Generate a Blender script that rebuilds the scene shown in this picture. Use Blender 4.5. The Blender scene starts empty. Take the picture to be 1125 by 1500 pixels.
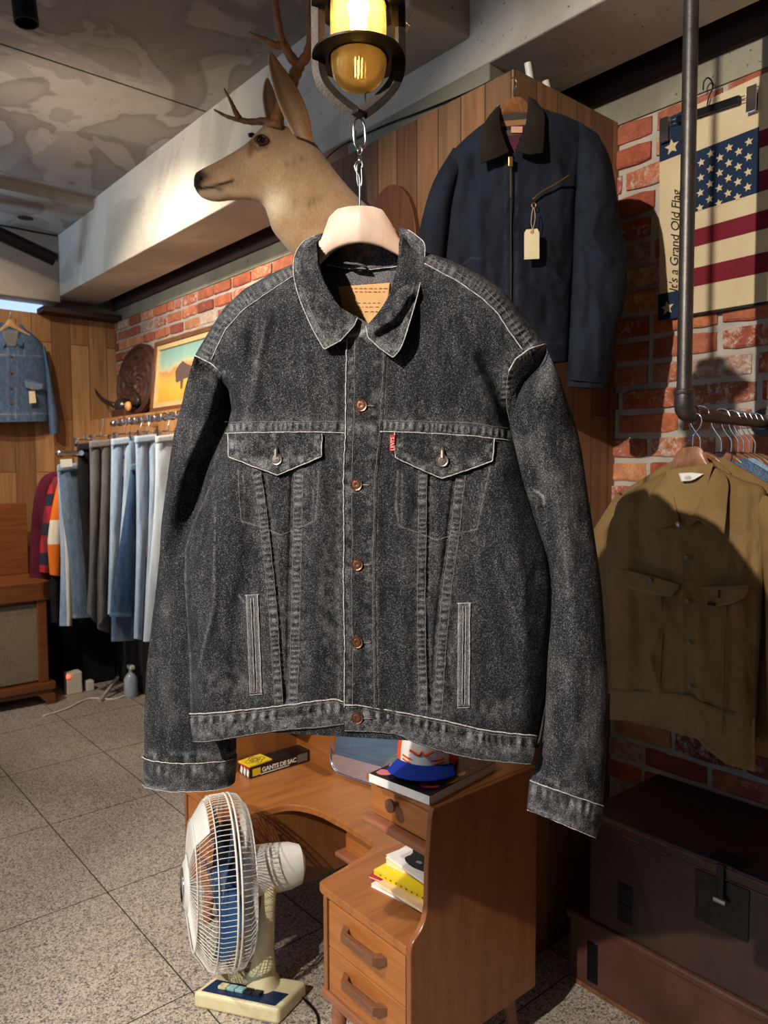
import bpy, bmesh, math, random
import numpy as np
from mathutils import Vector, Matrix
random.seed(7); NP = np.random.RandomState(3)
SC = bpy.context.scene
COL = SC.collection
PI = math.pi
# ---------------------------------------------------------------- camera
FL = 1098.24; YAW, PITCH, ROLL = 0.704716, 0.0621493, -0.00380513
CF = np.array([math.sin(YAW)*math.cos(PITCH), math.cos(YAW)*math.cos(PITCH), -math.sin(PITCH)])
_r = np.array([math.cos(YAW), -math.sin(YAW), 0.0]); _u = np.cross(_r, CF)
CR = _r*math.cos(ROLL)+_u*math.sin(ROLL); CU = -_r*math.sin(ROLL)+_u*math.cos(ROLL)
CP = np.array([0, 0, 1.55])
cam_d = bpy.data.cameras.new('camera'); cam = bpy.data.objects.new('camera', cam_d); COL.objects.link(cam)
cam_d.sensor_fit = 'VERTICAL'; cam_d.sensor_height = 36; cam_d.lens = FL/1500*36
cam_d.clip_start = 0.05
cam.matrix_world = Matrix(((CR[0], CU[0], -CF[0], CP[0]), (CR[1], CU[1], -CF[1], CP[1]), (CR[2], CU[2], -CF[2], CP[2]), (0, 0, 0, 1)))
cam_d.dof.use_dof = True; cam_d.dof.focus_distance = 1.1; cam_d.dof.aperture_fstop = 11
SC.camera = cam

class Plane:
    """a measuring plane: turns photo pixels into points on a real upright plane, plus mm of relief along its normal"""
    def __init__(s, p0, n):
        s.p0 = np.array(p0, float); s.n = np.array(n, float); s.n /= np.linalg.norm(s.n)
    def __call__(s, x, y, d=0.0):
        x = np.asarray(x, float); y = np.asarray(y, float); d = np.asarray(d, float)
        x, y, d = np.broadcast_arrays(x, y, d)
        ray = CF + ((x-562.5)/FL)[..., None]*CR - ((y-750)/FL)[..., None]*CU
        dp = np.maximum(d, 0)*0.001; t = ((s.p0-CP)@s.n+dp)/(ray@s.n)
        return CP + t[..., None]*ray + (np.minimum(d, 0)*0.001)[..., None]*s.n

# ---------------------------------------------------------------- objects
def setp(o, label=None, cat=None, group=None, kind=None):
    if label: o['label'] = label
    if cat: o['category'] = cat
    if group: o['group'] = group
    if kind: o['kind'] = kind
    return o
def thing(name, label, cat, loc, group=None, rz=0.0):
    o = bpy.data.objects.new(name, None); COL.objects.link(o)
    o.location = loc; o.rotation_euler = (0, 0, rz); o.empty_display_size = 0.05
    return setp(o, label, cat, group)
class MB:
    def __init__(s): s.v = []; s.f = []; s.c = []; s.m = []
    def add(s, vs, fs, col=None, mi=0):
        b = len(s.v); s.v += [tuple(p) for p in vs]; s.f += [tuple(i+b for i in f) for f in fs]
        s.m += [mi]*len(fs); s.c += [col or (1, 1, 1, 1)]*len(vs); return s
    def box(s, x0, x1, y0, y1, z0, z1, col=None, mi=0):
        vs = [(x, y, z) for x in (x0, x1) for y in (y0, y1) for z in (z0, z1)]
        fs = [(0, 1, 3, 2), (4, 6, 7, 5), (0, 4, 5, 1), (2, 3, 7, 6), (0, 2, 6, 4), (1, 5, 7, 3)]
        return s.add(vs, fs, col, mi)
    def obox(s, c, ax, ay, az, col=None, mi=0):
        c, ax, ay, az = map(np.array, (c, ax, ay, az))
        vs = [c+i*ax+j*ay+k*az for i in (-1, 1) for j in (-1, 1) for k in (-1, 1)]
        fs = [(0, 1, 3, 2), (4, 6, 7, 5), (0, 4, 5, 1), (2, 3, 7, 6), (0, 2, 6, 4), (1, 5, 7, 3)]
        return s.add(vs, fs, col, mi)
    def tube(s, pts, r, n=8, col=None, mi=0, cap=True, closed=False, flat=None, up=(0, 0, 1)):
        P = np.array([list(p) for p in pts], float); m = len(P)
        rr = np.full(m, r, float) if np.isscalar(r) else np.array(r, float)
        r2 = rr if flat is None else (np.full(m, flat, float) if np.isscalar(flat) else np.array(flat, float))
        T = np.zeros_like(P)
        if closed: T = np.roll(P, -1, 0)-np.roll(P, 1, 0)
        else:
            T[1:-1] = P[2:]-P[:-2]; T[0] = P[1]-P[0]; T[-1] = P[-1]-P[-2]
        T /= np.linalg.norm(T, axis=1)[:, None]+1e-12
        U = np.array(up, float); a = np.cross(T[0], U)
        if np.linalg.norm(a) < 1e-3: a = np.cross(T[0], np.array([1.0, 0.1, 0]))
        a /= np.linalg.norm(a); vs = []
        for i in range(m):
            a = a-T[i]*(a@T[i]); a /= np.linalg.norm(a)+1e-12; b = np.cross(a, T[i])
            for k in range(n):
                t = 2*PI*k/n; vs.append(P[i]+a*math.cos(t)*rr[i]+b*math.sin(t)*r2[i])
        fs = []
        for i in range(m if closed else m-1):
            j = (i+1) % m
            for k in range(n):
                l = (k+1) % n; fs.append((i*n+k, i*n+l, j*n+l, j*n+k))
        if cap and not closed: fs += [tuple(range(n))[::-1], tuple(range((m-1)*n, m*n))]
        return s.add(vs, fs, col, mi)
    def lathe(s, prof, o=(0, 0, 0), axis=(0, 0, 1), n=24, col=None, mi=0):
        """prof = [(radius, height)]"""
        o = np.array(o, float); z = np.array(axis, float); z /= np.linalg.norm(z)
        x = np.cross(z, [0.3, 0.9, 0.1]); x /= np.linalg.norm(x); y = np.cross(z, x); vs = []
        for r, h in prof:
            for k in range(n):
                t = 2*PI*k/n; vs.append(o+z*h+x*(r*math.cos(t))+y*(r*math.sin(t)))
        fs = [(i*n+k, i*n+(k+1) % n, (i+1)*n+(k+1) % n, (i+1)*n+k) for i in range(len(prof)-1) for k in range(n)]
        if prof[0][0] > 1e-6: fs.append(tuple(range(n))[::-1])
        if prof[-1][0] > 1e-6: fs.append(tuple(range((len(prof)-1)*n, len(prof)*n)))
        return s.add(vs, fs, col, mi)
    def prism(s, poly, d, col=None, mi=0):
        """poly: 3d points (planar), extruded by vector d"""
        P = [np.array(p, float) for p in poly]; n = len(P); d = np.array(d, float)
        vs = P+[p+d for p in P]
        fs = [tuple(range(n))[::-1], tuple(range(n, 2*n))]+[(i, (i+1) % n, n+(i+1) % n, n+i) for i in range(n)]
        return s.add(vs, fs, col, mi)
    def build(s, name, mats, parent=None, smooth=False, bevel=0, seg=2, label=None, cat=None, group=None, kind=None, local=False, solid=0, sub=0, autos=None):
        me = bpy.data.meshes.new(name)
        V = np.array(s.v, float)
        if parent is not None and not local:
            V = V-np.array(parent.location)
        me.from_pydata(V.tolist(), [], s.f)
        mats = mats if isinstance(mats, (list, tuple)) else [mats]
        for m in mats: me.materials.append(m)
        me.polygons.foreach_set('material_index', s.m)
        if any(c != (1, 1, 1, 1) for c in s.c):
            a = me.color_attributes.new('Col', 'FLOAT_COLOR', 'POINT'); a.data.foreach_set('color', np.array(s.c, float).ravel())
        me.polygons.foreach_set('use_smooth', [bool(smooth)]*len(me.polygons))
        bm = bmesh.new(); bm.from_mesh(me); bmesh.ops.recalc_face_normals(bm, faces=bm.faces); bm.to_mesh(me); bm.free()
        if smooth and autos: me.set_sharp_from_angle(angle=autos)
        o = bpy.data.objects.new(name, me); COL.objects.link(o)
        if parent is not None: o.parent = parent
        if solid: m = o.modifiers.new('s', 'SOLIDIFY'); m.thickness = solid; m.offset = 0
        if bevel: m = o.modifiers.new('b', 'BEVEL'); m.width = bevel; m.segments = seg; m.limit_method = 'ANGLE'
        if sub: m = o.modifiers.new('u', 'SUBSURF'); m.levels = sub; m.render_levels = sub
        return setp(o, label, cat, group, kind)
def relocate(obj_parts_root): pass
def clone(root, loc=None, rz=None, label=None, group=None):
    def cp(o, par):
        c = o.copy(); COL.objects.link(c); c.parent = par
        for ch in list(kids.get(o.name, [])): cp(ch, c)
        return c
    kids = {}
    for o in COL.objects:
        if o.parent: kids.setdefault(o.parent.name, []).append(o)
    r = cp(root, None)
    if loc is not None: r.location = loc
    if rz is not None: r.rotation_euler = (0, 0, rz)
    if label: r['label'] = label
    if group: r['group'] = group
    return r
def smoothpts(pts, n=8, closed=False):
    """Catmull-Rom"""
    P = [np.array(p, float) for p in pts]; m = len(P); out = []
    for i in range(m if closed else m-1):
        p0 = P[(i-1) % m] if closed or i > 0 else P[0]*2-P[1]
        p1 = P[i]; p2 = P[(i+1) % m]; p3 = P[(i+2) % m] if closed or i+2 < m else P[-1]*2-P[-2]
        for k in range(n):
            t = k/n; out.append(0.5*((2*p1)+(-p0+p2)*t+(2*p0-5*p1+4*p2-p3)*t*t+(-p0+3*p1-3*p2+p3)*t**3))
    if not closed: out.append(P[-1])
    return out

# ---------------------------------------------------------------- materials
def srgb(r, g, b):
    f = lambda c: (c/255/12.92) if c/255 <= 0.04045 else ((c/255+0.055)/1.055)**2.4
    return (f(r), f(g), f(b), 1.0)
class NM:
    def __init__(s, name):
        s.m = bpy.data.materials.new(name); s.m.use_nodes = True; s.t = s.m.node_tree; s.t.nodes.clear()
        s.out = s.t.nodes.new('ShaderNodeOutputMaterial'); s.b = s.t.nodes.new('ShaderNodeBsdfPrincipled')
        s.t.links.new(s.b.outputs[0], s.out.inputs[0]); s._tc = None
    def n(s, typ, **kw):
        nd = s.t.nodes.new('ShaderNode'+typ)
        for k, v in kw.items():
            if k == 'ins':
                for a, b in v.items(): s.set(nd, a, b)
            else: setattr(nd, k, v)
        return nd
    def set(s, nd, a, b):
        i = nd.inputs[a]
        if isinstance(b, bpy.types.NodeSocket): s.t.links.new(b, i)
        elif isinstance(b, bpy.types.Node): s.t.links.new(b.outputs[0], i)
        else: i.default_value = b
    def P(s, **kw):
        for k, v in kw.items(): s.set(s.b, {'col': 'Base Color', 'rough': 'Roughness', 'metal': 'Metallic', 'nor': 'Normal', 'ecol': 'Emission Color', 'estr': 'Emission Strength', 'alpha': 'Alpha', 'trans': 'Transmission Weight', 'ior': 'IOR', 'spec': 'Specular IOR Level', 'sheen': 'Sheen Weight', 'coat': 'Coat Weight', 'crough': 'Coat Roughness'}[k], v)
        return s
    def co(s, scale=(1, 1, 1), rot=(0, 0, 0), src='Object', loc=(0, 0, 0)):
        if s._tc is None: s._tc = s.n('TexCoord')
        mp = s.n('Mapping'); s.t.links.new(s._tc.outputs[src], mp.inputs[0])
        mp.inputs['Scale'].default_value = scale; mp.inputs['Rotation'].default_value = rot; mp.inputs['Location'].default_value = loc
        return mp.outputs[0]
    def noise(s, scale, co=None, detail=4, rough=0.55, dist=0.0):
        nd = s.n('TexNoise'); s.set(nd, 'Vector', co or s.co()); s.set(nd, 'Scale', scale); s.set(nd, 'Detail', detail); s.set(nd, 'Roughness', rough); s.set(nd, 'Distortion', dist)
        return nd.outputs[0]
    def ramp(s, fac, stops, interp='LINEAR'):
        nd = s.n('ValToRGB'); s.set(nd, 'Fac', fac); cr = nd.color_ramp; cr.interpolation = interp
        while len(cr.elements) < len(stops): cr.elements.new(0.5)
        for e, (p, c) in zip(cr.elements, stops):
            e.position = p; e.color = c if len(c) == 4 else (*c, 1)
        return nd.outputs[0]
    def g(s, v): return (v, v, v, 1)
    def mix(s, f, a, b, mode='MIX'):
        nd = s.n('Mix'); nd.data_type = 'RGBA'; nd.blend_type = mode
        s.set(nd, 'Factor', f)
        for sock, val in ((nd.inputs[6], a), (nd.inputs[7], b)):
            if isinstance(val, bpy.types.NodeSocket): s.t.links.new(val, sock)
            else: sock.default_value = val
        return nd.outputs[2]
    def math(s, op, a, b=0.5, c=None):
        nd = s.n('Math'); nd.operation = op; s.set(nd, 0, a); s.set(nd, 1, b)
        if c is not None: s.set(nd, 2, c)
        return nd.outputs[0]
    def bump(s, h, dist=0.002, strength=1.0, nor=None):
        nd = s.n('Bump'); s.set(nd, 'Height', h); s.set(nd, 'Distance', dist); s.set(nd, 'Strength', strength)
        if nor is not None: s.set(nd, 'Normal', nor)
        return nd.outputs[0]
    def attr(s, name='Col'):
        nd = s.n('Attribute'); nd.attribute_name = name; return nd
def plain(name, col, rough=0.5, metal=0.0, var=0.12, scale=30, bump=0.0, bscale=200, spec=0.5):
    m = NM(name); c = col
    if var:
        nz = m.noise(scale, detail=5)
        lo = tuple(x*(1-var) for x in col[:3])+(1,); hi = tuple(min(1, x*(1+var)) for x in col[:3])+(1,)
        c = m.ramp(nz, [(0.3, lo), (0.7, hi)])
    m.P(col=c, rough=rough, metal=metal, spec=spec)
    if bump: m.P(nor=m.bump(m.noise(bscale, detail=3), bump))
    return m.m
def wood(name, c1, c2, axis=2, rough=0.4, scale=6, stretch=14, bump=0.0006, spec=0.5, coat=0.0):
    m = NM(name); s = [stretch]*3; s[axis] = 1.0
    co = m.co(scale=tuple(s))
    a = m.noise(scale, co, detail=8, rough=0.6, dist=0.6)
    b = m.noise(2.2, m.co(), detail=3)
    c = m.ramp(a, [(0.28, c1), (0.72, c2)])
    c = m.mix(m.math('MULTIPLY', b, 0.35), c, tuple(x*0.55 for x in c1[:3])+(1,))
    m.P(col=c, rough=rough, spec=spec, nor=m.bump(a, bump)); 
    if coat: m.P(coat=coat, crough=0.2)
    return m.m
# ================================================================= the room
WX = 2.24; FY = 5.83; CEIL = 3.27
def concrete(name, base, dark, stain=True):
    m = NM(name)
    n1 = m.noise(1.3, detail=7, rough=0.6, dist=0.8); n2 = m.noise(9, detail=8, rough=0.7); n3 = m.noise(60, detail=3)
    c = m.ramp(n1, [(0.30, dark), (0.46, tuple(x*0.8 for x in base[:3])+(1,)), (0.50, base), (0.7, tuple(min(1, x*1.15) for x in base[:3])+(1,))])
    c = m.mix(m.math('MULTIPLY', n2, 0.55), c, tuple(x*0.75 for x in base[:3])+(1,))
    pit = m.ramp(n3, [(0.27, (0.25, 0.25, 0.25)), (0.33, (1, 1, 1))])
    c = m.mix(1.0, c, pit, 'MULTIPLY')
    m.P(col=c, rough=0.85, nor=m.bump(m.math('ADD', n2, m.math('MULTIPLY', n3, 0.4)), 0.004)); return m.m
M_conc = concrete('concrete', srgb(168, 158, 146), srgb(112, 102, 92))
M_conc_l = concrete('pale_concrete', srgb(206, 198, 184), srgb(160, 152, 140))
M_conc_g = concrete('greenish_concrete', srgb(150, 146, 124), srgb(100, 96, 80))
# ceiling stains: water marks with hard tide lines
m = NM('ceiling_concrete')
n1 = m.noise(1.15, m.co(loc=(3.1, 0.4, 0)), detail=3, rough=0.45, dist=1.3); n2 = m.noise(7, detail=8, rough=0.7); n3 = m.noise(45, detail=3)
n4 = m.noise(0.9, m.co(loc=(1.3, 7.4, 0)), detail=4, rough=0.5, dist=0.9)
st = m.ramp(n1, [(0.40, srgb(150, 140, 128)), (0.455, srgb(132, 122, 110)), (0.47, srgb(172, 163, 150)), (0.56, srgb(178, 170, 158)), (0.575, srgb(156, 146, 134)), (0.66, srgb(164, 155, 143)), (0.75, srgb(180, 170, 158))])
st2 = m.ramp(n4, [(0.42, (0.72, 0.71, 0.70)), (0.48, (0.78, 0.77, 0.76)), (0.495, (1, 1, 1)), (1, (1, 1, 1))])
c = m.mix(1.0, st, st2, 'MULTIPLY'); c = m.mix(m.math('MULTIPLY', n2, 0.5), c, srgb(122, 114, 105))
c = m.mix(1.0, c, m.ramp(n3, [(0.27, (0.3, 0.3, 0.3)), (0.32, (1, 1, 1))]), 'MULTIPLY')
m.P(col=c, rough=0.9, nor=m.bump(n2, 0.004)); M_ceil = m.m
# floor: speckled grey granite tiles
m = NM('granite_floor')
v = m.n('TexVoronoi', ins={'Scale': 230.0, 'Vector': m.co()}); sp = m.n('SeparateColor'); m.t.links.new(v.outputs['Color'], sp.inputs[0])
c = m.ramp(sp.outputs[0], [(0.0, srgb(44, 41, 40)), (0.13, srgb(92, 86, 80)), (0.28, srgb(150, 141, 131)), (0.6, srgb(190, 180, 166)), (0.85, srgb(216, 204, 186))], 'LINEAR')
c = m.mix(m.math('MULTIPLY', m.noise(300, detail=3), 0.4), c, srgb(150, 142, 132))
c = m.mix(1.0, c, m.ramp(m.noise(1.6, detail=4), [(0.3, (0.85, 0.85, 0.86)), (0.7, (1, 1, 1))]), 'MULTIPLY')
m.P(col=c, rough=m.ramp(m.noise(5), [(0.3, m.g(0.42)), (0.7, m.g(0.6))]), nor=m.bump(sp.outputs[1], 0.0002)); M_floor = m.m
M_joint = plain('tile_joint', srgb(52, 47, 43), 0.9)
def planks(name, cols, w, ln, axis, rough=0.55):
    """vertical wood planks of varying tone; axis = horizontal direction of the wall ('X' or 'Y')"""
    m = NM(name); tc = m.n('TexCoord'); sx = m.n('SeparateXYZ'); m.t.links.new(tc.outputs['Object'], sx.inputs[0])
    cb = m.n('CombineXYZ'); m.t.links.new(sx.outputs[2], cb.inputs[0])
    if axis == 'XY': m.set(cb, 1, m.math('ADD', sx.outputs[0], sx.outputs[1]))
    else: m.t.links.new(sx.outputs[0 if axis == 'X' else 1], cb.inputs[1])
    br = m.n('TexBrick'); m.set(br, 'Vector', cb.outputs[0]); br.offset = 0.41; br.offset_frequency = 2; br.squash = 1
    for k, v in {'Scale': 1.0, 'Mortar Size': 0.0022, 'Mortar Smooth': 0.4, 'Brick Width': ln, 'Row Height': w, 'Color1': (0, 0, 0, 1), 'Color2': (1, 1, 1, 1), 'Mortar': (0.5, 0.5, 0.5, 1), 'Bias': 0.0}.items(): m.set(br, k, v)
    ns = len(cols); c = m.ramp(br.outputs[0], [(i/(ns-1)*0.9+0.05, k) for i, k in enumerate(cols)])
    mp = m.n('Mapping'); m.t.links.new(tc.outputs['Object'], mp.inputs[0]); mp.inputs['Scale'].default_value = (26, 26, 1.6)
    sh = m.n('VectorMath'); sh.operation = 'ADD'; m.t.links.new(mp.outputs[0], sh.inputs[0])
    sc = m.n('VectorMath'); sc.operation = 'SCALE'; m.t.links.new(br.outputs[0], sc.inputs[0]); sc.inputs['Scale'].default_value = 17; m.t.links.new(sc.outputs[0], sh.inputs[1])
    gr = m.noise(1.0, sh.outputs[0], detail=8, rough=0.62, dist=1.2)
    c = m.mix(1.0, c, m.ramp(gr, [(0.25, (0.5, 0.46, 0.42)), (0.5, (0.9, 0.88, 0.86)), (0.75, (1.15, 1.12, 1.08))]), 'MULTIPLY')
    c = m.mix(m.math('MULTIPLY', br.outputs['Fac'], 0.85), c, srgb(34, 20, 12))
    h = m.math('SUBTRACT', m.math('MULTIPLY', gr, 0.2), m.math('MULTIPLY', br.outputs['Fac'], 1.5))
    m.P(col=c, rough=rough, nor=m.bump(h, 0.0025)); return m.m
M_farwood = planks('far_wall_planks', [srgb(126, 88, 52), srgb(176, 134, 88), srgb(150, 106, 64), srgb(190, 150, 104), srgb(132, 94, 58), srgb(168, 124, 78)], 0.135, 0.95, 'X')
M_colwood = planks('reclaimed_planks', [srgb(140, 104, 68), srgb(86, 60, 44), srgb(168, 128, 86), srgb(112, 76, 54), srgb(150, 108, 70), srgb(126, 84, 56)], 0.098, 2.9, 'XY')
def structure(mb, name, mats, **kw): return mb.build(name, mats, kind='structure', **kw)
# floor with recessed joints
b = MB(); b.box(-4.0, WX+0.3, -3.0, FY+0.2, -0.12, 0.0); structure(b, 'floor', M_floor)
b = MB()
for x in (-1.9, -0.95, 0.0, 0.94, 1.42, 1.9): b.box(x-0.002, x+0.002, -3, FY, 0.0, 0.0006)
for i, y in enumerate((-1.4, -0.72, -0.04, 0.64, 1.31, 1.988, 2.67, 3.35, 4.03, 4.7, 5.4)): b.box(-4, WX, y-0.0018, y+0.0018, 0.0, 0.0006)
structure(b, 'trim_1', M_joint)
# walls
b = MB(); b.box(-4.0, WX+0.3, FY, FY+0.2, 0, 2.662); structure(b, 'wall_far', M_farwood)
b = MB(); b.box(-4.0, WX+0.3, FY+0.12, FY+0.3, 2.662, CEIL+0.1); structure(b, 'wall_far_upper', M_conc)
b = MB(); b.box(WX+0.02, WX+0.2, -3.0, FY, 0, CEIL+0.1); b.box(WX-0.003, WX+0.02, -3.0, FY, 0, 2.66)
M_mortar = plain('mortar', srgb(178, 170, 158), 0.95, var=0.15, scale=14, bump=0.002, bscale=90)
structure(b, 'wall_right', M_mortar)
b = MB(); b.box(-4.2, -4.0, -3.0, FY, 0, CEIL+0.1); structure(b, 'wall_left', M_conc)
b = MB(); b.box(-4.2, WX+0.3, -3.2, -3.0, 0, CEIL+0.1); structure(b, 'wall_back', M_conc)
b = MB(); b.box(-4.2, WX+0.3, -3.2, FY+0.3, CEIL, CEIL+0.15); structure(b, 'ceiling', M_ceil)
# ceiling board joints and far lowered slab
b = MB()
for (x0, y0), (x1, y1) in (((-1.0, 3.42), (1.78, 3.42)), ): b.box(x0, x1, y0-0.004, y0+0.004, CEIL-0.002, CEIL+0.002)
structure(b, 'trim_2', M_joint)
b = MB(); b.box(-4.0, 1.79, 4.98, FY+0.12, CEIL-0.06, CEIL+0.02); structure(b, 'trim_3', M_ceil)
# bricks, each with its own size, tone and wear
PAL = [srgb(210, 122, 82), srgb(198, 108, 74), srgb(214, 134, 92), srgb(176, 92, 68), srgb(192, 112, 84), srgb(222, 156, 110), srgb(152, 80, 62), srgb(206, 128, 94)]
PALE = [srgb(206, 178, 156), srgb(214, 186, 164), srgb(196, 158, 136)]
m = NM('old_brick'); at = m.attr('Col'); n1 = m.noise(16, detail=6, rough=0.7); n2 = m.noise(110, detail=5, rough=0.75); n3 = m.noise(38, detail=6, rough=0.75, dist=0.5)
c = m.mix(m.ramp(n1, [(0.35, m.g(0.0)), (0.75, m.g(0.75))]), at.outputs['Color'], m.mix(1.0, at.outputs['Color'], srgb(150, 120, 110), 'MULTIPLY'))
al = m.math('ADD', n3, m.math('MULTIPLY', at.outputs['Alpha'], 0.22))
c = m.mix(m.ramp(al, [(0.70, m.g(0)), (0.80, m.g(0.75))]), c, srgb(216, 204, 190))
c = m.mix(1.0, c, m.ramp(n2, [(0.3, (0.6, 0.55, 0.52)), (0.5, (1, 1, 1))]), 'MULTIPLY')
m.P(col=c, rough=0.9, nor=m.bump(m.math('ADD', n2, n1), 0.004)); M_brick = m.m
b = MB(); row = 0; z = 2.655; H = 0.0785
rb = random.Random(11)
while z > -0.05:
    y = -1.6+(0.105 if row % 2 else 0)
    while y < FY:
        L = 0.225 if rb.random() < 0.86 else 0.105
        y1 = min(y+L-0.02, FY)
        if not (1.62 < y < 2.2):
            pale = rb.random() < 0.15
            cc = rb.choice(PALE if pale else PAL); k = rb.uniform(0.85, 1.12); w = rb.random() if not pale else 1.0
            j = lambda s=0.003: rb.uniform(-s, s)
            x0 = WX-0.014+j(0.004); nb = 5
            # rounded irregular front: a small grid
            ys = [y+(y1-y)*i/nb for i in range(nb+1)]; z0, z1 = z-H+0.018, z
            vs = []; fs = []
            top = [j(0.0022) for _ in ys]; bot = [j(0.0022) for _ in ys]
            for i, yy in enumerate(ys):
                e = 0.004 if i in (0, nb) else 0
                for q, zz in enumerate((z0+bot[i]+e, z0+0.007+bot[i], (z0+z1)/2, z1-0.007+top[i], z1+top[i]-e)):
                    e2 = 0.004 if (q in (0, 4) or i in (0, nb)) else 0
                    vs.append((x0+e2+j(0.0012), yy+(j(0.0025) if i in (0, nb) else 0), zz))
                vs.append((WX+0.002, yy, z0+bot[i])); vs.append((WX+0.002, yy, z1+top[i]))
            for i in range(nb):
                a, d = i*7, (i+1)*7
                for q in range(4): fs.append((a+q, a+q+1, d+q+1, d+q))
                fs.append((a+5, a, d, d+5)); fs.append((a+4, a+6, d+6, d+4))
            fs.append((5, 6, 4, 3, 2, 1, 0)); fs.append(tuple(nb*7+q for q in (0, 1, 2, 3, 4, 6, 5)))
            b.add(vs, fs, (cc[0]*k, cc[1]*k, cc[2]*k, w))
        y = y1+0.02
    z -= H; row += 1
structure(b, 'wall_right_brick_facing', M_brick, smooth=False)
# concrete lintel strip and dark timber plate over the brick, dark void behind the beam
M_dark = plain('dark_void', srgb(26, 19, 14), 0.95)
M_darkwood = wood('dark_timber', srgb(44, 26, 18), srgb(70, 42, 28), axis=1, rough=0.8)
b = MB(); b.box(WX-0.012, WX+0.05, -3, FY, 2.66, 2.745); structure(b, 'trim_4', M_conc_g)
b = MB(); b.box(WX-0.03, WX+0.04, -3, FY, 2.745, 2.86)
structure(b, 'trim_5', M_darkwood)
b = MB()
for y in np.arange(-2.8, 5.8, 0.42): b.box(2.06, WX+0.05, y, y+0.07, 2.87, 2.95)
structure(b, 'trim_6', M_darkwood)
# long concrete beam, cross beam, pillar
b = MB(); b.box(1.786, 2.11, -3.0, FY, 2.779, CEIL+0.02); structure(b, 'trim_7', M_conc_l, bevel=0.006)
b = MB(); b.box(1.53, 1.8, 1.677, 2.02, 2.885, CEIL+0.02); structure(b, 'trim_8', M_conc, bevel=0.01)
b = MB(); b.box(1.79, 2.20, 1.60, 2.31, 0.0, 2.80); structure(b, 'trim_9', M_conc_g, bevel=0.006)
# far concrete beam over the wooden wall
b = MB(); b.box(-4.0, 1.79, 5.70, FY+0.12, 2.735, 3.2); structure(b, 'trim_10', M_conc, bevel=0.008)
b = MB(); b.box(-3.97, -3.96, 0.4, 5.2, 0.05, 2.5)
m = NM('daylight_glass'); m.P(col=(0.1, 0.1, 0.1, 1), rough=0.1, ecol=(0.42, 0.66, 1.0, 1), estr=0.75); structure(b, 'window_2', m.m)
b = MB()
for y in (0.4, 1.6, 2.8, 4.0, 5.2): b.box(-4.0, -3.93, y-0.03, y+0.03, 0, 2.55)
b.box(-4.0, -3.93, 0.4, 5.2, 2.5, 2.57); b.box(-4.0, -3.93, 0.4, 5.2, 0, 0.06); structure(b, 'window_2_frame', M_dark)
m = NM('daylight_gap'); m.P(col=(0, 0, 0, 1), ecol=(0.50, 0.70, 1.0, 1), estr=1.2); 
b = MB(); b.box(-4.0, 1.72, FY+0.05, FY+0.06, 2.664, 2.74); structure(b, 'window_1', m.m)
b = MB(); b.box(1.66, 2.24, 5.68, FY, 2.655, 2.69); structure(b, 'trim_11', M_darkwood)
# plank clad column
b = MB(); b.box(1.70, 1.72, 1.428, 2.47, 0.0, 2.665); b.box(1.72, WX-0.0, 1.428, 1.448, 0.0, 2.668); b.box(1.72, WX, 2.45, 2.47, 0, 2.665)
structure(b, 'wall_column', M_colwood, bevel=0.001)
# wooden wainscot ledge under the picture
M_ledge = planks('ledge_planks', [srgb(160, 112, 66), srgb(190, 142, 92), srgb(174, 126, 78)], 0.12, 1.4, 'Y')
b = MB(); b.box(2.02, WX, 2.47, FY, 0, 1.90); structure(b, 'trim_12', M_ledge)
# conduit and cable under the beam, ceiling spot, ceiling pipe
M_black = plain('black_metal', srgb(24, 24, 27), 0.4, metal=0.6, var=0.1)
M_steel = plain('gunmetal_pipe', srgb(88, 84, 82), 0.42, metal=0.75, var=0.25, scale=18, bump=0.0004)
M_chrome = plain('chrome', srgb(225, 225, 228), 0.12, metal=1.0, var=0.0)
M_white = plain('white_plastic', srgb(228, 224, 214), 0.4, var=0.04)
pc = Plane((1.695, 2, 2.7), (-1, 0, 0))
pc2 = Plane((1.784, 2, 2.7), (-1, 0, 0))
b = MB(); b.tube([pc2(x, y, 2) for x, y in smoothpts([(470, 240), (500, 214), (560, 185), (610, 166), (655, 148), (690, 133), (722, 117)], 5)], 0.0028, 6)
b.build('cable', M_black, smooth=True, label='thin dark cable strung along the concrete above the plank wall', cat='cable')
pd = Plane((1.78, 5.4, 2.9), (-1, 0, 0))
b = MB(); b.tube([pd(x, y, 8) for x, y in smoothpts([(84, 372), (82, 392), (72, 420), (69, 445), (70, 457)], 5)], 0.005, 6)
b.build('cable', M_black, smooth=True, label='black cable hanging down the left end of the long concrete beam', cat='cable')
b = MB(); b.tube([(0.6, 5.3, 3.2), (1.302, 5.3, 3.03), (1.632, 5.3, 2.929)], 0.045, 14)
b.build('ceiling_pipe', M_black, smooth=True, autos=0.6, label='dark slanting pipe below the ceiling at far left', cat='pipe')
t = thing('track_spotlight', 'black cylindrical spotlight on the ceiling at upper left corner', 'spotlight', (0.80, 3.05, CEIL))
ps = Plane((0.62, 2.35, 2.9), CF*[-1, -1, 0]); a0 = ps(30, -34); a1 = ps(39, 34); ax = (a1-a0)
b = MB(); b.lathe([(0.030, 0), (0.033, 0.01), (0.033, np.linalg.norm(ax)), (0.029, np.linalg.norm(ax)), (0.027, np.linalg.norm(ax)-0.02), (0.0, np.linalg.norm(ax)-0.02)], a0, ax, 24); b.build('lamp_body', M_black, t, smooth=True, autos=0.6)
b = MB(); b.tube([a0+[0, 0, 0.02], a0+[0, 0, 0.05], (a0[0], a0[1], CEIL)], 0.009, 8); b.build('stem', M_black, t, smooth=True)
t.location = (a0[0], a0[1], CEIL)
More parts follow.
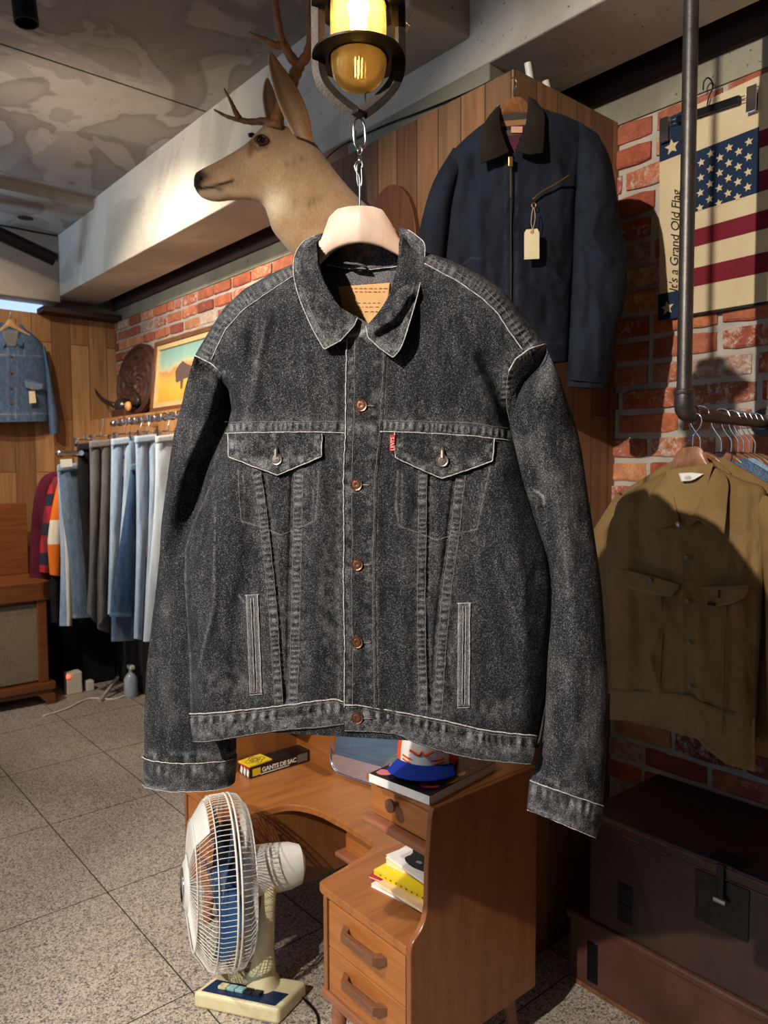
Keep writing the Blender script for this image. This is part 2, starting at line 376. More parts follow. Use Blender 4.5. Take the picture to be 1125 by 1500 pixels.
for ch in list(COL.objects):
    if ch.parent == t:
        ch.location = tuple(np.array((0.80, 3.05, CEIL))-np.array((a0[0], a0[1], CEIL)))
# two white pipe stubs standing behind the column front
for (x, y0, y1, lb) in ((773, 92, 120, 'taller white plastic pipe end sticking out above the column top'), (799, 118, 135, 'shorter white plastic pipe end above the column top')):
    pp = Plane((1.9, 1.47, 2.7), (0, -1, 0)); p1 = pp(x, y0); p0 = pp(x+6, y1+10)
    L = np.linalg.norm(p1-p0); b = MB(); b.lathe([(0.0105, 0), (0.0105, L), (0.0085, L), (0.0085, L-0.03), (0, L-0.03)], p0, p1-p0, 16); b.build('pipe_stub', M_white, smooth=True, autos=0.6, label=lb, cat='pipe', group=None)
# oval hole in the far ceiling
b = MB(); b.lathe([(0.0, 0), (0.05, 0.001)], (1.50, 5.45, CEIL-0.061), (0, 0, -1), 20); structure(b, 'trim_13', M_dark)
# ================================================================= cloth tools
def seglen(P): return np.concatenate([[0], np.cumsum(np.linalg.norm(np.diff(P, axis=0), axis=1))])
def resample(P, u):
    P = np.array(P, float); L = seglen(P); L = L/L[-1]
    return np.stack([np.interp(u, L, P[:, k]) for k in range(P.shape[1])], -1)
def sm(P, n=6): return np.array(smoothpts([tuple(p) for p in P], n))
def pdist(x, y, P):
    """distance to a polyline, signed (+ = right of its direction on the picture), and arc position"""
    P = np.array(P, float); best = np.full(x.shape, 1e9); sg = np.zeros(x.shape); ar = np.zeros(x.shape); L = seglen(P)
    for i in range(len(P)-1):
        a, b = P[i], P[i+1]; d = b-a; l2 = d@d
        if l2 < 1e-9: continue
        t = np.clip(((x-a[0])*d[0]+(y-a[1])*d[1])/l2, 0, 1)
        dx = x-(a[0]+t*d[0]); dy = y-(a[1]+t*d[1]); D = np.hypot(dx, dy); m = D < best
        best = np.where(m, D, best); sg = np.where(m, np.sign(d[0]*dy-d[1]*dx), sg); ar = np.where(m, L[i]+t*math.sqrt(l2), ar)
    return best, -sg, ar
def sstep(t): t = np.clip(t, 0, 1); return t*t*(3-2*t)
_NG = {}
def vnoise(x, y, seed=0):
    if seed not in _NG: _NG[seed] = np.random.RandomState(seed).rand(256, 256)
    G = _NG[seed]; xi = np.floor(x).astype(int); yi = np.floor(y).astype(int); fx = x-xi; fy = y-yi
    fx = fx*fx*(3-2*fx); fy = fy*fy*(3-2*fy); g = lambda i, j: G[i % 256, j % 256]
    return (g(xi, yi)*(1-fx)+g(xi+1, yi)*fx)*(1-fy)+(g(xi, yi+1)*(1-fx)+g(xi+1, yi+1)*fx)*fy-0.5
def fbm(x, y, seed=0, o=3): return sum(vnoise(x*2**k, y*2**k, seed+k)/2**k for k in range(o))
def folds(x, y, F):
    """F: (polyline, amp mm, width px, kind) kind r=ridge, s=step down to the right, S=step up to the right"""
    h = np.zeros(x.shape)
    for P, a, w, k in F:
        d, s, ar = pdist(x, y, P); L = seglen(np.array(P, float))[-1]
        if k == 'r': h += a*np.exp(-(d/w)**2)
        else:
            end = np.clip(np.minimum(ar, L-ar)/(0.25*L+1e-6), 0, 1)
            sd = d*s
            h += (-a if k == 's' else a)*(sstep(sd/w*0.5+0.5)-0.0)*np.exp(-np.maximum(sd, 0)/(w*4))*sstep(end)
    return h
def grid_mesh(name, P, C, mat, parent, closed_u=False, solid=0, smooth=True, flip=False, keep=None, local=False, label=None):
    """P: (nv,nu,3) world points, C: (nv,nu) wear or (nv,nu,4)"""
    nv, nu = P.shape[:2]; V = P.reshape(-1, 3)
    if parent is not None and not local: V = V-np.array(parent.location)
    i = np.arange(nv-1)[:, None]; j = np.arange(nu if closed_u else nu-1)[None, :]; j2 = (j+1) % nu
    Q = np.stack([i*nu+j, i*nu+j2, (i+1)*nu+j2, (i+1)*nu+j], -1).reshape(-1, 4)
    if keep is not None:
        kk = keep.ravel(); Q = Q[kk[Q].all(1)]
    if solid and not closed_u:
        W = P.reshape(-1, 3); nn_ = np.cross(W[Q[:, 1]]-W[Q[:, 0]], W[Q[:, 3]]-W[Q[:, 0]]).sum(0)
        if nn_@(CP-W.mean(0)) < 0: Q = Q[:, ::-1]
    if flip: Q = Q[:, ::-1]
    me = bpy.data.meshes.new(name); me.vertices.add(len(V)); me.vertices.foreach_set('co', V.ravel())
    me.loops.add(Q.size); me.loops.foreach_set('vertex_index', Q.ravel().astype(np.int32))
    me.polygons.add(len(Q)); me.polygons.foreach_set('loop_start', np.arange(0, Q.size, 4, dtype=np.int32)); me.polygons.foreach_set('loop_total', np.full(len(Q), 4, np.int32))
    me.update(calc_edges=True); me.validate()
    if smooth: me.polygons.foreach_set('use_smooth', np.ones(len(me.polygons), bool))
    me.materials.append(mat)
    if C is not None:
        if C.ndim == 2: C = np.stack([C, C, C, np.ones_like(C)], -1)
        a = me.color_attributes.new('Col', 'FLOAT_COLOR', 'POINT'); a.data.foreach_set('color', C.reshape(-1).astype(np.float32))
    o = bpy.data.objects.new(name, me); COL.objects.link(o)
    if parent is not None: o.parent = parent
    if solid: md = o.modifiers.new('s', 'SOLIDIFY'); md.thickness = abs(solid); md.offset = -1 if solid > 0 else 1
    if label: o['label'] = label
    return o
def tube_cloth(name, pl, Lp, Rp, nv, nu, hf, hb, wear, mat, parent, smoothn=4, keepf=None, vspan=None, **kw):
    """closed sleeve/body: Lp,Rp matching key points of the two outlines, hf/hb(x,y,t,v)-> mm front/back relief"""
    Lc = sm(Lp, smoothn) if smoothn else np.array(Lp, float); Rc = sm(Rp, smoothn) if smoothn else np.array(Rp, float)
    k = np.linspace(0, 1, len(Lc)); v = np.linspace(0, 1, nv)
    # even spacing along rows
    mid = (Lc+Rc)/2; al = seglen(mid)/seglen(mid)[-1]; kv = np.interp(v, al, k)
    L = np.stack([np.interp(kv, k, Lc[:, c]) for c in (0, 1)], -1); R = np.stack([np.interp(kv, k, Rc[:, c]) for c in (0, 1)], -1)
    s = np.linspace(0, 1, nu); t = 0.6*(0.5-0.5*np.cos(PI*s))+0.4*s
    X = L[:, None, 0]*(1-t)+R[:, None, 0]*t; Y = L[:, None, 1]*(1-t)+R[:, None, 1]*t
    T = np.broadcast_to(t, X.shape); Vv = np.broadcast_to(v[:, None], X.shape)
    HF = hf(X, Y, T, Vv); HB = hb(X, Y, T, Vv); W = wear(X, Y)
    # meet at the edges
    HB[:, 0] = HF[:, 0]; HB[:, -1] = HF[:, -1]
    F = pl(X, Y, HF); B = pl(X, Y, HB)
    Pm = np.concatenate([F, B[:, -2:0:-1]], 1); C = np.concatenate([W, W[:, -2:0:-1]*0.4], 1)
    keep = None
    if keepf is not None: keep = np.concatenate([keepf(X, Y), np.ones((nv, nu-2), bool)], 1)
    return grid_mesh(name, Pm, C, mat, parent, closed_u=True, keep=keep, **kw)
def coons(top, bot, left, right, nu, nv):
    u = np.linspace(0, 1, nu); v = np.linspace(0, 1, nv)
    T = resample(top, u); B = resample(bot, u); L = resample(left, v); R = resample(right, v)
    U = u[None, :, None]; V = v[:, None, None]
    return (1-V)*T[None]+V*B[None]+(1-U)*L[:, None]+U*R[:, None]-((1-U)*(1-V)*T[0]+U*(1-V)*T[-1]+(1-U)*V*B[0]+U*V*B[-1])
def patch(name, pl, top, bot, nu, nv, hf, wear, mat, parent, left=None, right=None, solid=0.0016, **kw):
    left = left if left is not None else [top[0], bot[0]]; right = right if right is not None else [top[-1], bot[-1]]
    G = coons(top, bot, left, right, nu, nv); X, Y = G[..., 0], G[..., 1]
    U, V = np.meshgrid(np.linspace(0, 1, nu), np.linspace(0, 1, nv))
    return grid_mesh(name, pl(X, Y, hf(X, Y, U, V)), wear(X, Y, U, V), mat, parent, solid=solid, **kw)
def lines(name, pl, PL, hfun, r, mat, parent, n=5, step=3.0, jit=0.0):
    """thin raised threads/edges lying on the cloth; PL: list of px polylines (or (polyline, radius))"""
    b = MB()
    for q in PL:
        rad = r
        if isinstance(q, tuple) and len(q) == 2 and not np.isscalar(q[0]) and np.isscalar(q[1]): q, rad = q
        P = np.array(q, float); L = seglen(P)[-1]; m = max(3, int(L/step)); P = resample(P, np.linspace(0, 1, m))
        if jit: P = P+np.stack([vnoise(P[:, 1]*0.13+P[:, 0]*0.09, P[:, 0]*0.11, 5), vnoise(P[:, 0]*0.13, P[:, 1]*0.12, 9)], -1)*jit
        h = hfun(P[:, 0], P[:, 1]); b.tube(pl(P[:, 0], P[:, 1], h), rad, n)
    return b.build(name, mat, parent, smooth=True)
def text_mesh(name, s, size, mat, parent, origin, xdir, ydir, extrude=0.0003, shear=0.0, align='LEFT', local=False, spacing=1.0, offset=0.0, **kw):
    cu = bpy.data.curves.new(name, 'FONT'); cu.body = s; cu.size = size; cu.extrude = extrude; cu.shear = shear; cu.align_x = align; cu.space_character = spacing; cu.resolution_u = 3; cu.offset = offset
    o = bpy.data.objects.new(name, cu); COL.objects.link(o)
    dg = bpy.context.evaluated_depsgraph_get(); dg.update()
    me = bpy.data.meshes.new_from_object(o.evaluated_get(dg)); bpy.data.objects.remove(o); bpy.data.curves.remove(cu)
    x = Vector(xdir).normalized(); y = Vector(ydir).normalized(); z = x.cross(y)
    org = Vector(origin)-(Vector(parent.location) if parent is not None and not local else Vector())
    me.transform(Matrix(((x[0], y[0], z[0], org[0]), (x[1], y[1], z[1], org[1]), (x[2], y[2], z[2], org[2]), (0, 0, 0, 1))))
    me.name = name; me.materials.clear(); me.materials.append(mat)
    o = bpy.data.objects.new(name, me); COL.objects.link(o)
    if parent is not None: o.parent = parent
    return setp(o, **kw)
def denim(name, dark, mid, light, fleck=0.5, wearc=None, sc=1.0, bump=0.0005, rough=0.95, warp=(1, 1, 1)):
    """washed denim: dark warp, pale flecks of weft, wear held in the mesh attribute"""
    m = NM(name); co = m.co(scale=warp)
    a = m.noise(520*sc, co, detail=3, rough=0.7); b2 = m.noise(1150*sc, co, detail=2); d = m.noise(9, detail=5, rough=0.6); e = m.noise(90, m.co(scale=(1, 1, 0.25)), detail=4)
    f = m.math('ADD', m.math('MULTIPLY', a, 0.6), m.math('MULTIPLY', b2, 0.4))
    at = m.attr('Col'); wv = m.math('MULTIPLY', at.outputs['Fac'], m.math('MULTIPLY', m.ramp(m.math('ADD', m.math('MULTIPLY', a, 0.7), m.math('MULTIPLY', b2, 0.3)), [(0.36, m.g(0.12)), (0.62, m.g(1.0))]), 1.5)); wv = m.math('MINIMUM', wv, 1.0)
    f2 = m.math('ADD', f, m.math('ADD', m.math('MULTIPLY', m.math('SUBTRACT', d, 0.5), 0.08), m.math('MULTIPLY', m.math('SUBTRACT', e, 0.5), 0.14)))
    c = m.ramp(f2, [(0.40, dark), (0.52, mid), (0.575, tuple(mid[i]*(1-fleck)+light[i]*fleck for i in range(3))+(1,)), (0.66, light)])
    c = m.mix(m.math('MULTIPLY', wv, 1.0), c, wearc or light)
    m.P(col=c, rough=rough, spec=0.15, nor=m.bump(m.math('ADD', a, m.math('MULTIPLY', b2, 0.6)), bump)); return m.m
# ================================================================= the black denim jacket in front
fh = np.array([math.sin(YAW), math.cos(YAW), 0]); rh = np.array([math.cos(YAW), -math.sin(YAW), 0])
q9 = math.radians(8)
JP = Plane(fh*1.1+np.array([0, 0, 1.6]), -(fh*math.cos(q9)+rh*math.sin(q9)))
M_dn = denim('black_denim', srgb(19, 20, 22), srgb(42, 43, 46), srgb(134, 135, 139), 0.32, srgb(178, 179, 182))
M_dn_in = denim('black_denim_inside', srgb(70, 70, 73), srgb(98, 98, 100), srgb(150, 150, 152), 0.4, srgb(176, 176, 174))
M_edge = plain('worn_edge', srgb(190, 188, 182), 0.95, var=0.5, scale=260, bump=0.0004, bscale=900)
M_thr = plain('faded_black_thread', srgb(126, 125, 121), 0.95, var=0.6, scale=330)
M_label = plain('tan_card_patch', srgb(218, 170, 112), 0.7, var=0.1, scale=60)
M_labelink = plain('faded_print', srgb(166, 116, 66), 0.8, var=0.3, scale=400)
M_copper = plain('aged_copper', srgb(150, 108, 88), 0.38, metal=0.85, var=0.3, scale=300)
M_nickel = plain('aged_nickel', srgb(170, 160, 148), 0.35, metal=0.85, var=0.3, scale=300)
M_red = plain('red_cloth', srgb(196, 24, 34), 0.8)
jr = thing('denim_jacket', 'washed black denim trucker jacket hanging in front of everything', 'jacket', tuple(JP(527, 345)))
TL = [(468, 348), (455, 366), (437, 383), (399, 400), (358, 423), (329, 450), (308, 482), (286, 519), (290, 526), (297, 536), (318, 552), (334, 570), (339, 600), (334, 622), (329, 640), (322, 662), (314, 693), (298, 734), (281, 770), (271, 805), (270, 852), (274, 910), (277, 960), (279, 1046), (281, 1072)]
TR = [(586, 342), (604, 360), (622, 369), (657, 380), (700, 400), (737, 425), (763, 457), (786, 486), (799, 503), (800, 514), (790, 536), (768, 560), (758, 580), (753, 600), (748, 620), (757, 645), (769, 700), (789, 760), (806, 815), (811, 862), (808, 915), (803, 964), (799, 1020), (788, 1075), (783, 1100)]
def side(P, y): P = np.array(P); return np.interp(y, P[:, 1], P[:, 0])
OUTL = np.array(TL); OUTR = np.array(TR)
VA = [(383, 690), (391, 740), (396, 784), (403, 850), (408, 903), (416, 1033)]      # dark fold lines of the V seams
VB = [(430, 690), (428, 784), (426, 869), (424, 960), (421, 1033)]
VC = [(627, 690), (626, 786), (624.5, 857), (625, 950), (628, 1045)]
VD = [(668, 697), (658, 786), (648, 857), (641, 928), (633, 1048)]
FOLDS = [([(690, 505), (718, 560), (738, 610), (752, 660)], 17, 9, 's'),
         ([(660, 470), (690, 540), (722, 630)], 5, 14, 'r'),
         ([(388, 470), (378, 540), (366, 620)], 5, 9, 'r'), ([(357, 480), (352, 560), (350, 630)], 4, 8, 'r'),
         ([(450, 520), (452, 620)], 3, 10, 'r'), ([(600, 540), (604, 625)], 4, 12, 'r'), ([(640, 520), (650, 620)], 2.5, 14, 'r'),
         ([(735, 690), (752, 780), (770, 900), (772, 1060)], 7, 16, 'r'), ([(793, 800), (775, 850), (768, 930)], 5, 8, 's'),
         ([(712, 700), (730, 800), (735, 1000)], 3, 18, 'r'),
         ([(318, 735), (312, 800), (313, 880), (298, 960), (289, 1040)], 4.5, 7, 'r'),
         ([(338, 640), (330, 730), (332, 860)], 6, 18, 'r'),
         ([(548, 640), (550, 800), (549, 1040)], 2.0, 12, 'r'), ([(595, 700), (596, 860), (590, 1030)], 4, 16, 'r'),
         ([(465, 700), (468, 860), (455, 1020)], 4, 16, 'r'), ([(340, 700), (352, 800), (345, 870)], 3, 9, 'r'),
         ([(640, 720), (646, 850)], 2.2, 8, 'r'), ([(408, 720), (412, 850)], 2.2, 8, 'r'),
         ([(668, 900), (658, 960), (664, 1020)], -3, 7, 'r'), ([(350, 860), (342, 950), (352, 1020)], -3, 8, 'r'),
         ([(506, 500), (500, 620), (497, 800), (498, 1020)], -3, 6, 'r')]
FLECKP = [((332, 624), (420, 622), (500, 624)), ((562, 622), (640, 622), (747, 634))]
SEAMS = [  # polyline, half width, pucker period, amp, wear
    ([(330, 627), (400, 625), (504, 625)], 6.5, 10, 0.9, 0.75), ([(557, 623), (640, 626), (746, 636)], 6.5, 9, 0.9, 0.75),
    ([(x-7, y) for x, y in VA], 6.5, 9, 0.9, 0.62), ([(x+8, y) for x, y in VB], 6.5, 8, 0.9, 0.68),
    ([(x-7, y) for x, y in VC], 6.5, 9, 0.9, 0.6), ([(x+8, y) for x, y in VD], 6.5, 9, 0.9, 0.6),
    ([(431, 393), (387, 420), (347, 447), (322, 480), (300, 522)], 9, 9, 1.1, 0.55), ([(622, 378), (667, 399), (712, 424), (740, 455), (765, 490), (782, 508)], 9, 9, 1.1, 0.6),
    ([(740, 590), (742, 545), (755, 524), (785, 508)], 7, 8, 0.8, 0.45), ([(288, 526), (308, 534), (326, 548)], 6, 9, 0.8, 0.4)]
def outline_s(x, y, R=52.0):
    d = np.minimum(pdist(x, y, OUTL)[0], pdist(x, y, OUTR)[0]); k = np.clip(d/R, 0, 1)
    return np.sqrt(np.maximum(0, 1-(1-k)**2))
def body_h(x, y, t=None, v=None):
    s = outline_s(x, y); low = sstep((y-900)/150)
    h = 44*s*(1-0.15*low)+8*s*np.exp(-((x-527)/160)**2)*sstep((y-430)/120)
    h = h-9*sstep((y-640)/40)*np.exp(-((x-527)/400)**2)*0
    h += folds(x, y, FOLDS)*s
    for P, hw, per, amp, w in SEAMS:
        d, sg, ar = pdist(x, y, P); band = np.exp(-(d/hw)**4)
        h += band*(1.0+1.35*amp*(np.sin(2*PI*(ar/per+1.6*vnoise(ar*0.03, ar*0+1, 3)))+1.2*fbm(ar*0.09, d*0.1, 17, 2)))
    # sharp fold lines of the V seams: the middle panel lies lower
    for P, sgn in ((VA, 1), (VB, -1), (VC, 1), (VD, -1)):
        d, sg, ar = pdist(x, y, P); sd = d*sg*sgn
        m = np.clip(np.minimum(ar, 345-ar)/8, 0, 1)
        h += -3.8*np.exp(-((sd-2.6)/2.4)**2)*m
    h += 1.5*fbm(x*0.035, y*0.02, 31)*s*2+0.5*fbm(x*0.12, y*0.06, 44)*s
    return h
def body_wear(x, y):
    w = np.zeros(x.shape)
    for P, hw, per, amp, wa in SEAMS:
        d, sg, ar = pdist(x, y, P); band = np.exp(-(d/hw)**4)
        bl = np.clip(0.45+0.8*np.sin(2*PI*(ar/per+1.6*vnoise(ar*0.03, ar*0+1, 3)))+1.3*fbm(ar*0.13, d*0.22, 21, 3), 0, 1.3)
        w = np.maximum(w, band*bl*wa*0.75)
        w = np.maximum(w, wa*0.55*np.exp(-((d-hw*0.8)/1.1)**2)*(0.6+0.9*vnoise(ar*0.5, ar*0, 2)))
        w = np.maximum(w, wa*0.4*np.exp(-(d/(hw*2.6))**2)*np.clip(0.5+1.6*fbm(x*0.16, y*0.16, 51), 0, 1))
    for P, wa, wd in WLINES:
        d, sg, ar = pdist(x, y, P); w = np.maximum(w, wa*np.exp(-(d/wd)**2)*np.clip(0.65+1.3*fbm(x*0.2, y*0.2, 61), 0, 1.2))
    for (cx, cy, rx, ry, wa) in WBLOBS:
        w = np.maximum(w, wa*np.exp(-((x-cx)/rx)**2-((y-cy)/ry)**2)*np.clip(0.4+1.9*fbm(x*0.13, y*0.1, 71), 0, 1.2))
    return np.clip(w*0.62, 0, 1)
PKL = [(349, 690), (351, 734), (354, 764), (384, 772), (410, 784), (436, 775), (462, 763), (466, 730), (467, 690)]
PKR = [(583, 690), (580, 740), (585, 771), (612, 780), (640, 791), (668, 782), (699, 775), (706, 740), (718, 685)]
WLINES = [([(314, 693), (298, 734), (281, 770), (272, 805), (271, 852), (274, 910), (278, 960), (280, 1046)], 0.35, 1.8), (PKL, 0.42, 1.8), (PKR, 0.42, 1.8), ([(356, 690), (358, 760)], 0.3, 1.6), ([(460, 690), (457, 762)], 0.3, 1.6),
          ([(589, 690), (588, 768)], 0.3, 1.6), ([(711, 690), (696, 770)], 0.3, 1.6),
          ([(315, 735), (314, 808), (314, 880), (302, 930), (289, 987)], 0.30, 1.8), ([(375, 520), (360, 620)], 0.22, 2.5), ([(388, 470), (372, 560)], 0.22, 3),
          ([(553, 640), (551, 845), (553, 1030)], 0.42, 1.8), ([(566, 526), (561, 622)], 0.35, 1.8), ([(497, 640), (494, 850), (496, 1020)], 0.4, 5),
          ([(372, 880), (376, 1012)], 0.4, 13), ([(681, 890), (680, 1030)], 0.4, 12), ([(668, 900), (656, 950), (664, 1010)], 0.3, 3), ([(652, 930), (668, 965)], 0.35, 2), ([(350, 872), (358, 884)], 0.6, 1.5),
          ([(700, 560), (735, 625)], 0.18, 8), ([(795, 720), (805, 738)], 0.5, 2)]
WBLOBS = [(405, 655, 60, 18, 0.2), (650, 655, 60, 18, 0.2), (523, 700, 14, 40, 0.35), (523, 830, 14, 40, 0.3), (523, 945, 16, 60, 0.4), (480, 880, 14, 120, 0.25), (600, 640, 40, 8, 0.35), (345, 1000, 60, 20, 0.25), (700, 1040, 70, 16, 0.22), (640, 800, 60, 20, 0.2), (410, 790, 50, 14, 0.2), (480, 600, 25, 40, 0.18)]
NECK = np.array([(462, 330), (466, 384), (475, 411), (494, 445), (512, 470), (536, 484), (556, 462), (570, 433), (583, 385), (592, 330)])
def inpoly(x, y, P):
    c = np.zeros(x.shape, bool); n = len(P)
    for i in range(n):
        a, b = P[i], P[(i+1) % n]
        m = ((a[1] > y) != (b[1] > y)) & (x < (b[0]-a[0])*(y-a[1])/(b[1]-a[1]+1e-12)+a[0]); c ^= m
    return c
ys = np.concatenate([np.linspace(346, 560, 165), np.linspace(561.5, 1072, 340)])
def slx(P, y):  # x of the outline at y
    return side(P, y)
LpA = np.stack([slx(TL, np.clip(ys, 348, 1072)), ys], -1)
RpA = np.stack([slx(TR, np.clip(ys, 342, 1100)), ys+sstep((ys-900)/170)*24*1.0], -1)
LpA[:, 1] = ys-sstep((ys-900)/170)*6
JBACK = lambda x, y, t, v: -38*outline_s(x, y, 60)-2
body = tube_cloth('body', JP, LpA, RpA, 505, 330, body_h, JBACK, body_wear, M_dn, jr, smoothn=0, keepf=lambda X, Y: ~inpoly(X, Y, NECK))
bh = lambda x, y: body_h(np.asarray(x, float), np.asarray(y, float))
# seam edges and faded thread on the body
EDGE = [[(330, 635), (400, 633), (470, 633), (505, 634)], [(557, 632), (600, 633), (687, 638), (747, 645)],
        [(430, 404), (387, 432), (355, 455), (331, 482), (309, 527)], [(622, 386), (667, 410), (707, 437), (730, 460), (747, 487), (767, 514)]]
for e_ in EDGE: lines('worn_seam_edge', JP, [e_], lambda x, y: bh(x, y)+1.0, 0.0008, M_edge, jr, jit=1.0)
ST = [[(330, 618), (504, 617)], [(560, 616), (687, 619), (745, 628)], PKL[0:9], PKR,
      [(x-1.5, y) for x, y in VA], [(x-13, y) for x, y in VA], [(x+1.5, y) for x, y in VB], [(x+14, y) for x, y in VB],
      [(x-1.5, y) for x, y in VC], [(x-13, y) for x, y in VC], [(x+1.5, y) for x, y in VD], [(x+14, y) for x, y in VD],
      [(436, 394), (389, 422), (350, 447), (325, 476), (298, 518)], [(624, 376), (668, 399), (712, 425), (738, 452), (762, 487), (780, 508)]]
lines('stitching', JP, ST, lambda x, y: bh(x, y)+0.25, 0.00045, M_thr, jr, n=4, jit=1.2)
# welt pockets
for (x0, y0, x1, y1) in ((369, 872, 375, 1017), (680, 884, 679, 1036)):
    w = 8.5; c0 = np.array([x0, y0], float); c1 = np.array([x1, y1], float)
    o = patch('welt_pocket', JP, [c0+(-w, 0), c0+(w, -1)], [c1+(-w, 0), c1+(w, -1)], 14, 60,
              lambda x, y, u, v: bh(x, y)+1.2-2.6*np.exp(-((u-0.5)/0.10)**2)*np.clip(np.minimum(v, 1-v)*14, 0, 1)+0.4*fbm(x*0.1, y*0.06, 5), lambda x, y, u, v: 0.25+0.4*(np.abs(u-0.5) > 0.42), M_dn, jr)
    lines('welt_edge', JP, [[c0+(-w, 0), c1+(-w, 0)], [c0+(-1.5, 4), c1+(-2, -4)], [c0+(w, -1), c1+(w, -1)], [c0+(-w-2, 0), c0+(w+2, -1)], [c1+(-w-1, 1), c1+(w+1, 0)], [c0+(2.5, 4), c1+(2, -4)]],
          lambda x, y: bh(x, y)+1.6, 0.00055, M_edge, o if False else jr, jit=0.9)
# placket
PKT_L = [(508, 494), (507, 560), (506, 634), (503, 700), (504, 780), (503, 860), (505, 950), (504, 1036)]
PKT_R = [(566, 494), (566, 526), (560, 634), (553, 700), (551, 800), (550, 860), (551, 950), (553, 1040)]
def bumpy(x, y, s=8): return 0.5*fbm(x*0.06, y*0.06, s)+0.35*fbm(x*0.15, y*0.15, s+3)
BTN = [(529, 594), (522, 710), (523, 827), (523, 941)]
def plk_h(x, y, u=None, v=None):
    xl = np.interp(y, [p[1] for p in PKT_L], [p[0] for p in PKT_L]); xr = np.interp(y, [p[1] for p in PKT_R], [p[0] for p in PKT_R]); uu_ = np.clip((x-xl)/(xr-xl), 0, 1)
    h = bh(x, y)+0.4+3.0*np.clip(1-uu_, 0, 1)**0.6*sstep((1-uu_)*6)+bumpy(x, y)*(1-uu_**4)
    for (bx, by) in BTN: h = h-1.4*np.exp(-(((x-bx)/9)**2+((y-by)/7)**2))+1.0*np.exp(-(((x-bx)/26)**2+((y-by-13)/5)**2))
    return h
def plk_w(x, y, u, v):
    w = 0.35*np.exp(-((u-0.93)/0.05)**2)*np.clip(0.6+1.5*fbm(x*.2, y*.2, 3), 0, 1)+0.4*np.exp(-((u-0.12)/0.10)**2)*np.clip(0.5+1.8*fbm(x*.15, y*.15, 4), 0, 1)
    w += 0.32*np.exp(-((u-0.78)/0.13)**2)*np.clip(0.2+2.0*fbm(x*.1, y*.16, 14), 0, 1)
    for (bx, by) in BTN: w += 0.45*np.exp(-(((x-bx)/15)**2+((y-by-10)/5)**2))*np.clip(0.4+2*fbm(x*.2, y*.2, 5), 0, 1)
    w += 0.5*np.exp(-((y-627)/8)**2)*np.clip(0.5+2*fbm(x*.2, y*.1, 5), 0, 1)
    return np.clip(w*0.6, 0, 1)
plk = grid_mesh('button_placket', *(lambda G, U, V: (JP(G[..., 0], G[..., 1], plk_h(G[..., 0], G[..., 1])), plk_w(G[..., 0], G[..., 1], U, V)))(*(lambda L, R: (L[:, None]*(1-np.linspace(0, 1, 44)[None, :, None])+R[:, None]*np.linspace(0, 1, 44)[None, :, None], *np.meshgrid(np.linspace(0, 1, 44), np.linspace(0, 1, 380))))(resample(PKT_L, np.linspace(0, 1, 380)), resample(PKT_R, np.linspace(0, 1, 380)))), M_dn, jr, solid=0.0018)
lines('placket_edge', JP, [(PKT_L, 0.0010)], lambda x, y: plk_h(x+1.5, y)+0.9, 0.0009, M_edge, jr, jit=1.6)
lines('placket_stitching', JP, [[(x-4, y) for x, y in PKT_R], [(x+12, y) for x, y in PKT_L]], lambda x, y: plk_h(x, y)+0.15, 0.00045, M_thr, jr, n=4, jit=1.4)
# chest pocket flaps
for top, bot, bx, by in (([(334, 635), (400, 634), (472, 635)], [(334.5, 669), (370, 683), (406, 696), (438, 683), (471, 669)], 405, 671), ([(578, 633), (650, 636), (724, 643)], [(579, 670), (613, 686), (647, 701), (684, 689), (722, 675)], 648, 673)):
    fl = lambda x, y, u=None, v=None, bx=bx, by=by: bh(x, y)+3.2+bumpy(x, y, 12)*1.3+1.5*sstep((y-640)/40)-1.5*np.exp(-(((x-bx)/11)**2+((y-by)/9)**2))
    def fw(x, y, u, v, top=top, bot=bot, bx=bx, by=by):
        db = pdist(x, y, bot)[0]; dl = np.minimum(pdist(x, y, [top[0], bot[0]])[0], pdist(x, y, [top[-1], bot[-1]])[0]); d = np.minimum(db, dl)
        w = 0.62*np.exp(-((d-6)/4)**2)*np.clip(0.4+2.2*fbm(x*.15, y*.15, 3), 0, 1.1)+0.45*np.exp(-((d-11)/0.9)**2)*(0.5+vnoise(x*.5, y*.5, 6))
        w += 0.35*np.clip(fbm(x*.08, y*.08, 77)*2, 0, 1)+0.4*np.exp(-(((x-bx)/22)**2+((y-by)/14)**2))*np.clip(0.3+2*fbm(x*.2, y*.2, 15), 0, 1)
        return np.clip(w*0.6, 0, 1)
    f_ = patch('pocket_flap', JP, sm(top, 4), bot, 90, 40, fl, fw, M_dn, jr, solid=0.002)
    lines('flap_edge', JP, [[top[0]]+bot+[top[-1]]], lambda x, y, fl=fl: fl(x, y)+0.5, 0.0009, M_edge, jr, jit=1.0)
    # sub-part button on the flap, standing in its button hole
    c = JP(bx, by+2, fl(np.array(float(bx)), np.array(float(by)))+2); nn = JP.n
    mb = MB(); mb.lathe([(0.0088, -0.003), (0.0088, 0.0008), (0.0078, 0.0022), (0.0062, 0.0018), (0.0050, 0.0028), (0.0, 0.0031)], c, nn, 24)
    mb.tube([c+nn*0.001+np.array([0, 0, 0.004]), c+nn*0.001+np.array([0, 0, 0.014]), c-nn*0.002+np.array([0, 0, 0.019])], [0.0034, 0.0026, 0.0012], 8)
    bo = mb.build('flap_button', M_nickel, f_, smooth=True, local=True, autos=0.5)
    bo.data.transform(Matrix.Translation(-Vector(jr.location)))
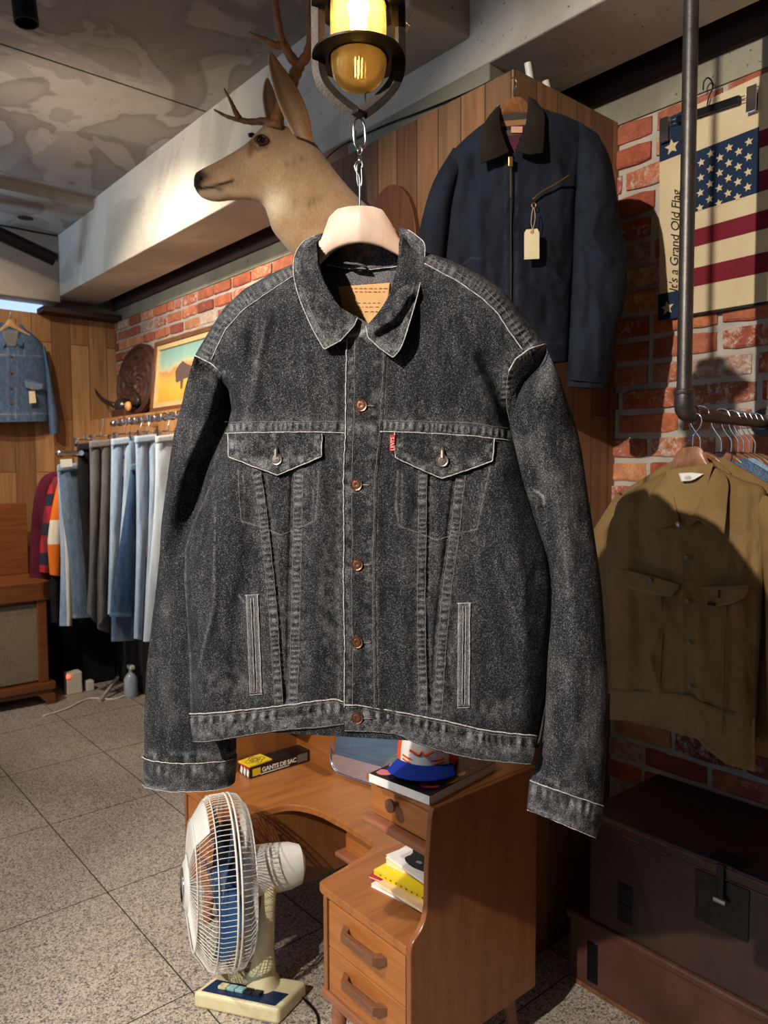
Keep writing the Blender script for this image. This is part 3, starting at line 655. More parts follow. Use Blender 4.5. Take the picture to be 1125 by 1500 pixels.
# front buttons
def button(p, mat, parent, r=0.0088):
    nn = JP.n; mb = MB(); mb.lathe([(r, -0.003), (r, 0.001), (r*0.92, 0.0022), (r*0.72, 0.0016), (r*0.62, 0.0026), (r*0.3, 0.0030), (0.0, 0.0022)], p, nn, 28)
    for k in range(10):
        a = 2*PI*k/10; q = p+nn*0.0019+rh*(math.cos(a)*r*0.80)+np.array([0, 0, math.sin(a)*r*0.80]); mb.tube([q-nn*0.0004, q+nn*0.0005], r*0.09, 5)
    return mb.build('button', mat, parent, smooth=True, autos=0.5)
for (x, y) in BTN:
    button(JP(x, y, float(plk_h(np.array(float(x)), np.array(float(y))))+2.2), M_copper, jr)
    lines('button_hole', JP, [[(x+7, y), (x+20, y+1)]], lambda a, b: plk_h(a, b)+0.3, 0.0011, M_thr, jr, n=5)
# waistband: left and right halves
WB = [([(277, 1046), (300, 1045), (349, 1041), (416, 1033.5), (484, 1024.5), (504, 1028)], [(283, 1088), (310, 1087), (360, 1079), (416, 1070.5), (467, 1067), (504, 1062)], 'L'),
      ([(504, 1032), (530, 1034), (589, 1044), (642, 1054), (713, 1070), (787, 1078)], [(505, 1072), (545, 1073), (582, 1077), (607, 1088), (664, 1106), (713, 1115), (779, 1121)], 'R')]
def wb_h(x, y, top=None, which='L'):
    yy = np.minimum(y, 1060.0)
    h = 36*outline_s(x, np.minimum(y, 1030), 52)+10+(3 if which == 'R' else 0)*np.exp(-((x-504)/40)**2)
    ph = x/15+1.5*vnoise(x*0.02, x*0, 8)
    d = y-np.interp(x, [p[0] for p in top], [p[1] for p in top]); k = d/40
    h += 1.9*np.sin(2*PI*ph+0.9*fbm(x*.05, y*.05, 2)*3)*np.exp(-((k-0.30)/0.2)**2)+1.0*fbm(x*.06, y*.10, 19)*2
    h += -3.0*np.exp(-((d-17-4*vnoise(x*0.03, x*0, 4))/3.0)**2)*np.clip(0.6+1.2*vnoise(x*0.02, x*0+3, 6), 0, 1)+2.4*np.exp(-((k-0.7)/0.25)**2)
    return h
for top, bot, wh in WB:
    def ww(x, y, u, v, top=top):
        d = y-np.interp(x, [p[0] for p in top], [p[1] for p in top]); k = d/40; ph = x/15+1.5*vnoise(x*0.02, x*0, 8)
        w = 0.75*np.exp(-((k-0.28)/0.2)**2)*np.clip(0.1+0.6*np.sin(2*PI*ph)+2*fbm(x*.12, y*.06, 9), 0, 1)
        w += 0.42*np.exp(-((k-0.75)/0.22)**2)*np.clip(0.35+2.0*fbm(x*.16, y*.12, 19), 0, 1)+0.08
        return np.clip(w*0.62, 0, 1)
    hfw = lambda x, y, u=None, v=None, top=top, wh=wh: wb_h(np.asarray(x, float), np.asarray(y, float), top, wh)
    T = sm(top, 6); B = sm(bot, 6); nu, nv = 230, 34
    G = coons(T, B, [T[0], B[0]], [T[-1], B[-1]], nu, nv); X, Y = G[..., 0], G[..., 1]; U, V = np.meshgrid(np.linspace(0, 1, nu), np.linspace(0, 1, nv))
    H = hfw(X, Y); Fp = JP(X, Y, H); Bk = JP(X, Y, np.minimum(-36*outline_s(X, np.minimum(Y, 1030), 60)-4, H-6))
    grid_mesh('waistband', np.concatenate([Fp, Fp[-1:]*0.5+JP(X, Y, H-5)[-1:]*0.5, JP(X, Y, H-5)[::-1]], 0), np.concatenate([ww(X, Y, U, V), ww(X, Y, U, V)[-1:], ww(X, Y, U, V)[::-1]*0.3], 0), M_dn, jr)
    grid_mesh('waistband_back', Bk, ww(X, Y, U, V)*0.3, M_dn, jr, solid=0.003)
    lines('waistband_edge', JP, [(list(T), 0.0010)], lambda x, y: hfw(x, y)+0.6, 0.001, M_edge, jr, jit=1.4)
    lines('waistband_stitching', JP, [([tuple(p+(0, -1.5)) for p in B], 0.0006), [tuple(p+(0, 4)) for p in T]], lambda x, y: hfw(x, y)+0.2, 0.0004, M_thr, jr, n=4, jit=1.4)
button(JP(523, 1052, 50.5), M_copper, jr)
lines('button_hole', JP, [[(530, 1052), (543, 1053)]], lambda a, b: np.asarray(a)*0+49.5, 0.0011, M_thr, jr, n=5)
# sleeves
SL = [(285, 521), (268, 578), (252, 630), (235, 700), (221, 760), (213, 835), (205, 900), (196, 985), (192, 1060), (192.5, 1122)]
SR = [(329, 548), (344, 590), (348, 640), (342, 710), (334, 780), (330, 840), (329, 910), (330, 985), (330, 1060), (329, 1126)]
VAL = [(334, 552), (318, 610), (290, 670), (262, 745), (236, 830)]
def sl_h(x, y, t, v):
    c = -10-42*sstep((y-560)/260); r = 33*(4*t*(1-t))**0.42
    h = c+r+8*sstep((560-y)/60)*0
    d, sg, ar = pdist(x, y, VAL); sd = d*sg; fade = sstep((850-y)/120)
    h += fade*(7*np.exp(-((sd-14)/12)**2)*(sg > 0)-0) if False else 0
    h += -15*fade*np.exp(-((-d*sg*1.0-10)/10)**2)*0
    # soft roll: ridge left of the valley line, drop right of it, then a second roll
    h = bh(x, y)*0.9*(1-sstep(v/0.10))+h*sstep(v/0.10)
    left = (x < np.interp(y, [p[1] for p in VAL], [p[0] for p in VAL]))
    s2 = np.where(left, -d, d)
    h += fade*(8*np.exp(-((s2+14)/12)**2)-24*np.exp(-((s2-9)/12)**2))
    h += 4*fbm(x*.018, y*.01, 81)+3.0*fbm(x*.05, y*.018, 82)*(0.5+0.5*sstep((y-650)/100))+0.6*fbm(x*.13, y*.08, 83)
    return h
def sl_b(x, y, t, v): return -10-42*sstep((y-560)/260)-30*(4*t*(1-t))**0.5
def sl_w(x, y):
    w = 0.10*np.clip(fbm(x*.03, y*.02, 5)*2, 0, 1)+0.35*np.exp(-((y-1116)/7)**2)*np.clip(0.2+2*fbm(x*.12, y*.1, 9), 0, 1)
    w += 0.4*np.exp(-(pdist(x, y, [(285, 524), (307, 533), (327, 547)])[0]/4)**2)*0.8
    return np.clip(w, 0, 1)
def wrap_sleeve(name, Lp, Rp, h, b_, w, nv, nu): return tube_cloth(name, JP, Lp, Rp, nv, nu, h, b_, w, M_dn, jr)
wrap_sleeve('sleeve', SL, SR, sl_h, sl_b, sl_w, 330, 90)
QL = [(741, 566), (744, 612), (752, 660), (768, 720), (785, 772), (804, 830), (806, 905), (801, 964), (797, 1056), (789, 1105), (777, 1143)]
QR = [(798, 504), (822, 560), (848, 640), (861, 722), (873, 800), (881, 857), (887, 933), (891, 1010), (890, 1066), (887, 1120), (883, 1180)]
def sr_h(x, y, t, v):
    c = 6-4*sstep((y-900)/200)+14*sstep((640-y)/80); r = 30*(4*t*(1-t))**0.42
    h = c+r+4*fbm(x*.02, y*.01, 91)+2.6*fbm(x*.05, y*.016, 92)+0.6*fbm(x*.13, y*.08, 93)
    h = (bh(x, y)*0.9+4)*(1-sstep(v/0.12))+h*sstep(v/0.12)
    h += folds(x, y, [([(800, 640), (830, 760), (842, 900), (838, 1040)], 4, 14, 'r'), ([(770, 640), (790, 720), (812, 790)], -5, 7, 'r'), ([(850, 1080), (872, 1150)], -3, 7, 'r')])
    return h
def sr_b(x, y, t, v): return 4-32*(4*t*(1-t))**0.5
def sr_w(x, y):
    w = 0.12*np.clip(fbm(x*.03, y*.02, 5)*2, 0, 1)+0.4*np.exp(-(pdist(x, y, [(741, 575), (745, 548), (757, 528), (798, 508)])[0]/4)**2)*0.9
    yl = np.interp(x, [777, 883], [1136, 1172]); w += 0.35*np.exp(-((y-yl)/7)**2)*np.clip(0.2+2*fbm(x*.12, y*.1, 9), 0, 1)
    w += 0.5*np.exp(-(pdist(x, y, [(783, 718), (796, 727), (797, 738)])[0]/1.6)**2)+0.12*np.exp(-(pdist(x, y, [(826, 800), (833, 870)])[0]/2)**2)
    return np.clip(w, 0, 1)
wrap_sleeve('sleeve', QL, QR, sr_h, sr_b, sr_w, 330, 80)
def shx(fn, Lp, Rp):
    Lc, Rc = np.array(Lp, float), np.array(Rp, float)
    def g(x, y):
        x = np.asarray(x, float); y = np.asarray(y, float)
        xl = np.interp(y, Lc[:, 1], Lc[:, 0]); xr = np.interp(y, Rc[:, 1], Rc[:, 0]); t = np.clip((x-xl)/(xr-xl), 0.03, 0.97); return fn(x, y, t, t)
    return g
lines('armhole_seam', JP, [[(285, 521), (307, 531), (326, 547)]], lambda x, y: shx(sl_h, SL, SR)(x, np.maximum(y, 550))+4, 0.0011, M_edge, jr, jit=0.8)
lines('armhole_seam', JP, [[(799, 504), (775, 511), (755, 526), (745, 545)]], lambda x, y: bh(x, y)+12, 0.0011, M_edge, jr, jit=0.8)
lines('armhole_seam', JP, [[(745, 545), (741, 570), (743, 600), (748, 622)]], lambda x, y: bh(x, y)+8, 0.0005, M_thr, jr, jit=0.8)
# cuffs
def cuff(tl, tr, bl, br, c0, hgt, sag, seed):
    Lp = [tl, ((tl[0]+bl[0])/2-0.5, (tl[1]+bl[1])/2), bl]; Rp = [tr, ((tr[0]+br[0])/2+0.5, (tr[1]+br[1])/2), br]
    def h(x, y, t, v):
        k = v; ph = t*9+seed+0.7*vnoise(t*4, t*0, seed)
        return c0+hgt*(4*t*(1-t))**0.42+1.1*np.sin(2*PI*ph)*np.exp(-((k-0.28)/0.22)**2)+2.0*fbm(x*.05, y*.06, seed)+0.7*fbm(x*.14, y*.14, seed+2)
    def w(x, y):
        vv = np.clip((y-np.interp(x, [tl[0], tr[0]], [tl[1], tr[1]]))/42, 0, 1)
        return 0.6*np.clip(0.08+0.6*np.exp(-((vv-0.25)/0.2)**2)*np.clip(0.1+0.6*np.sin(2*PI*(x/13))+2*fbm(x*.1, y*.06, seed), 0, 1)+0.5*np.exp(-((vv-0.95)/0.1)**2)*np.clip(0.4+2*fbm(x*.16, y*.16, 8), 0, 1)+0.3*np.clip(fbm(x*.1, y*.1, 12)*2, 0, 1), 0, 1)
    o = tube_cloth('cuff', JP, Lp, Rp, 36, 90, h, lambda x, y, t, v: c0-hgt*(4*t*(1-t))**0.5, w, M_dn, jr, smoothn=8)
    th = lambda x, y: h(np.asarray(x, float), np.asarray(y, float), np.clip((np.asarray(x, float)-tl[0])/(tr[0]-tl[0]), 0.02, 0.98), 0.0)+0.8
    lines('cuff_edge', JP, [([tl, ((tl[0]*.66+tr[0]*.34), tl[1]*.66+tr[1]*.34+sag*2), ((tl[0]*.33+tr[0]*.67), tl[1]*.33+tr[1]*.67+sag), tr], 0.0009), ([bl, ((bl[0]+br[0])/2, (bl[1]+br[1])/2), br], 0.0005)], th, 0.0009, M_edge, jr, jit=1.2)
    return o
cuff((191, 1123), (330, 1126), (192.5, 1165), (327, 1167), -52, 37, -0.5, 3)
cuff((776, 1143), (884, 1181), (772, 1186), (873, 1228), 2, 33, 0.5, 6)
# neck: inside back, stand, label, loop, collar leaves
inner = lambda x, y, u, v: -36+0.8*fbm(x*.06, y*.06, 2)+0*x
patch('back_neck_lining', JP, [(462, 352), (527, 350), (592, 350)], [(462, 500), (527, 505), (592, 500)], 60, 60, inner, lambda x, y, u, v: 0.15*np.clip(fbm(x*.1, y*.1, 3)*2, 0, 1), M_dn_in, jr)
patch('collar_stand', JP, [(464, 345), (527, 340), (590, 342)], [(466, 378), (500, 385), (540, 386.5), (588, 381)], 60, 14, lambda x, y, u, v: -33+1.2*fbm(x*.1, y*.08, 3)+0*x, lambda x, y, u, v: 0.15+0.4*np.clip(fbm(x*.1, y*.1, 5)*2, 0, 1), M_dn, jr)
lines('stand_edge', JP, [[(466, 378), (500, 385), (540, 386.5), (588, 381)]], lambda x, y: -31.5+0*x, 0.0007, M_edge, jr, jit=0.8)
lab = patch('leather_patch', JP, [(487, 412), (527, 409), (567, 406)], [(497, 452), (527, 470), (560, 466)], 40, 26, lambda x, y, u, v: -33.5+0.6*fbm(x*.05, y*.05, 9), lambda x, y, u, v: 0*x, M_label, jr, solid=0.0012, label='tan card neck patch')
for k, (xa, xb, yy) in enumerate(((498, 560, 415), (500, 556, 420), (503, 552, 437), (505, 550, 443), (512, 548, 450))):
    xx = xa; ln = []
    rr = random.Random(k)
    while xx < xb:
        w_ = rr.uniform(2, 6); ln.append([(xx, yy), (xx+w_*0.6, yy-0.6), (xx+w_, yy)]); xx += w_+rr.uniform(2, 4)
    lines('patch_print', JP, ln, lambda x, y: -32.6+0*x, 0.0004, M_labelink, jr, n=4)
mb = MB(); mb.tube(JP(np.array([499, 501, 508, 520, 530, 535]), np.array([374, 378, 381, 382, 384, 388]), np.array([-31, -24, -18, -17, -20, -30])), 0.0042, 8, flat=0.0016, up=(0, 0, 1)); mb.build('hanging_loop', M_dn_in, jr, smooth=True)
# leaves
def leaf(F, O, hF, hO, bottom, extra, seed, bend):
    F = sm(F, 6); O = sm(O, 6); nu, nv = 110, 60   # u along, v from fold to outer edge
    G = coons(F, O, [F[0], O[0]], bottom, nu, nv); X, Y = G[..., 0], G[..., 1]; U, V = np.meshgrid(np.linspace(0, 1, nu), np.linspace(0, 1, nv))
    h = np.interp(U, *hF)*(1-V)+np.interp(U, *hO)*V+6*np.sin(PI*V)*np.interp(U, [0, 0.4, 1], [0.4, 1, 0.8])+0.9*fbm(X*.07, Y*.07, seed)*2+bend(X, Y)
    d = np.minimum(pdist(X, Y, O)[0], pdist(X, Y, bottom)[0])
    w = 0.5*np.exp(-((d-4)/3.5)**2)*np.clip(0.4+2.0*fbm(X*.15, Y*.15, seed), 0, 1)+0.3*np.exp(-((d-9)/0.9)**2)+0.22*np.clip(fbm(X*.1, Y*.1, seed+3)*2+0.2, 0, 1)
    tip = O[-1]; w += 0.5*np.exp(-((X-tip[0])**2+(Y-tip[1])**2)/22**2)*np.clip(0.4+2*fbm(X*.13, Y*.13, 4), 0, 1)
    H = h; Pt = JP(X, Y, H)
    o = grid_mesh('collar', Pt, np.clip(w*0.6, 0, 1), M_dn, jr, solid=0.0026)
    mb = MB(); E = np.concatenate([Pt[-1, :], Pt[::-1, -1][1:]], 0); mb.tube(E[::2]+JP.n*0.0003, 0.0008, 5); mb.build('collar_edge', M_edge, jr, smooth=True)
LF = [(472, 337), (468, 356), (468, 384), (476, 412), (495, 446), (524, 465)]; LO = [(459, 343), (441, 358), (431, 378), (431, 408), (441, 443), (458, 482), (475, 512)]
leaf(LF, LO, ([0, .2, .5, .8, 1], [-12, 4, 28, 48, 56]), ([0, .15, .3, .55, .8, 1], [-8, 6, 24, 48, 58, 62]), [(524, 465), (519, 477), (499, 499), (475, 512)], 0, 5,
     lambda x, y: folds(x, y, [([(440, 420), (470, 410), (480, 415)], 2.5, 6, 'r'), ([(496, 450), (500, 490)], 2, 7, 'r')]))
RF = [(582, 329), (584, 350), (582, 385), (570, 430), (555, 456), (536, 478)]; RO = [(597, 335), (611, 346), (622, 358), (621, 385), (613, 427), (600, 473), (588, 508), (576, 524)]
leaf(RF, RO, ([0, .2, .5, .8, 1], [-12, 4, 28, 50, 58]), ([0, .12, .3, .55, .8, 1], [-6, 8, 28, 54, 68, 70]), [(536, 478), (539, 494), (556, 510), (576, 524)], 0, 15,
     lambda x, y: folds(x, y, [([(604, 425), (585, 458), (550, 482)], 9, 9, 'r'), ([(604, 440), (585, 474), (556, 492)], -9, 7, 'r')]))
patch('collar_stand_front', JP, [(500, 474), (520, 462), (540, 474)], [(500, 500), (520, 503), (552, 506)], 30, 16, lambda x, y, u, v: 50+0.8*fbm(x*.1, y*.1, 3)+0*x, lambda x, y, u, v: np.clip(0.2+0.8*np.exp(-(pdist(x, y, [(511, 492), (527, 489), (534, 484)])[0]/2.5)**2), 0, 1), M_dn, jr, solid=0.002)
# red tab with white lettering
tab = patch('red_tab', JP, [(571, 637), (579, 637)], [(571, 661), (579, 663)], 5, 8, lambda x, y, u, v: bh(x, y)+5.2+0*u, lambda x, y, u, v: 0*x, M_red, jr, solid=0.0008, label='small red woven tab on the pocket flap edge')
M_wtxt = plain('white_thread', srgb(240, 225, 220), 0.8, var=0)
text_mesh('tab_lettering', "LEVI'S", 0.0075, M_wtxt, jr, JP(577.6, 660, float(bh(575, 650))+6.6), (0, 0, 1), -rh, 0.0002)
# ================================================================= its hanger
M_hw = wood('whitewashed_hanger_wood', srgb(216, 172, 142), srgb(248, 226, 208), axis=2, rough=0.5, scale=9, stretch=2.2)
hg = thing('wooden_hanger', 'pale wooden coat hanger carrying the black denim jacket', 'hanger', tuple(JP(527, 303)))
topc = [(330, 452), (400, 412), (470, 350), (482, 318), (494, 306), (510, 302), (527, 301), (545, 302), (560, 307), (572, 325), (584, 347), (650, 395), (735, 440)]
botc = [(335, 470), (405, 440), (471, 380), (484, 368), (495, 362), (510, 357), (527, 355), (545, 357), (560, 361), (570, 366), (582, 372), (648, 415), (732, 458)]
G = coons(topc, botc, [topc[0], botc[0]], [topc[-1], botc[-1]], 120, 14)
XX, YY = G[..., 0], G[..., 1]; U, V = np.meshgrid(np.linspace(0, 1, 120), np.linspace(0, 1, 14))
tk = 8*(np.sin(PI*np.clip(V, 0.03, 0.97)))**0.22*np.interp(XX, [330, 480, 527, 575, 735], [0.8, 1, 1.35, 1, 0.8]); off = -6-14*((XX-527)/200)**2
off = off+9*np.clip(1-np.abs(XX-527)/62, 0, 1)
# folded shape: the two arms meet at a centre ridge
Ff = JP(XX, YY, off+tk); Bb = JP(XX, YY, off-tk)
grid_mesh('shoulder_bar', np.concatenate([Ff, Bb[::-1]], 0), None, M_hw, hg)
mb = MB(); hk = [(527, 303), (527, 290), (527, 272), (526, 258), (522, 251), (520, 244), (523, 237), (528, 235), (531, 240), (530, 246)]
mb.tube([JP(x, y, 0) for x, y in smoothpts(hk, 6)], 0.0014, 8); mb.build('hook', M_chrome, hg, smooth=True)
# ================================================================= cage lamp over the jacket
M_iron = plain('dark_iron', srgb(54, 48, 44), 0.5, metal=0.7, var=0.3, scale=40, bump=0.0004, bscale=300)
LPc = JP(525, 62, 0)
def LZ(y): return JP(527, y, 0)[2]
lamp = thing('cage_lamp', 'caged pendant lamp with a glowing amber glass bell over the black jacket', 'lamp', (LPc[0], LPc[1], LZ(150)))
cx, cy = LPc[0], LPc[1]
# view tilts upward here: rings seen from below as ellipses
R1 = 0.060
def ring(z, r0, r1, t, nm):
    b = MB(); b.lathe([(r0, 0), (r1, 0), (r1, t), (r0, t), (r0, 0)], (cx, cy, z), n=48); return b.build(nm, M_iron, lamp, smooth=True, autos=0.6)
ring(LZ(86), 0.043, 0.066, 0.0030, 'ring'); ring(LZ(8), 0.043, 0.066, 0.0030, 'ring')
for k in range(2):
    a = [(-1, 1)[k]*rh[i] for i in range(3)]; a = np.array(a)
    prof = [(0.057, -40), (0.057, 0), (0.057, 60), (0.057, 88), (0.056, 104), (0.050, 122), (0.036, 140), (0.018, 156), (0.004, 166)]
    pts = [np.array((cx, cy, LZ(y)))+a*r for r, y in smoothpts(prof, 4)]
    b = MB(); b.tube(pts, 0.0022, 4, flat=0.010, up=tuple(rh)); b.build('cage_strap', M_iron, lamp)
b = MB(); b.box(cx-0.009, cx+0.009, cy-0.009, cy+0.009, LZ(169), LZ(164)); b.build('strap_joint', M_iron, lamp, bevel=0.001)
m = NM('amber_glass'); tr = m.n('BsdfTransparent'); tr.inputs[0].default_value = (1.0, 0.90, 0.62, 1); tl = m.n('BsdfTranslucent'); tl.inputs[0].default_value = (1.0, 0.80, 0.45, 1)
gl = m.n('BsdfGlossy'); gl.inputs['Roughness'].default_value = 0.05; x1 = m.n('MixShader'); x1.inputs[0].default_value = 0.34; m.t.links.new(tr.outputs[0], x1.inputs[1]); m.t.links.new(tl.outputs[0], x1.inputs[2])
x2 = m.n('MixShader'); fr_ = m.n('Fresnel'); fr_.inputs[0].default_value = 1.3; m.t.links.new(fr_.outputs[0], x2.inputs[0]); m.t.links.new(x1.outputs[0], x2.inputs[1]); m.t.links.new(gl.outputs[0], x2.inputs[2]); m.t.links.new(x2.outputs[0], m.out.inputs[0]); M_amber = m.m
b = MB(); gz = LZ(133); H = LZ(-50)-gz
pr = [(0.0, 0), (0.012, 0.001), (0.026, 0.007), (0.036, 0.018), (0.040, 0.034), (0.040, H)]
ins = [(r*0.95, h+0.0015) for r, h in pr][::-1]
b.lathe([(r, h) for r, h in pr]+[(max(r, 0), h) for r, h in ins], (cx, cy, gz), n=48)
b.build('glass_shade', M_amber, lamp, smooth=True)
m = NM('hot_filament'); m.P(col=(1, 0.7, 0.3, 1), ecol=(1, 0.70, 0.32, 1), estr=70); M_fil = m.m
m = NM('warm_filament'); m.P(col=(1, 0.7, 0.3, 1), ecol=(1, 0.66, 0.25, 1), estr=14); M_fil2 = m.m
m = NM('clear_bulb_glass'); m.P(col=(1, 0.95, 0.85, 1), rough=0.02, trans=1.0, ior=1.06); M_bulbglass = m.m
b = MB(); b.lathe([(0.0, 0), (0.008, 0.002), (0.014, 0.010), (0.016, 0.025), (0.014, 0.05), (0.012, 0.09), (0.012, 0.12)], (cx, cy, LZ(122)), n=24); bl = b.build('bulb', M_bulbglass, lamp, smooth=True)
for k in range(6):
    a = 2*PI*k/6; b = MB(); x, y = math.cos(a)*0.005, math.sin(a)*0.005
    b.tube([(cx+x, cy+y, LZ(112)), (cx+x*1.1, cy+y*1.1, LZ(72))], 0.0006, 5); f_ = b.build('filament', M_fil2, bl, local=True); f_.data.transform(Matrix.Translation(-Vector(lamp.location)))
b = MB(); b.lathe([(0.0, 0), (0.007, 0.004), (0.0095, 0.02), (0.014, 0.050), (0.018, 0.066), (0.0, 0.075)], (cx, cy, LZ(70)), n=20); f_ = b.build('glowing_core', M_fil, bl, smooth=True, local=True); f_.data.transform(Matrix.Translation(-Vector(lamp.location)))
b = MB(); b.lathe([(0.0, 0), (0.020, 0.0), (0.024, 0.02), (0.024, 0.09)], (cx, cy, LZ(-20)), n=20); b.build('socket', M_iron, lamp, smooth=True, autos=0.6)
b = MB(); b.tube([(cx, cy, LZ(-30)), (cx, cy, CEIL)], 0.006, 10); b.build('stem', M_iron, lamp, smooth=True)
b = MB(); b.tube([(cx+0.012, cy, LZ(-20)), (cx+0.012, cy+0.0, LZ(158))], 0.0016, 8); b.build('stay_rod', M_nickel, lamp, smooth=True)
b = MB(); b.lathe([(0.0, 0), (0.07, 0.0), (0.075, 0.01), (0.03, 0.05), (0.03, 0.06)], (cx, cy, LZ(-52)), n=40); b.build('cap', M_iron, lamp, smooth=True, autos=0.6)
# bright wires at the lamp side
b = MB(); b.tube([JP(x, y, -30) for x, y in smoothpts([(604, -10), (598, 4), (592, 14), (597, 20), (591, 27)], 4)], 0.0007, 5)
b.build('thin_wire', M_nickel, lamp, smooth=True)
# quick link and swivel hook
ql = thing('quick_link', 'oval steel quick link hanging from the cage lamp', 'chain link', tuple(JP(527, 172)))
pts = []
for k in range(28):
    a = 2*PI*k/28; x = 8.4*math.copysign(abs(math.cos(a))**0.9, math.cos(a)); y = 22*math.copysign(abs(math.sin(a))**0.6, math.sin(a)); pts.append(JP(527+x-0.5+0.05*y, 196+y, -x*0.25))
b = MB(); b.tube(pts, 0.0019, 8, closed=True); b.build('link', M_chrome, ql, smooth=True)
b = MB(); b.lathe([(0.0022, 0), (0.0034, 0.001), (0.0034, 0.013), (0.0022, 0.014)], JP(518.5, 206, 0), (0.05*rh[0], 0.05*rh[1], 1), 6); b.build('screw_sleeve', M_chrome, ql)
sh = thing('swivel_hook', 'small steel swivel hook joining quick link and coat hanger hook', 'hook', tuple(JP(527, 214)))
b = MB(); b.tube([JP(527+3.5*math.cos(a), 220+6.5*math.sin(a), 2.5*math.cos(a)) for a in np.linspace(0, 2*PI, 17)[:-1]], 0.0012, 6, closed=True); b.build('eye', M_chrome, sh, smooth=True)
b = MB(); b.lathe([(0.0012, 0), (0.0030, 0.002), (0.0030, 0.007), (0.0014, 0.010)], JP(527, 238, 0), (0, 0, 1), 12); b.build('barrel', M_chrome, sh, smooth=True, autos=0.6)
b = MB(); b.tube([JP(x, y, 0) for x, y in smoothpts([(527, 238), (523, 243), (523, 262), (525, 272), (529, 272), (530, 262), (529, 243)], 4)], 0.0011, 6); b.build('snap', M_chrome, sh, smooth=True)
# ================================================================= deer head
m = NM('deer_fur'); at = m.attr('Col'); n1 = m.noise(14, detail=5); n2 = m.noise(260, m.co(scale=(1, 1, 0.35)), detail=4, rough=0.7)
c = m.mix(m.ramp(n1, [(0.35, m.g(0)), (0.75, m.g(0.45))]), at.outputs['Color'], m.mix(1.0, at.outputs['Color'], srgb(196, 170, 140), 'MULTIPLY'))
c = m.mix(1.0, c, m.ramp(n2, [(0.3, (0.78, 0.75, 0.72)), (0.7, (1.12, 1.1, 1.06))]), 'MULTIPLY')
m.P(col=c, rough=0.9, sheen=0.3, spec=0.15, nor=m.bump(n2, 0.0012)); M_fur = m.m
M_antler = wood('antler_bone', srgb(120, 74, 38), srgb(186, 130, 78), axis=2, rough=0.5, scale=20, stretch=3, bump=0.0015)
DN = np.array([-0.36, -0.93, 0]); DN /= np.linalg.norm(DN)
DP = Plane((1.05, 2.12, 2.4), DN)
deer = thing('deer_head_mount', 'mounted deer head in profile with branching brown antlers', 'deer head', tuple(DP(600, 340)))
# centreline stations: (x, y, half height px, half width mm, direction handled by neighbours)
STN = [(286, 267, 3, 5), (288, 269, 11, 17), (296, 270, 17, 24), (310, 266, 23, 28), (328, 258, 28.5, 29), (346, 249, 34.5, 31), (366, 240, 42, 37), (388, 232, 49, 45), (408, 228, 53, 52),
       (430, 231, 55, 56), (452, 246, 54, 58), (470, 268, 57, 60), (488, 292, 64, 66), (510, 318, 74, 76), (540, 345, 86, 92), (580, 375, 100, 112), (620, 400, 112, 125)]
Sx = sm([s[:2] for s in STN], 5); hh = sm([(s[2], s[3]) for s in STN], 5)
top_prof = sm([(284, 262), (289, 252), (321, 235), (357, 213), (378, 192), (392, 181), (412, 184), (440, 196), (460, 210), (478, 235), (499, 263), (520, 288), (545, 312), (572, 340)], 6)
bot_prof = sm([(284, 272), (290, 283), (300, 291), (318, 295), (339, 293), (367, 293), (386, 299), (394, 318), (400, 336), (412, 352), (430, 372), (460, 400), (505, 440), (545, 470)], 6)
n_s = 90; u = np.linspace(0, 1, n_s); Tp = np.stack([np.interp(u, np.linspace(0, 1, len(top_prof)), top_prof[:, k]) for k in (0, 1)], -1); Bp = np.stack([np.interp(u, np.linspace(0, 1, len(bot_prof)), bot_prof[:, k]) for k in (0, 1)], -1)
Tp = resample(top_prof, np.interp(u, [0, 0.33, 0.45, 1], [0, 0.385, 0.52, 1])); Bp = resample(bot_prof, np.interp(u, [0, 0.33, 0.45, 1], [0, 0.29, 0.36, 1]))
ND = 48; ang = np.linspace(0, 2*PI, ND, endpoint=False)
Wd = np.interp(u, [0, 0.02, 0.06, 0.14, 0.24, 0.33, 0.42, 0.52, 0.65, 0.8, 1], [4, 15, 22, 27, 33, 46, 54, 56, 62, 84, 110])
PX = []; CC = []
fur = lambda r, g, b_: np.array(srgb(r, g, b_)[:3])
Ctop, Cside, Cbel = fur(176, 140, 104), fur(196, 164, 128), fur(232, 214, 184)
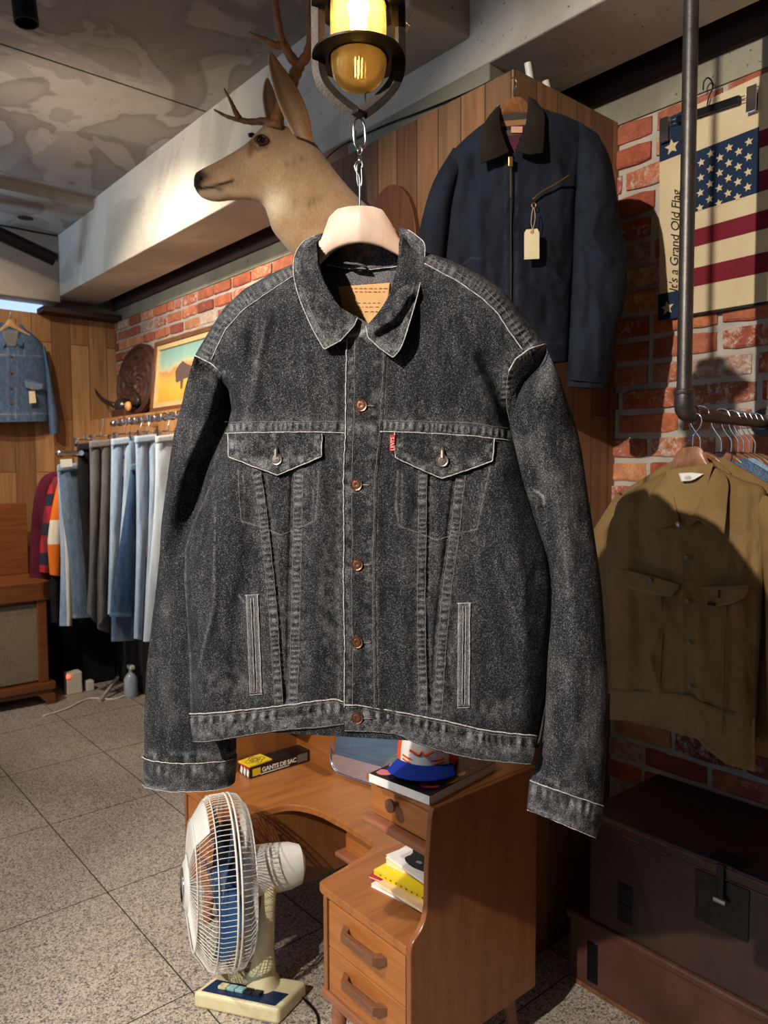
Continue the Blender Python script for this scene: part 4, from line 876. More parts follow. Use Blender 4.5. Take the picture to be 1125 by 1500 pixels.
for i in range(n_s):
    mid = (Tp[i]+Bp[i])/2; hv = (Tp[i]-Bp[i])/2
    row = []; crow = []
    for a in ang:
        ca, sa = math.cos(a), math.sin(a)  # ca: +1 top, -1 bottom ; sa lateral
        k = ca
        lat = math.copysign(abs(sa)**0.85, sa)*Wd[i]*(1-0.12*k)
        if 0.10 < u[i] < 0.30: lat *= 1-0.22*max(0, k)
        q = mid+hv*k
        # eye socket and cheek
        e = math.exp(-((q[0]-380)/14)**2-((q[1]-213)/12)**2); lat -= math.copysign(7, sa)*e
        e2 = math.exp(-((q[0]-382)/20)**2-((q[1]-198)/6)**2); lat += math.copysign(4, sa)*e2
        e3 = math.exp(-((q[0]-395)/22)**2-((q[1]-255)/18)**2); lat += math.copysign(4, sa)*e3
        row.append(DP(q[0], q[1], 0)+DP.n*lat*0.001)
        c = Cside*(1-max(0, k)**2*0.5)+Ctop*max(0, k)**2*0.5
        def put(c, col, w): return c*(1-w)+col*w
        w = math.exp(-((q[0]-398)/20)**2-((q[1]-304)/22)**2); c = put(c, Cbel, min(1, w*1.1))
        w = math.exp(-((q[0]-340)/44)**2-((q[1]-287)/7)**2); c = put(c, Cbel, w*0.55)
        w = math.exp(-((q[0]-302)/16)**2-((q[1]-287)/7)**2); c = put(c, fur(206, 186, 156), w)
        w = 1/(1+math.exp((q[0]-(301-abs(q[1]-262)*0.5))/1.6)) if q[1] < 283 else 0; c = put(c, fur(26, 22, 20), w)
        w = math.exp(-((q[0]-299)/9)**2-((q[1]-262)/8)**2); c = put(c, fur(92, 62, 44), w*0.7*(1 if q[0] > 290 else 0))
        ml = np.interp(q[0], [286, 296, 315, 339], [276, 279.5, 277, 271]); w = min(1, 1.3*math.exp(-((q[1]-ml)/2.3)**2))*(1 if 284 < q[0] < 341 else 0); c = put(c, fur(40, 26, 18), w)
        w = math.exp(-((q[0]-321)/5)**2-((q[1]-282)/2.4)**2); c = put(c, fur(60, 38, 26), w*0.8)
        d = ((q[0]-378)/12)**2+((q[1]-215)/10)**2; w = math.exp(-((d-0.9)/0.8)**2); c = put(c, fur(112, 68, 40), w*0.75)
        w = math.exp(-((q[0]-364)/3.5)**2-((q[1]-228)/8)**2); c = put(c, fur(84, 50, 32), w*0.7)
        w = math.exp(-((q[0]-402)/18)**2-((q[1]-184)/7)**2); c = put(c, fur(120, 78, 48), w*0.7)
        for (ex, ey, rx, ry) in ((424, 309, 3, 4), (455, 303, 7, 4), (447, 306, 3, 6), (418, 250, 10, 3), (436, 240, 9, 2.5)):
            w = math.exp(-((q[0]-ex)/rx)**2-((q[1]-ey)/ry)**2); c = put(c, fur(96, 58, 36), w*0.6)
        crow.append((*c, 1))
    PX.append(row); CC.append(crow)
PX = np.array(PX); CC = np.array(CC)
capA = PX[:1].mean(1, keepdims=True).repeat(ND, 1)
lc = PX[-1].mean(0); wc = np.array((1.682, 1.975, 2.20)); off_ = PX[-1]-lc
ends = []
for k in np.linspace(0.12, 1, 8):
    q = off_.copy(); q[:, 0] *= (1-k); ends.append(lc*(1-k)+wc*k+q*(1+0.05*k)+np.array([0, 1, 0])*(np.sin(ang)*0.0)[:, None])
ends = np.array(ends); PX = np.concatenate([PX, ends, np.repeat(wc[None, None], ND, 1)], 0); CC = np.concatenate([CC, np.repeat(CC[-1:], 9, 0)], 0)
grid_mesh('body', np.concatenate([capA, PX], 0), np.concatenate([CC[:1], CC], 0), M_fur, deer, closed_u=True)
M_eye = plain('dark_eye', srgb(30, 18, 12), 0.05, var=0)
for sg in (1, -1):
    b = MB(); ec = DP(379, 212.5, 0)+DP.n*sg*0.0335; rr = 0.0135
    b.lathe([(0, -rr)]+[(rr*math.sin(t), -rr*math.cos(t)) for t in np.linspace(0.2, PI-0.2, 12)]+[(0, rr)], ec, DP.n, 20); b.build('eye', M_eye, deer, smooth=True)
    b = MB(); b.tube([ec+DP.n*sg*0.0085+(DP(379+9.5*math.cos(a)-1.2*math.cos(a)*abs(math.sin(a)), 212.5+6.6*math.sin(a))-DP(379, 212.5))*1.0 for a in np.linspace(0, 2*PI, 25)[:-1]], 0.0026, 6, closed=True); b.build('eyelid', plain('dark_eyelid', srgb(74, 46, 30), 0.8), deer, smooth=True)
# nostril
b = MB(); b.lathe([(0.0, 0), (0.0045, 0.0015), (0.006, 0.0005), (0.007, -0.002)], DP(293, 261, 21), DP.n, 12); b.build('nostril', plain('black_nose', srgb(14, 12, 12), 0.35), deer, smooth=True)
# ears: cupped leaves
def ear(px_pts, base_d, tip_d, cup, name='ear'):
    E = sm([p for p in px_pts[0]], 6); W2 = sm([p for p in px_pts[1]], 6); nu, nv = 40, 24
    u = np.linspace(0, 1, nu); A = resample(E, u); B = resample(W2, u); t = np.linspace(0, 1, nv)
    X = A[:, None, 0]*(1-t)+B[:, None, 0]*t; Y = A[:, None, 1]*(1-t)+B[:, None, 1]*t
    D = np.interp(u, [0, 1], [base_d, tip_d])[:, None]-cup*np.sin(PI*t)[None, :]*np.sin(PI*np.clip(u, 0.05, 1))[:, None]**0.6
    C = np.zeros((nu, nv, 4)); C[..., 3] = 1
    inn = np.exp(-((t-0.42)/0.26)**2)[None, :]*np.ones((nu, 1)); edge = np.exp(-(t/0.10)**2)[None, :]+0*inn
    base = fur(160, 112, 68); lt = fur(232, 204, 166); dk = fur(96, 60, 36)
    C[..., :3] = base*(1-inn[..., None]*0.7)+lt*inn[..., None]*0.7; C[..., :3] = C[..., :3]*(1-edge[..., None]*0.7)+dk*edge[..., None]*0.0+lt*edge[..., None]*0.7
    return grid_mesh(name, DP(X, Y, D), C, M_fur, deer, solid=0.005)
ear(([(430, 196), (418, 172), (404, 136), (395, 94), (395, 77)], [(459, 208), (451, 166), (432, 124), (412, 97), (397, 77)]), 58, 62, 14)
ear(([(404, 186), (396, 160), (392, 130), (394, 110), (398, 96)], [(424, 190), (420, 160), (412, 130), (404, 108), (399, 95)]), -52, -80, 10)
# antlers
def antler(segs, dd):
    b = MB()
    for pts, r0, r1 in segs:
        P = sm([p[:2] for p in pts], 6); D = np.interp(np.linspace(0, 1, len(P)), np.linspace(0, 1, len(pts)), [p[2] for p in pts])
        rr = 1.2*np.interp(np.linspace(0, 1, len(P)), [0, 1], [r0, r1])*(1+0.08*np.sin(np.arange(len(P))*1.7))
        b.tube(DP(P[:, 0], P[:, 1], D), rr, 12)
    return b.build('antler', M_antler, deer, smooth=True)
antler([([(403, 188, 26), (408, 168, 22), (421, 138, 22), (431, 112, 30), (438, 95, 40)], 0.0165, 0.0155),
        ([(438, 97, 40), (424, 80, 56), (412, 56, 66), (406, 25, 74), (402, -15, 86)], 0.0135, 0.008),
        ([(416, 66, 64), (404, 66, 60), (389, 59, 54), (374, 53, 50), (365, 47, 46)], 0.0105, 0.003),
        ([(436, 97, 40), (449, 82, 62), (456, 56, 74), (454, 25, 84), (454, -20, 96)], 0.0135, 0.0095)], 0)
antler([([(399, 178, -20), (392, 170, -36), (374, 166, -60), (356, 158, -84), (338, 149, -100), (320, 136, -112)], 0.0120, 0.0025),
        ([(357, 158, -82), (350, 142, -90), (345, 128, -96), (335, 106, -104)], 0.0085, 0.0025)], 0)
b = MB(); b.lathe([(0.021, 0), (0.022, 0.008), (0.018, 0.018)], DP(401, 188, 26), (0.1, -0.1, 1), 14); b.build('antler_burr', M_antler, deer, smooth=True)
b = MB(); b.tube([DP(367, 192, -30), DP(372, 191, -34), DP(377, 193, -34)], [0.006, 0.008, 0.006], 8); b.build('dark_tuft', M_eye, deer, smooth=True)
# wooden backboard on the plank wall
b = MB(); pts = [(1.699, 1.945+0.135*math.cos(a), 2.27+0.215*math.sin(a)) for a in np.linspace(0, 2*PI, 33)[:-1]]
b.prism(pts, (-0.02, 0, 0)); b.build('backboard', wood('dark_plaque_wood', srgb(84, 46, 28), srgb(120, 70, 42), rough=0.5), deer, bevel=0.003)
# ================================================================= other clothes
def cloth_mat(name, c1, c2, rough=0.9, scale=500, bump=0.0004, wear=None):
    m = NM(name); n1 = m.noise(7, detail=5, rough=0.6); n2 = m.noise(scale, detail=3)
    c = m.ramp(n1, [(0.3, c1), (0.7, c2)]); c = m.mix(1.0, c, m.ramp(n2, [(0.3, (0.86,)*3), (0.7, (1.1,)*3)]), 'MULTIPLY')
    at = m.attr('Col'); c = m.mix(m.math('MULTIPLY', at.outputs['Fac'], 0.8), c, wear or tuple(min(1, x*2.4) for x in c2[:3])+(1,))
    m.P(col=c, rough=rough, spec=0.12, nor=m.bump(n2, bump)); return m.m
def garment_tube(name, pl, L, R, mat, root, H=40, B=35, off=0, fold=(), seed=1, nv=90, nu=50, seams=(), namp=1.0, smoothn=5, neck=None):
    def hf(x, y, t, v):
        h = off+H*(4*t*(1-t))**0.45*np.clip(np.minimum(v*7+0.25, 1), 0, 1)
        h = h+folds(x, y, list(fold))+namp*(5*fbm(x*.03, y*.014, seed)+2.4*fbm(x*.08, y*.03, seed+5))
        for P, w, a in seams: h = h+a*np.exp(-(pdist(x, y, P)[0]/w)**2)
        return h
    def w(x, y):
        z = np.zeros(x.shape)
        for P, w_, a in seams: z = np.maximum(z, abs(a)*0.16*np.exp(-(pdist(x, y, P)[0]/w_)**2)*np.clip(0.6+1.2*fbm(x*.2, y*.2, seed), 0, 1))
        return np.clip(z, 0, 1)
    return tube_cloth(name, pl, L, R, nv, nu, hf, lambda x, y, t, v: off-B*(4*t*(1-t))**0.5*np.clip(np.minimum(v*7+0.25, 1), 0, 1), w, mat, root, smoothn=smoothn, keepf=(None if neck is None else (lambda X, Y: ~inpoly(X, Y, np.array(neck, float)))))
def leafp(name, pl, F, O, bot, hF, hO, mat, root, bulge=5, solid=0.0025, seed=1, nu=50, nv=26):
    F = sm(F, 5); O = sm(O, 5)
    G = coons(F, O, [F[0], O[0]], bot, nu, nv); X, Y = G[..., 0], G[..., 1]; U, V = np.meshgrid(np.linspace(0, 1, nu), np.linspace(0, 1, nv))
    h = np.interp(U, *hF)*(1-V)+np.interp(U, *hO)*V+bulge*np.sin(PI*V)+1.5*fbm(X*.06, Y*.06, seed)
    return grid_mesh(name, pl(X, Y, h), np.zeros(X.shape), mat, root, solid=solid)
def disc(name, p, n, r, mat, root, t=0.002):
    b = MB(); b.lathe([(r, -t), (r, t*0.6), (r*0.8, t), (r*0.6, t*0.7), (0, t*0.9)], p, n, 18); return b.build(name, mat, root, smooth=True, autos=0.6)
M_hwood = wood('hanger_wood', srgb(104, 62, 36), srgb(176, 120, 78), axis=2, rough=0.35, scale=18, stretch=3)
M_hwood_l = wood('light_hanger_wood', srgb(186, 140, 90), srgb(222, 182, 128), axis=2, rough=0.4, scale=12, stretch=3)
M_cardtag = plain('manila_tag', srgb(232, 216, 176), 0.8, var=0.05)
M_string = plain('twine', srgb(190, 170, 140), 0.9)
def hanger(pl, label, top, bot, hook, mat, d=0, th=7, group=None, hookr=0.0016):
    c = top[len(top)//2]; t = thing('wooden_hanger', label, 'hanger', tuple(pl(*c)), group)
    T = sm(top, 4); Bq = sm(bot, 4); nu, nv = 50, 8
    G = coons(T, Bq, [T[0], Bq[0]], [T[-1], Bq[-1]], nu, nv); X, Y = G[..., 0], G[..., 1]; U, V = np.meshgrid(np.linspace(0, 1, nu), np.linspace(0, 1, nv))
    tk = th*np.sin(PI*np.clip(V, 0.06, 0.94))**0.4
    grid_mesh('shoulder_bar', np.concatenate([pl(X, Y, d+tk), pl(X, Y, d-tk)[::-1]], 0), None, mat, t)
    b = MB(); b.tube([pl(x, y, d) for x, y in smoothpts(hook, 5)], hookr, 7); b.build('hook', M_chrome, t, smooth=True)
    return t
# ---------------- navy jacket with dark corduroy collar, hung at the column corner
nq = math.radians(4)
NPp = Plane(fh*2.08+rh*0.36+np.array([0, 0, 2.3]), -(fh*math.cos(nq)-rh*math.sin(nq)))
M_navy = cloth_mat('navy_canvas', srgb(25, 29, 36), srgb(38, 44, 55), wear=srgb(90, 102, 124))
M_cord = cloth_mat('dark_corduroy', srgb(30, 26, 20), srgb(44, 38, 30), wear=srgb(90, 76, 58))
nj = thing('work_jacket', 'dark navy zipped work jacket with black corduroy collar on the plank column', 'jacket', tuple(NPp(750, 160)))
garment_tube('body', NPp, [(728, 168), (696, 190), (660, 226), (652, 262), (650, 330), (648, 400), (645, 470), (643, 530)], [(776, 150), (800, 160), (840, 174), (862, 192), (858, 240), (846, 330), (838, 420), (832, 530)], M_navy, nj, H=62, B=60, seed=31, namp=1.9,
             fold=[([(680, 230), (668, 330), (672, 430)], 8, 8, 'r'), ([(850, 210), (842, 300), (836, 380)], 9, 7, 's'), ([(790, 380), (815, 400), (835, 430)], 7, 7, 'r'), ([(770, 410), (800, 430), (800, 470)], -6, 6, 'r'), ([(700, 300), (705, 420)], 5, 8, 'r'), ([(820, 240), (822, 380)], 6, 8, 'r')],
             seams=[([(741, 235), (741, 520)], 1.2, 1.6), ([(757, 235), (757, 520)], 1.2, 1.6), ([(645, 504), (740, 505), (832, 503)], 1.3, 2), ([(790, 385), (838, 424)], 1.3, 1.6), ([(708, 380), (690, 378), (664, 400)], 1.3, 1.6)], nv=150, nu=80, neck=[(724, 120), (730, 172), (738, 202), (748, 230), (758, 206), (769, 180), (780, 120)])
garment_tube('sleeve', NPp, [(846, 176), (845, 240), (842, 300), (840, 360), (838, 420), (834, 490), (831, 556)], [(876, 196), (896, 240), (908, 318), (919, 400), (915, 446), (900, 504), (890, 562)], M_navy, nj, H=52, B=40, off=12, seed=41, namp=1.8,
             fold=[([(880, 300), (865, 345), (890, 380)], 9, 8, 'r'), ([(850, 320), (868, 400), (862, 470)], -8, 9, 'r'), ([(880, 220), (893, 320)], 6, 9, 'r'), ([(860, 420), (880, 450), (878, 520)], 7, 8, 'r')], nv=110, nu=44)
garment_tube('cuff', NPp, [(831, 540), (830, 566)], [(894, 541), (888, 569)], M_navy, nj, H=40, B=36, off=16, seed=43, nv=14, nu=40, smoothn=2)
garment_tube('sleeve', NPp, [(664, 216), (634, 268), (616, 330), (604, 400), (600, 470), (600, 530)], [(690, 224), (668, 280), (658, 340), (652, 400), (650, 470), (650, 530)], M_navy, nj, H=50, B=40, off=6, seed=45, nv=60, nu=30)
leafp('collar', NPp, [(733, 153), (732, 172), (736, 196), (746, 222)], [(726, 158), (712, 176), (704, 202), (704, 239)], [(746, 222), (730, 230), (704, 239)], ([0, .3, 1], [10, 50, 84]), ([0, .4, 1], [10, 62, 88]), M_cord, nj, 8)
leafp('collar', NPp, [(774, 141), (772, 165), (768, 190), (757, 221)], [(784, 146), (797, 164), (798, 190), (796, 224)], [(757, 221), (775, 226), (796, 224)], ([0, .3, 1], [10, 50, 84]), ([0, .4, 1], [10, 62, 88]), M_cord, nj, 8)
b = MB(); cs = [srgb(60, 56, 50), srgb(150, 112, 70), srgb(40, 36, 34), srgb(86, 70, 62), srgb(74, 30, 40), srgb(96, 30, 44)]
M_vc = NM('striped_lining'); M_vc.P(col=M_vc.attr('Col').outputs['Color'], rough=0.9); M_vc = M_vc.m
yy = [168, 178, 186, 192, 200, 210, 232]
for k in range(6): b.add([NPp(x, y, 20+8*(k > 2)) for x, y in ((728, yy[k]), (778, yy[k]-4), (778, yy[k+1]-4), (728, yy[k+1]))], [(0, 1, 2, 3)], cs[k])
b.build('lining', M_vc, nj)
b = MB(); b.obox(NPp(757, 190, 32), rh*0.015, np.array([0, 0, 0.008]), JP.n*0.001); b.build('neck_label', plain('pink_label', srgb(214, 160, 130), 0.8), nj)
M_brass = plain('brass', srgb(190, 160, 96), 0.3, metal=0.9, var=0.3, scale=400)
zf = lambda x, y: 62+22*np.exp(-((y-235)/60)**2)*0
b = MB(); b.tube([NPp(748, y, 73) for y in range(230, 292, 3)], [0.0032+0.0006*(k % 2) for k in range(21)], 6, flat=0.0016); b.build('zipper', M_brass, nj, smooth=False)
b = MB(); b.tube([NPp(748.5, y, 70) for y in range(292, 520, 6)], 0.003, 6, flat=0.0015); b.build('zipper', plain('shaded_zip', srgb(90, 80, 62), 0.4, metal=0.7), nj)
b = MB(); b.obox(NPp(748, 237, 80), rh*0.006, np.array([0, 0, 0.013]), JP.n*0.003); b.build('zip_pull', M_brass, nj, bevel=0.002)
b = MB(); b.tube([NPp(x, y, 75) for x, y in smoothpts([(780, 292), (795, 280), (815, 269), (834, 256)], 6)], 0.0038, 6, flat=0.002); zz = b.build('pocket_zipper', M_brass, nj, smooth=True)
b = MB(); b.tube([NPp(782+3*math.cos(a), 301+4*math.sin(a), 78) for a in np.linspace(0, 2*PI, 13)[:-1]], 0.0011, 5, closed=True); b.build('zip_ring', M_brass, nj)
hanger(NPp, 'brown wooden hanger inside the navy work jacket', [(672, 215), (715, 178), (732, 160), (740, 149), (752, 142), (764, 143), (774, 152), (795, 172), (850, 200)], [(676, 224), (717, 190), (733, 180), (741, 171), (752, 167), (764, 167), (773, 170), (795, 184), (848, 210)],
       [(752, 143), (752, 134), (754, 128), (757, 122), (755, 116), (751, 114), (748, 118)], M_hwood, d=8, th=10)
tg = thing('price_tag', 'cream paper tag tied to the slanted chest zip of the navy jacket', 'tag', tuple(NPp(781, 335, 86)))
P4 = [(771, 336), (787, 335), (790, 340), (790, 379), (768, 380), (768, 341)]
b = MB(); b.prism([NPp(x, y, 92) for x, y in P4], -NPp.n*0.0009); b.build('card', M_cardtag, tg)
b = MB(); b.lathe([(0.002, 0), (0.0048, 0.0003), (0.0048, -0.0003)], NPp(779.5, 340, 92.5), NPp.n, 14); b.build('eyelet', plain('pink_eyelet', srgb(206, 130, 110), 0.6), tg)
b = MB(); b.tube([NPp(x, y, 94) for x, y in smoothpts([(781, 340), (778, 325), (781, 304), (784, 318), (780, 340)], 5)], 0.0009, 5); b.build('string', M_string, tg, smooth=True)
# ---------------- garment rail on the right and khaki jacket
KX = 1.70
rl = thing('pipe_garment_rail', 'dark steel pipe rail hanging from the ceiling at right', 'clothes rail', (1.67, 0.884, CEIL))
ptop = np.array((1.667, 0.888, CEIL)); pe = np.array((1.667, 0.884, 1.675))
b = MB(); b.tube([ptop, pe+[0, 0, 0.045]], 0.0168, 20); b.build('drop_pipe', M_steel, rl, smooth=True, autos=0.7)
b = MB(); b.lathe([(0.0168, 0), (0.0215, 0.002), (0.0225, 0.004), (0.0225, 0.012), (0.0205, 0.014)], pe+[0, 0, 0.034], (0, 0, 1), 24)
b.tube([pe+[0, 0, 0.036], pe+[0, 0, 0.016], pe+[0.004, 0, 0.003], pe+[0.014, 0.0005, -0.0045], pe+[0.032, 0.002, -0.006]], [0.0205, 0.0215, 0.022, 0.0215, 0.0205], 20)
b.lathe([(0.0205, 0), (0.0225, 0.002), (0.0225, 0.010), (0.0168, 0.012)], pe+[0.030, 0.002, -0.006], (1, 0.06, 0), 24)
b.build('elbow', M_steel, rl, smooth=True, autos=0.7)
b = MB(); b.tube([pe+[0.03, 0.002, -0.006], (2.225, 0.935, 1.668)], 0.0165, 18); b.build('rail', plain('black_rail', srgb(52, 48, 46), 0.45, metal=0.5, var=0.25), rl, smooth=True, autos=0.7)
b = MB(); b.lathe([(0.04, 0), (0.04, 0.006), (0.022, 0.01), (0.022, 0.02)], (2.226, 0.935, 1.668), (-1, 0, 0), 20); b.build('wall_flange', M_steel, rl, smooth=True, autos=0.6)
KP = Plane((KX, 0.9, 1.3), (-1, -0.05, 0))
M_khaki = cloth_mat('khaki_twill', srgb(118, 94, 60), srgb(140, 114, 74), scale=700, wear=srgb(160, 138, 96))
kj = thing('work_shirt_jacket', 'khaki work jacket with two flap pockets, front of the right rail', 'jacket', tuple(KP(1008, 665)))
garment_tube('body', KP, [(978, 690), (935, 712), (908, 730), (897, 765), (893, 830), (893, 950), (894, 1050)], [(1040, 680), (1085, 702), (1122, 720), (1122, 790), (1118, 870), (1112, 980), (1106, 1100)], M_khaki, kj, H=46, B=44, seed=61, namp=1.7,
             fold=[([(925, 740), (915, 860), (918, 1000)], 9, 10, 'r'), ([(1095, 730), (1085, 850)], 6, 9, 'r'), ([(975, 890), (950, 960), (972, 1040)], 7, 7, 'r'), ([(1080, 880), (1090, 1060)], 7, 12, 'r'), ([(935, 880), (940, 1040)], -5, 8, 'r'), ([(1025, 900), (1030, 1080)], 4, 9, 'r')],
             seams=[([(900, 838), (990, 852), (1122, 857)], 1.2, 2.0), ([(996, 760), (999, 870), (1001, 1075)], 1.3, 2.2), ([(1019, 770), (1021, 870), (1023, 1085)], 1.0, 1.4)], nv=170, nu=110)
hemL = [(894, 1010), (936, 1012), (978, 1014), (1012, 1018), (1033, 1030), (1063, 1040), (1106, 1050)]
hemB = [(893, 1054), (936, 1056), (978, 1060), (1012, 1071), (1033, 1096), (1063, 1119), (1106, 1131)]
patch('hem', KP, hemL, hemB, 90, 12, lambda x, y, u, v: 5+44*(4*np.clip(u, .02, .98)*(1-np.clip(u, .02, .98)))**0.45+2*fbm(x*.05, y*.05, 4), lambda x, y, u, v: 0*x, M_khaki, kj)
garment_tube('sleeve', KP, [(900, 735), (884, 775), (880, 830), (884, 890), (893, 960), (900, 1010)], [(925, 745), (918, 790), (915, 850), (915, 900), (918, 960), (920, 1010)], M_khaki, kj, H=24, B=40, off=-30, seed=63, nv=50, nu=26)
garment_tube('sleeve', KP, [(1100, 722), (1112, 790), (1120, 870), (1122, 960), (1124, 1040), (1126, 1120)], [(1140, 730), (1160, 790), (1172, 870), (1178, 960), (1180, 1040), (1180, 1120)], M_khaki, kj, H=44, B=36, off=6, seed=64, nv=60, nu=30)
leafp('collar', KP, [(982, 688), (984, 705), (989, 735), (996, 765)], [(974, 694), (955, 720), (944, 745), (937, 774)], [(996, 765), (970, 773), (937, 774)], ([0, .3, 1], [8, 40, 64]), ([0, .4, 1], [8, 50, 66]), M_khaki, kj, 7)
leafp('collar', KP, [(1038, 676), (1036, 700), (1028, 730), (1014, 757)], [(1046, 680), (1066, 702), (1065, 740), (1061, 782)], [(1014, 757), (1036, 770), (1061, 782)], ([0, .3, 1], [8, 40, 64]), ([0, .4, 1], [8, 50, 68]), M_khaki, kj, 7)
patch('neck_lining', KP, [(975, 688), (1010, 683), (1045, 678)], [(985, 765), (1006, 772), (1022, 762)], 20, 20, lambda x, y, u, v: 38+22*v-12*np.sin(PI*u)*(1-v), lambda x, y, u, v: 0*x, M_khaki, kj)
lbm = patch('neck_label', KP, [(994, 693), (1012, 692), (1031, 694)], [(998, 705), (1012, 704), (1018, 701)], 10, 6, lambda x, y, u, v: 44+6*v, lambda x, y, u, v: 0*x, M_white, kj, label='white cloth neck label')
text_mesh('label_lettering', 'LEE', 0.010, plain('grey_print', srgb(120, 130, 140), 0.8), kj, KP(1002, 701, 54), (0, -1, 0.02), (0, 0, 1), 0.0002, shear=0.2)
for tp, bt, bx, by in (([(907, 832), (950, 843), (995, 856)], [(908, 848), (924, 862), (952, 870), (982, 874), (995, 860)], 952, 850), ([(1025, 858), (1060, 858), (1097, 857)], [(1036, 888), (1050, 889), (1070, 885), (1090, 876), (1096, 866)], 1053, 872)):
    fz = lambda x, y, u, v: 62+1.2*fbm(x*.1, y*.1, 4)+0*x
    o = patch('pocket_flap', KP, tp, bt, 30, 14, fz, lambda x, y, u, v: 0.3*np.exp(-((1-v)/0.12)**2), M_khaki, kj, solid=0.003)
for (x, y) in ((993, 768), (1005, 816), (1006, 880), (1009, 942), (1010, 1005), (952, 850)):
    disc('button', KP(x, y, (68 if x == 952 else 58) if y != 768 else 74), KP.n, 0.0062, M_nickel if y == 768 else plain('khaki_button', srgb(110, 94, 66), 0.35), kj)
b = MB(); b.obox(KP(1053, 870, 66), np.array([0, 0.0015, 0]), np.array([0, 0, 0.009]), KP.n*0.0008); b.obox(KP(1042, 885, 66), np.array([0, 0.009, 0]), np.array([0, 0, 0.0035]), KP.n*0.0012); b.build('buttonhole_and_tab', M_dark, kj)
for P in ([(969, 874), (970, 930), (967, 980), (965, 1018)], [(1065, 889), (1061, 940), (1060, 1000), (1057, 1075)]):
    b = MB(); b.tube([KP(x, y, 50) for x, y in smoothpts(P, 5)], 0.0016, 5); b.build('pleat', M_khaki, kj, smooth=True)
hanger(KP, 'striped brown wooden hanger holding the khaki jacket', [(936, 748), (962, 722), (977, 700), (990, 664), (1007, 655), (1026, 656), (1038, 676), (1060, 706), (1096, 736)], [(938, 758), (964, 734), (979, 712), (993, 692), (1009, 689), (1024, 690), (1037, 700), (1060, 718), (1094, 748)],
       [(1015, 655), (1015, 646), (1017, 636), (1025, 626), (1028, 617), (1026, 609), (1021, 606), (1017, 608)], M_hwood, d=14, th=10)
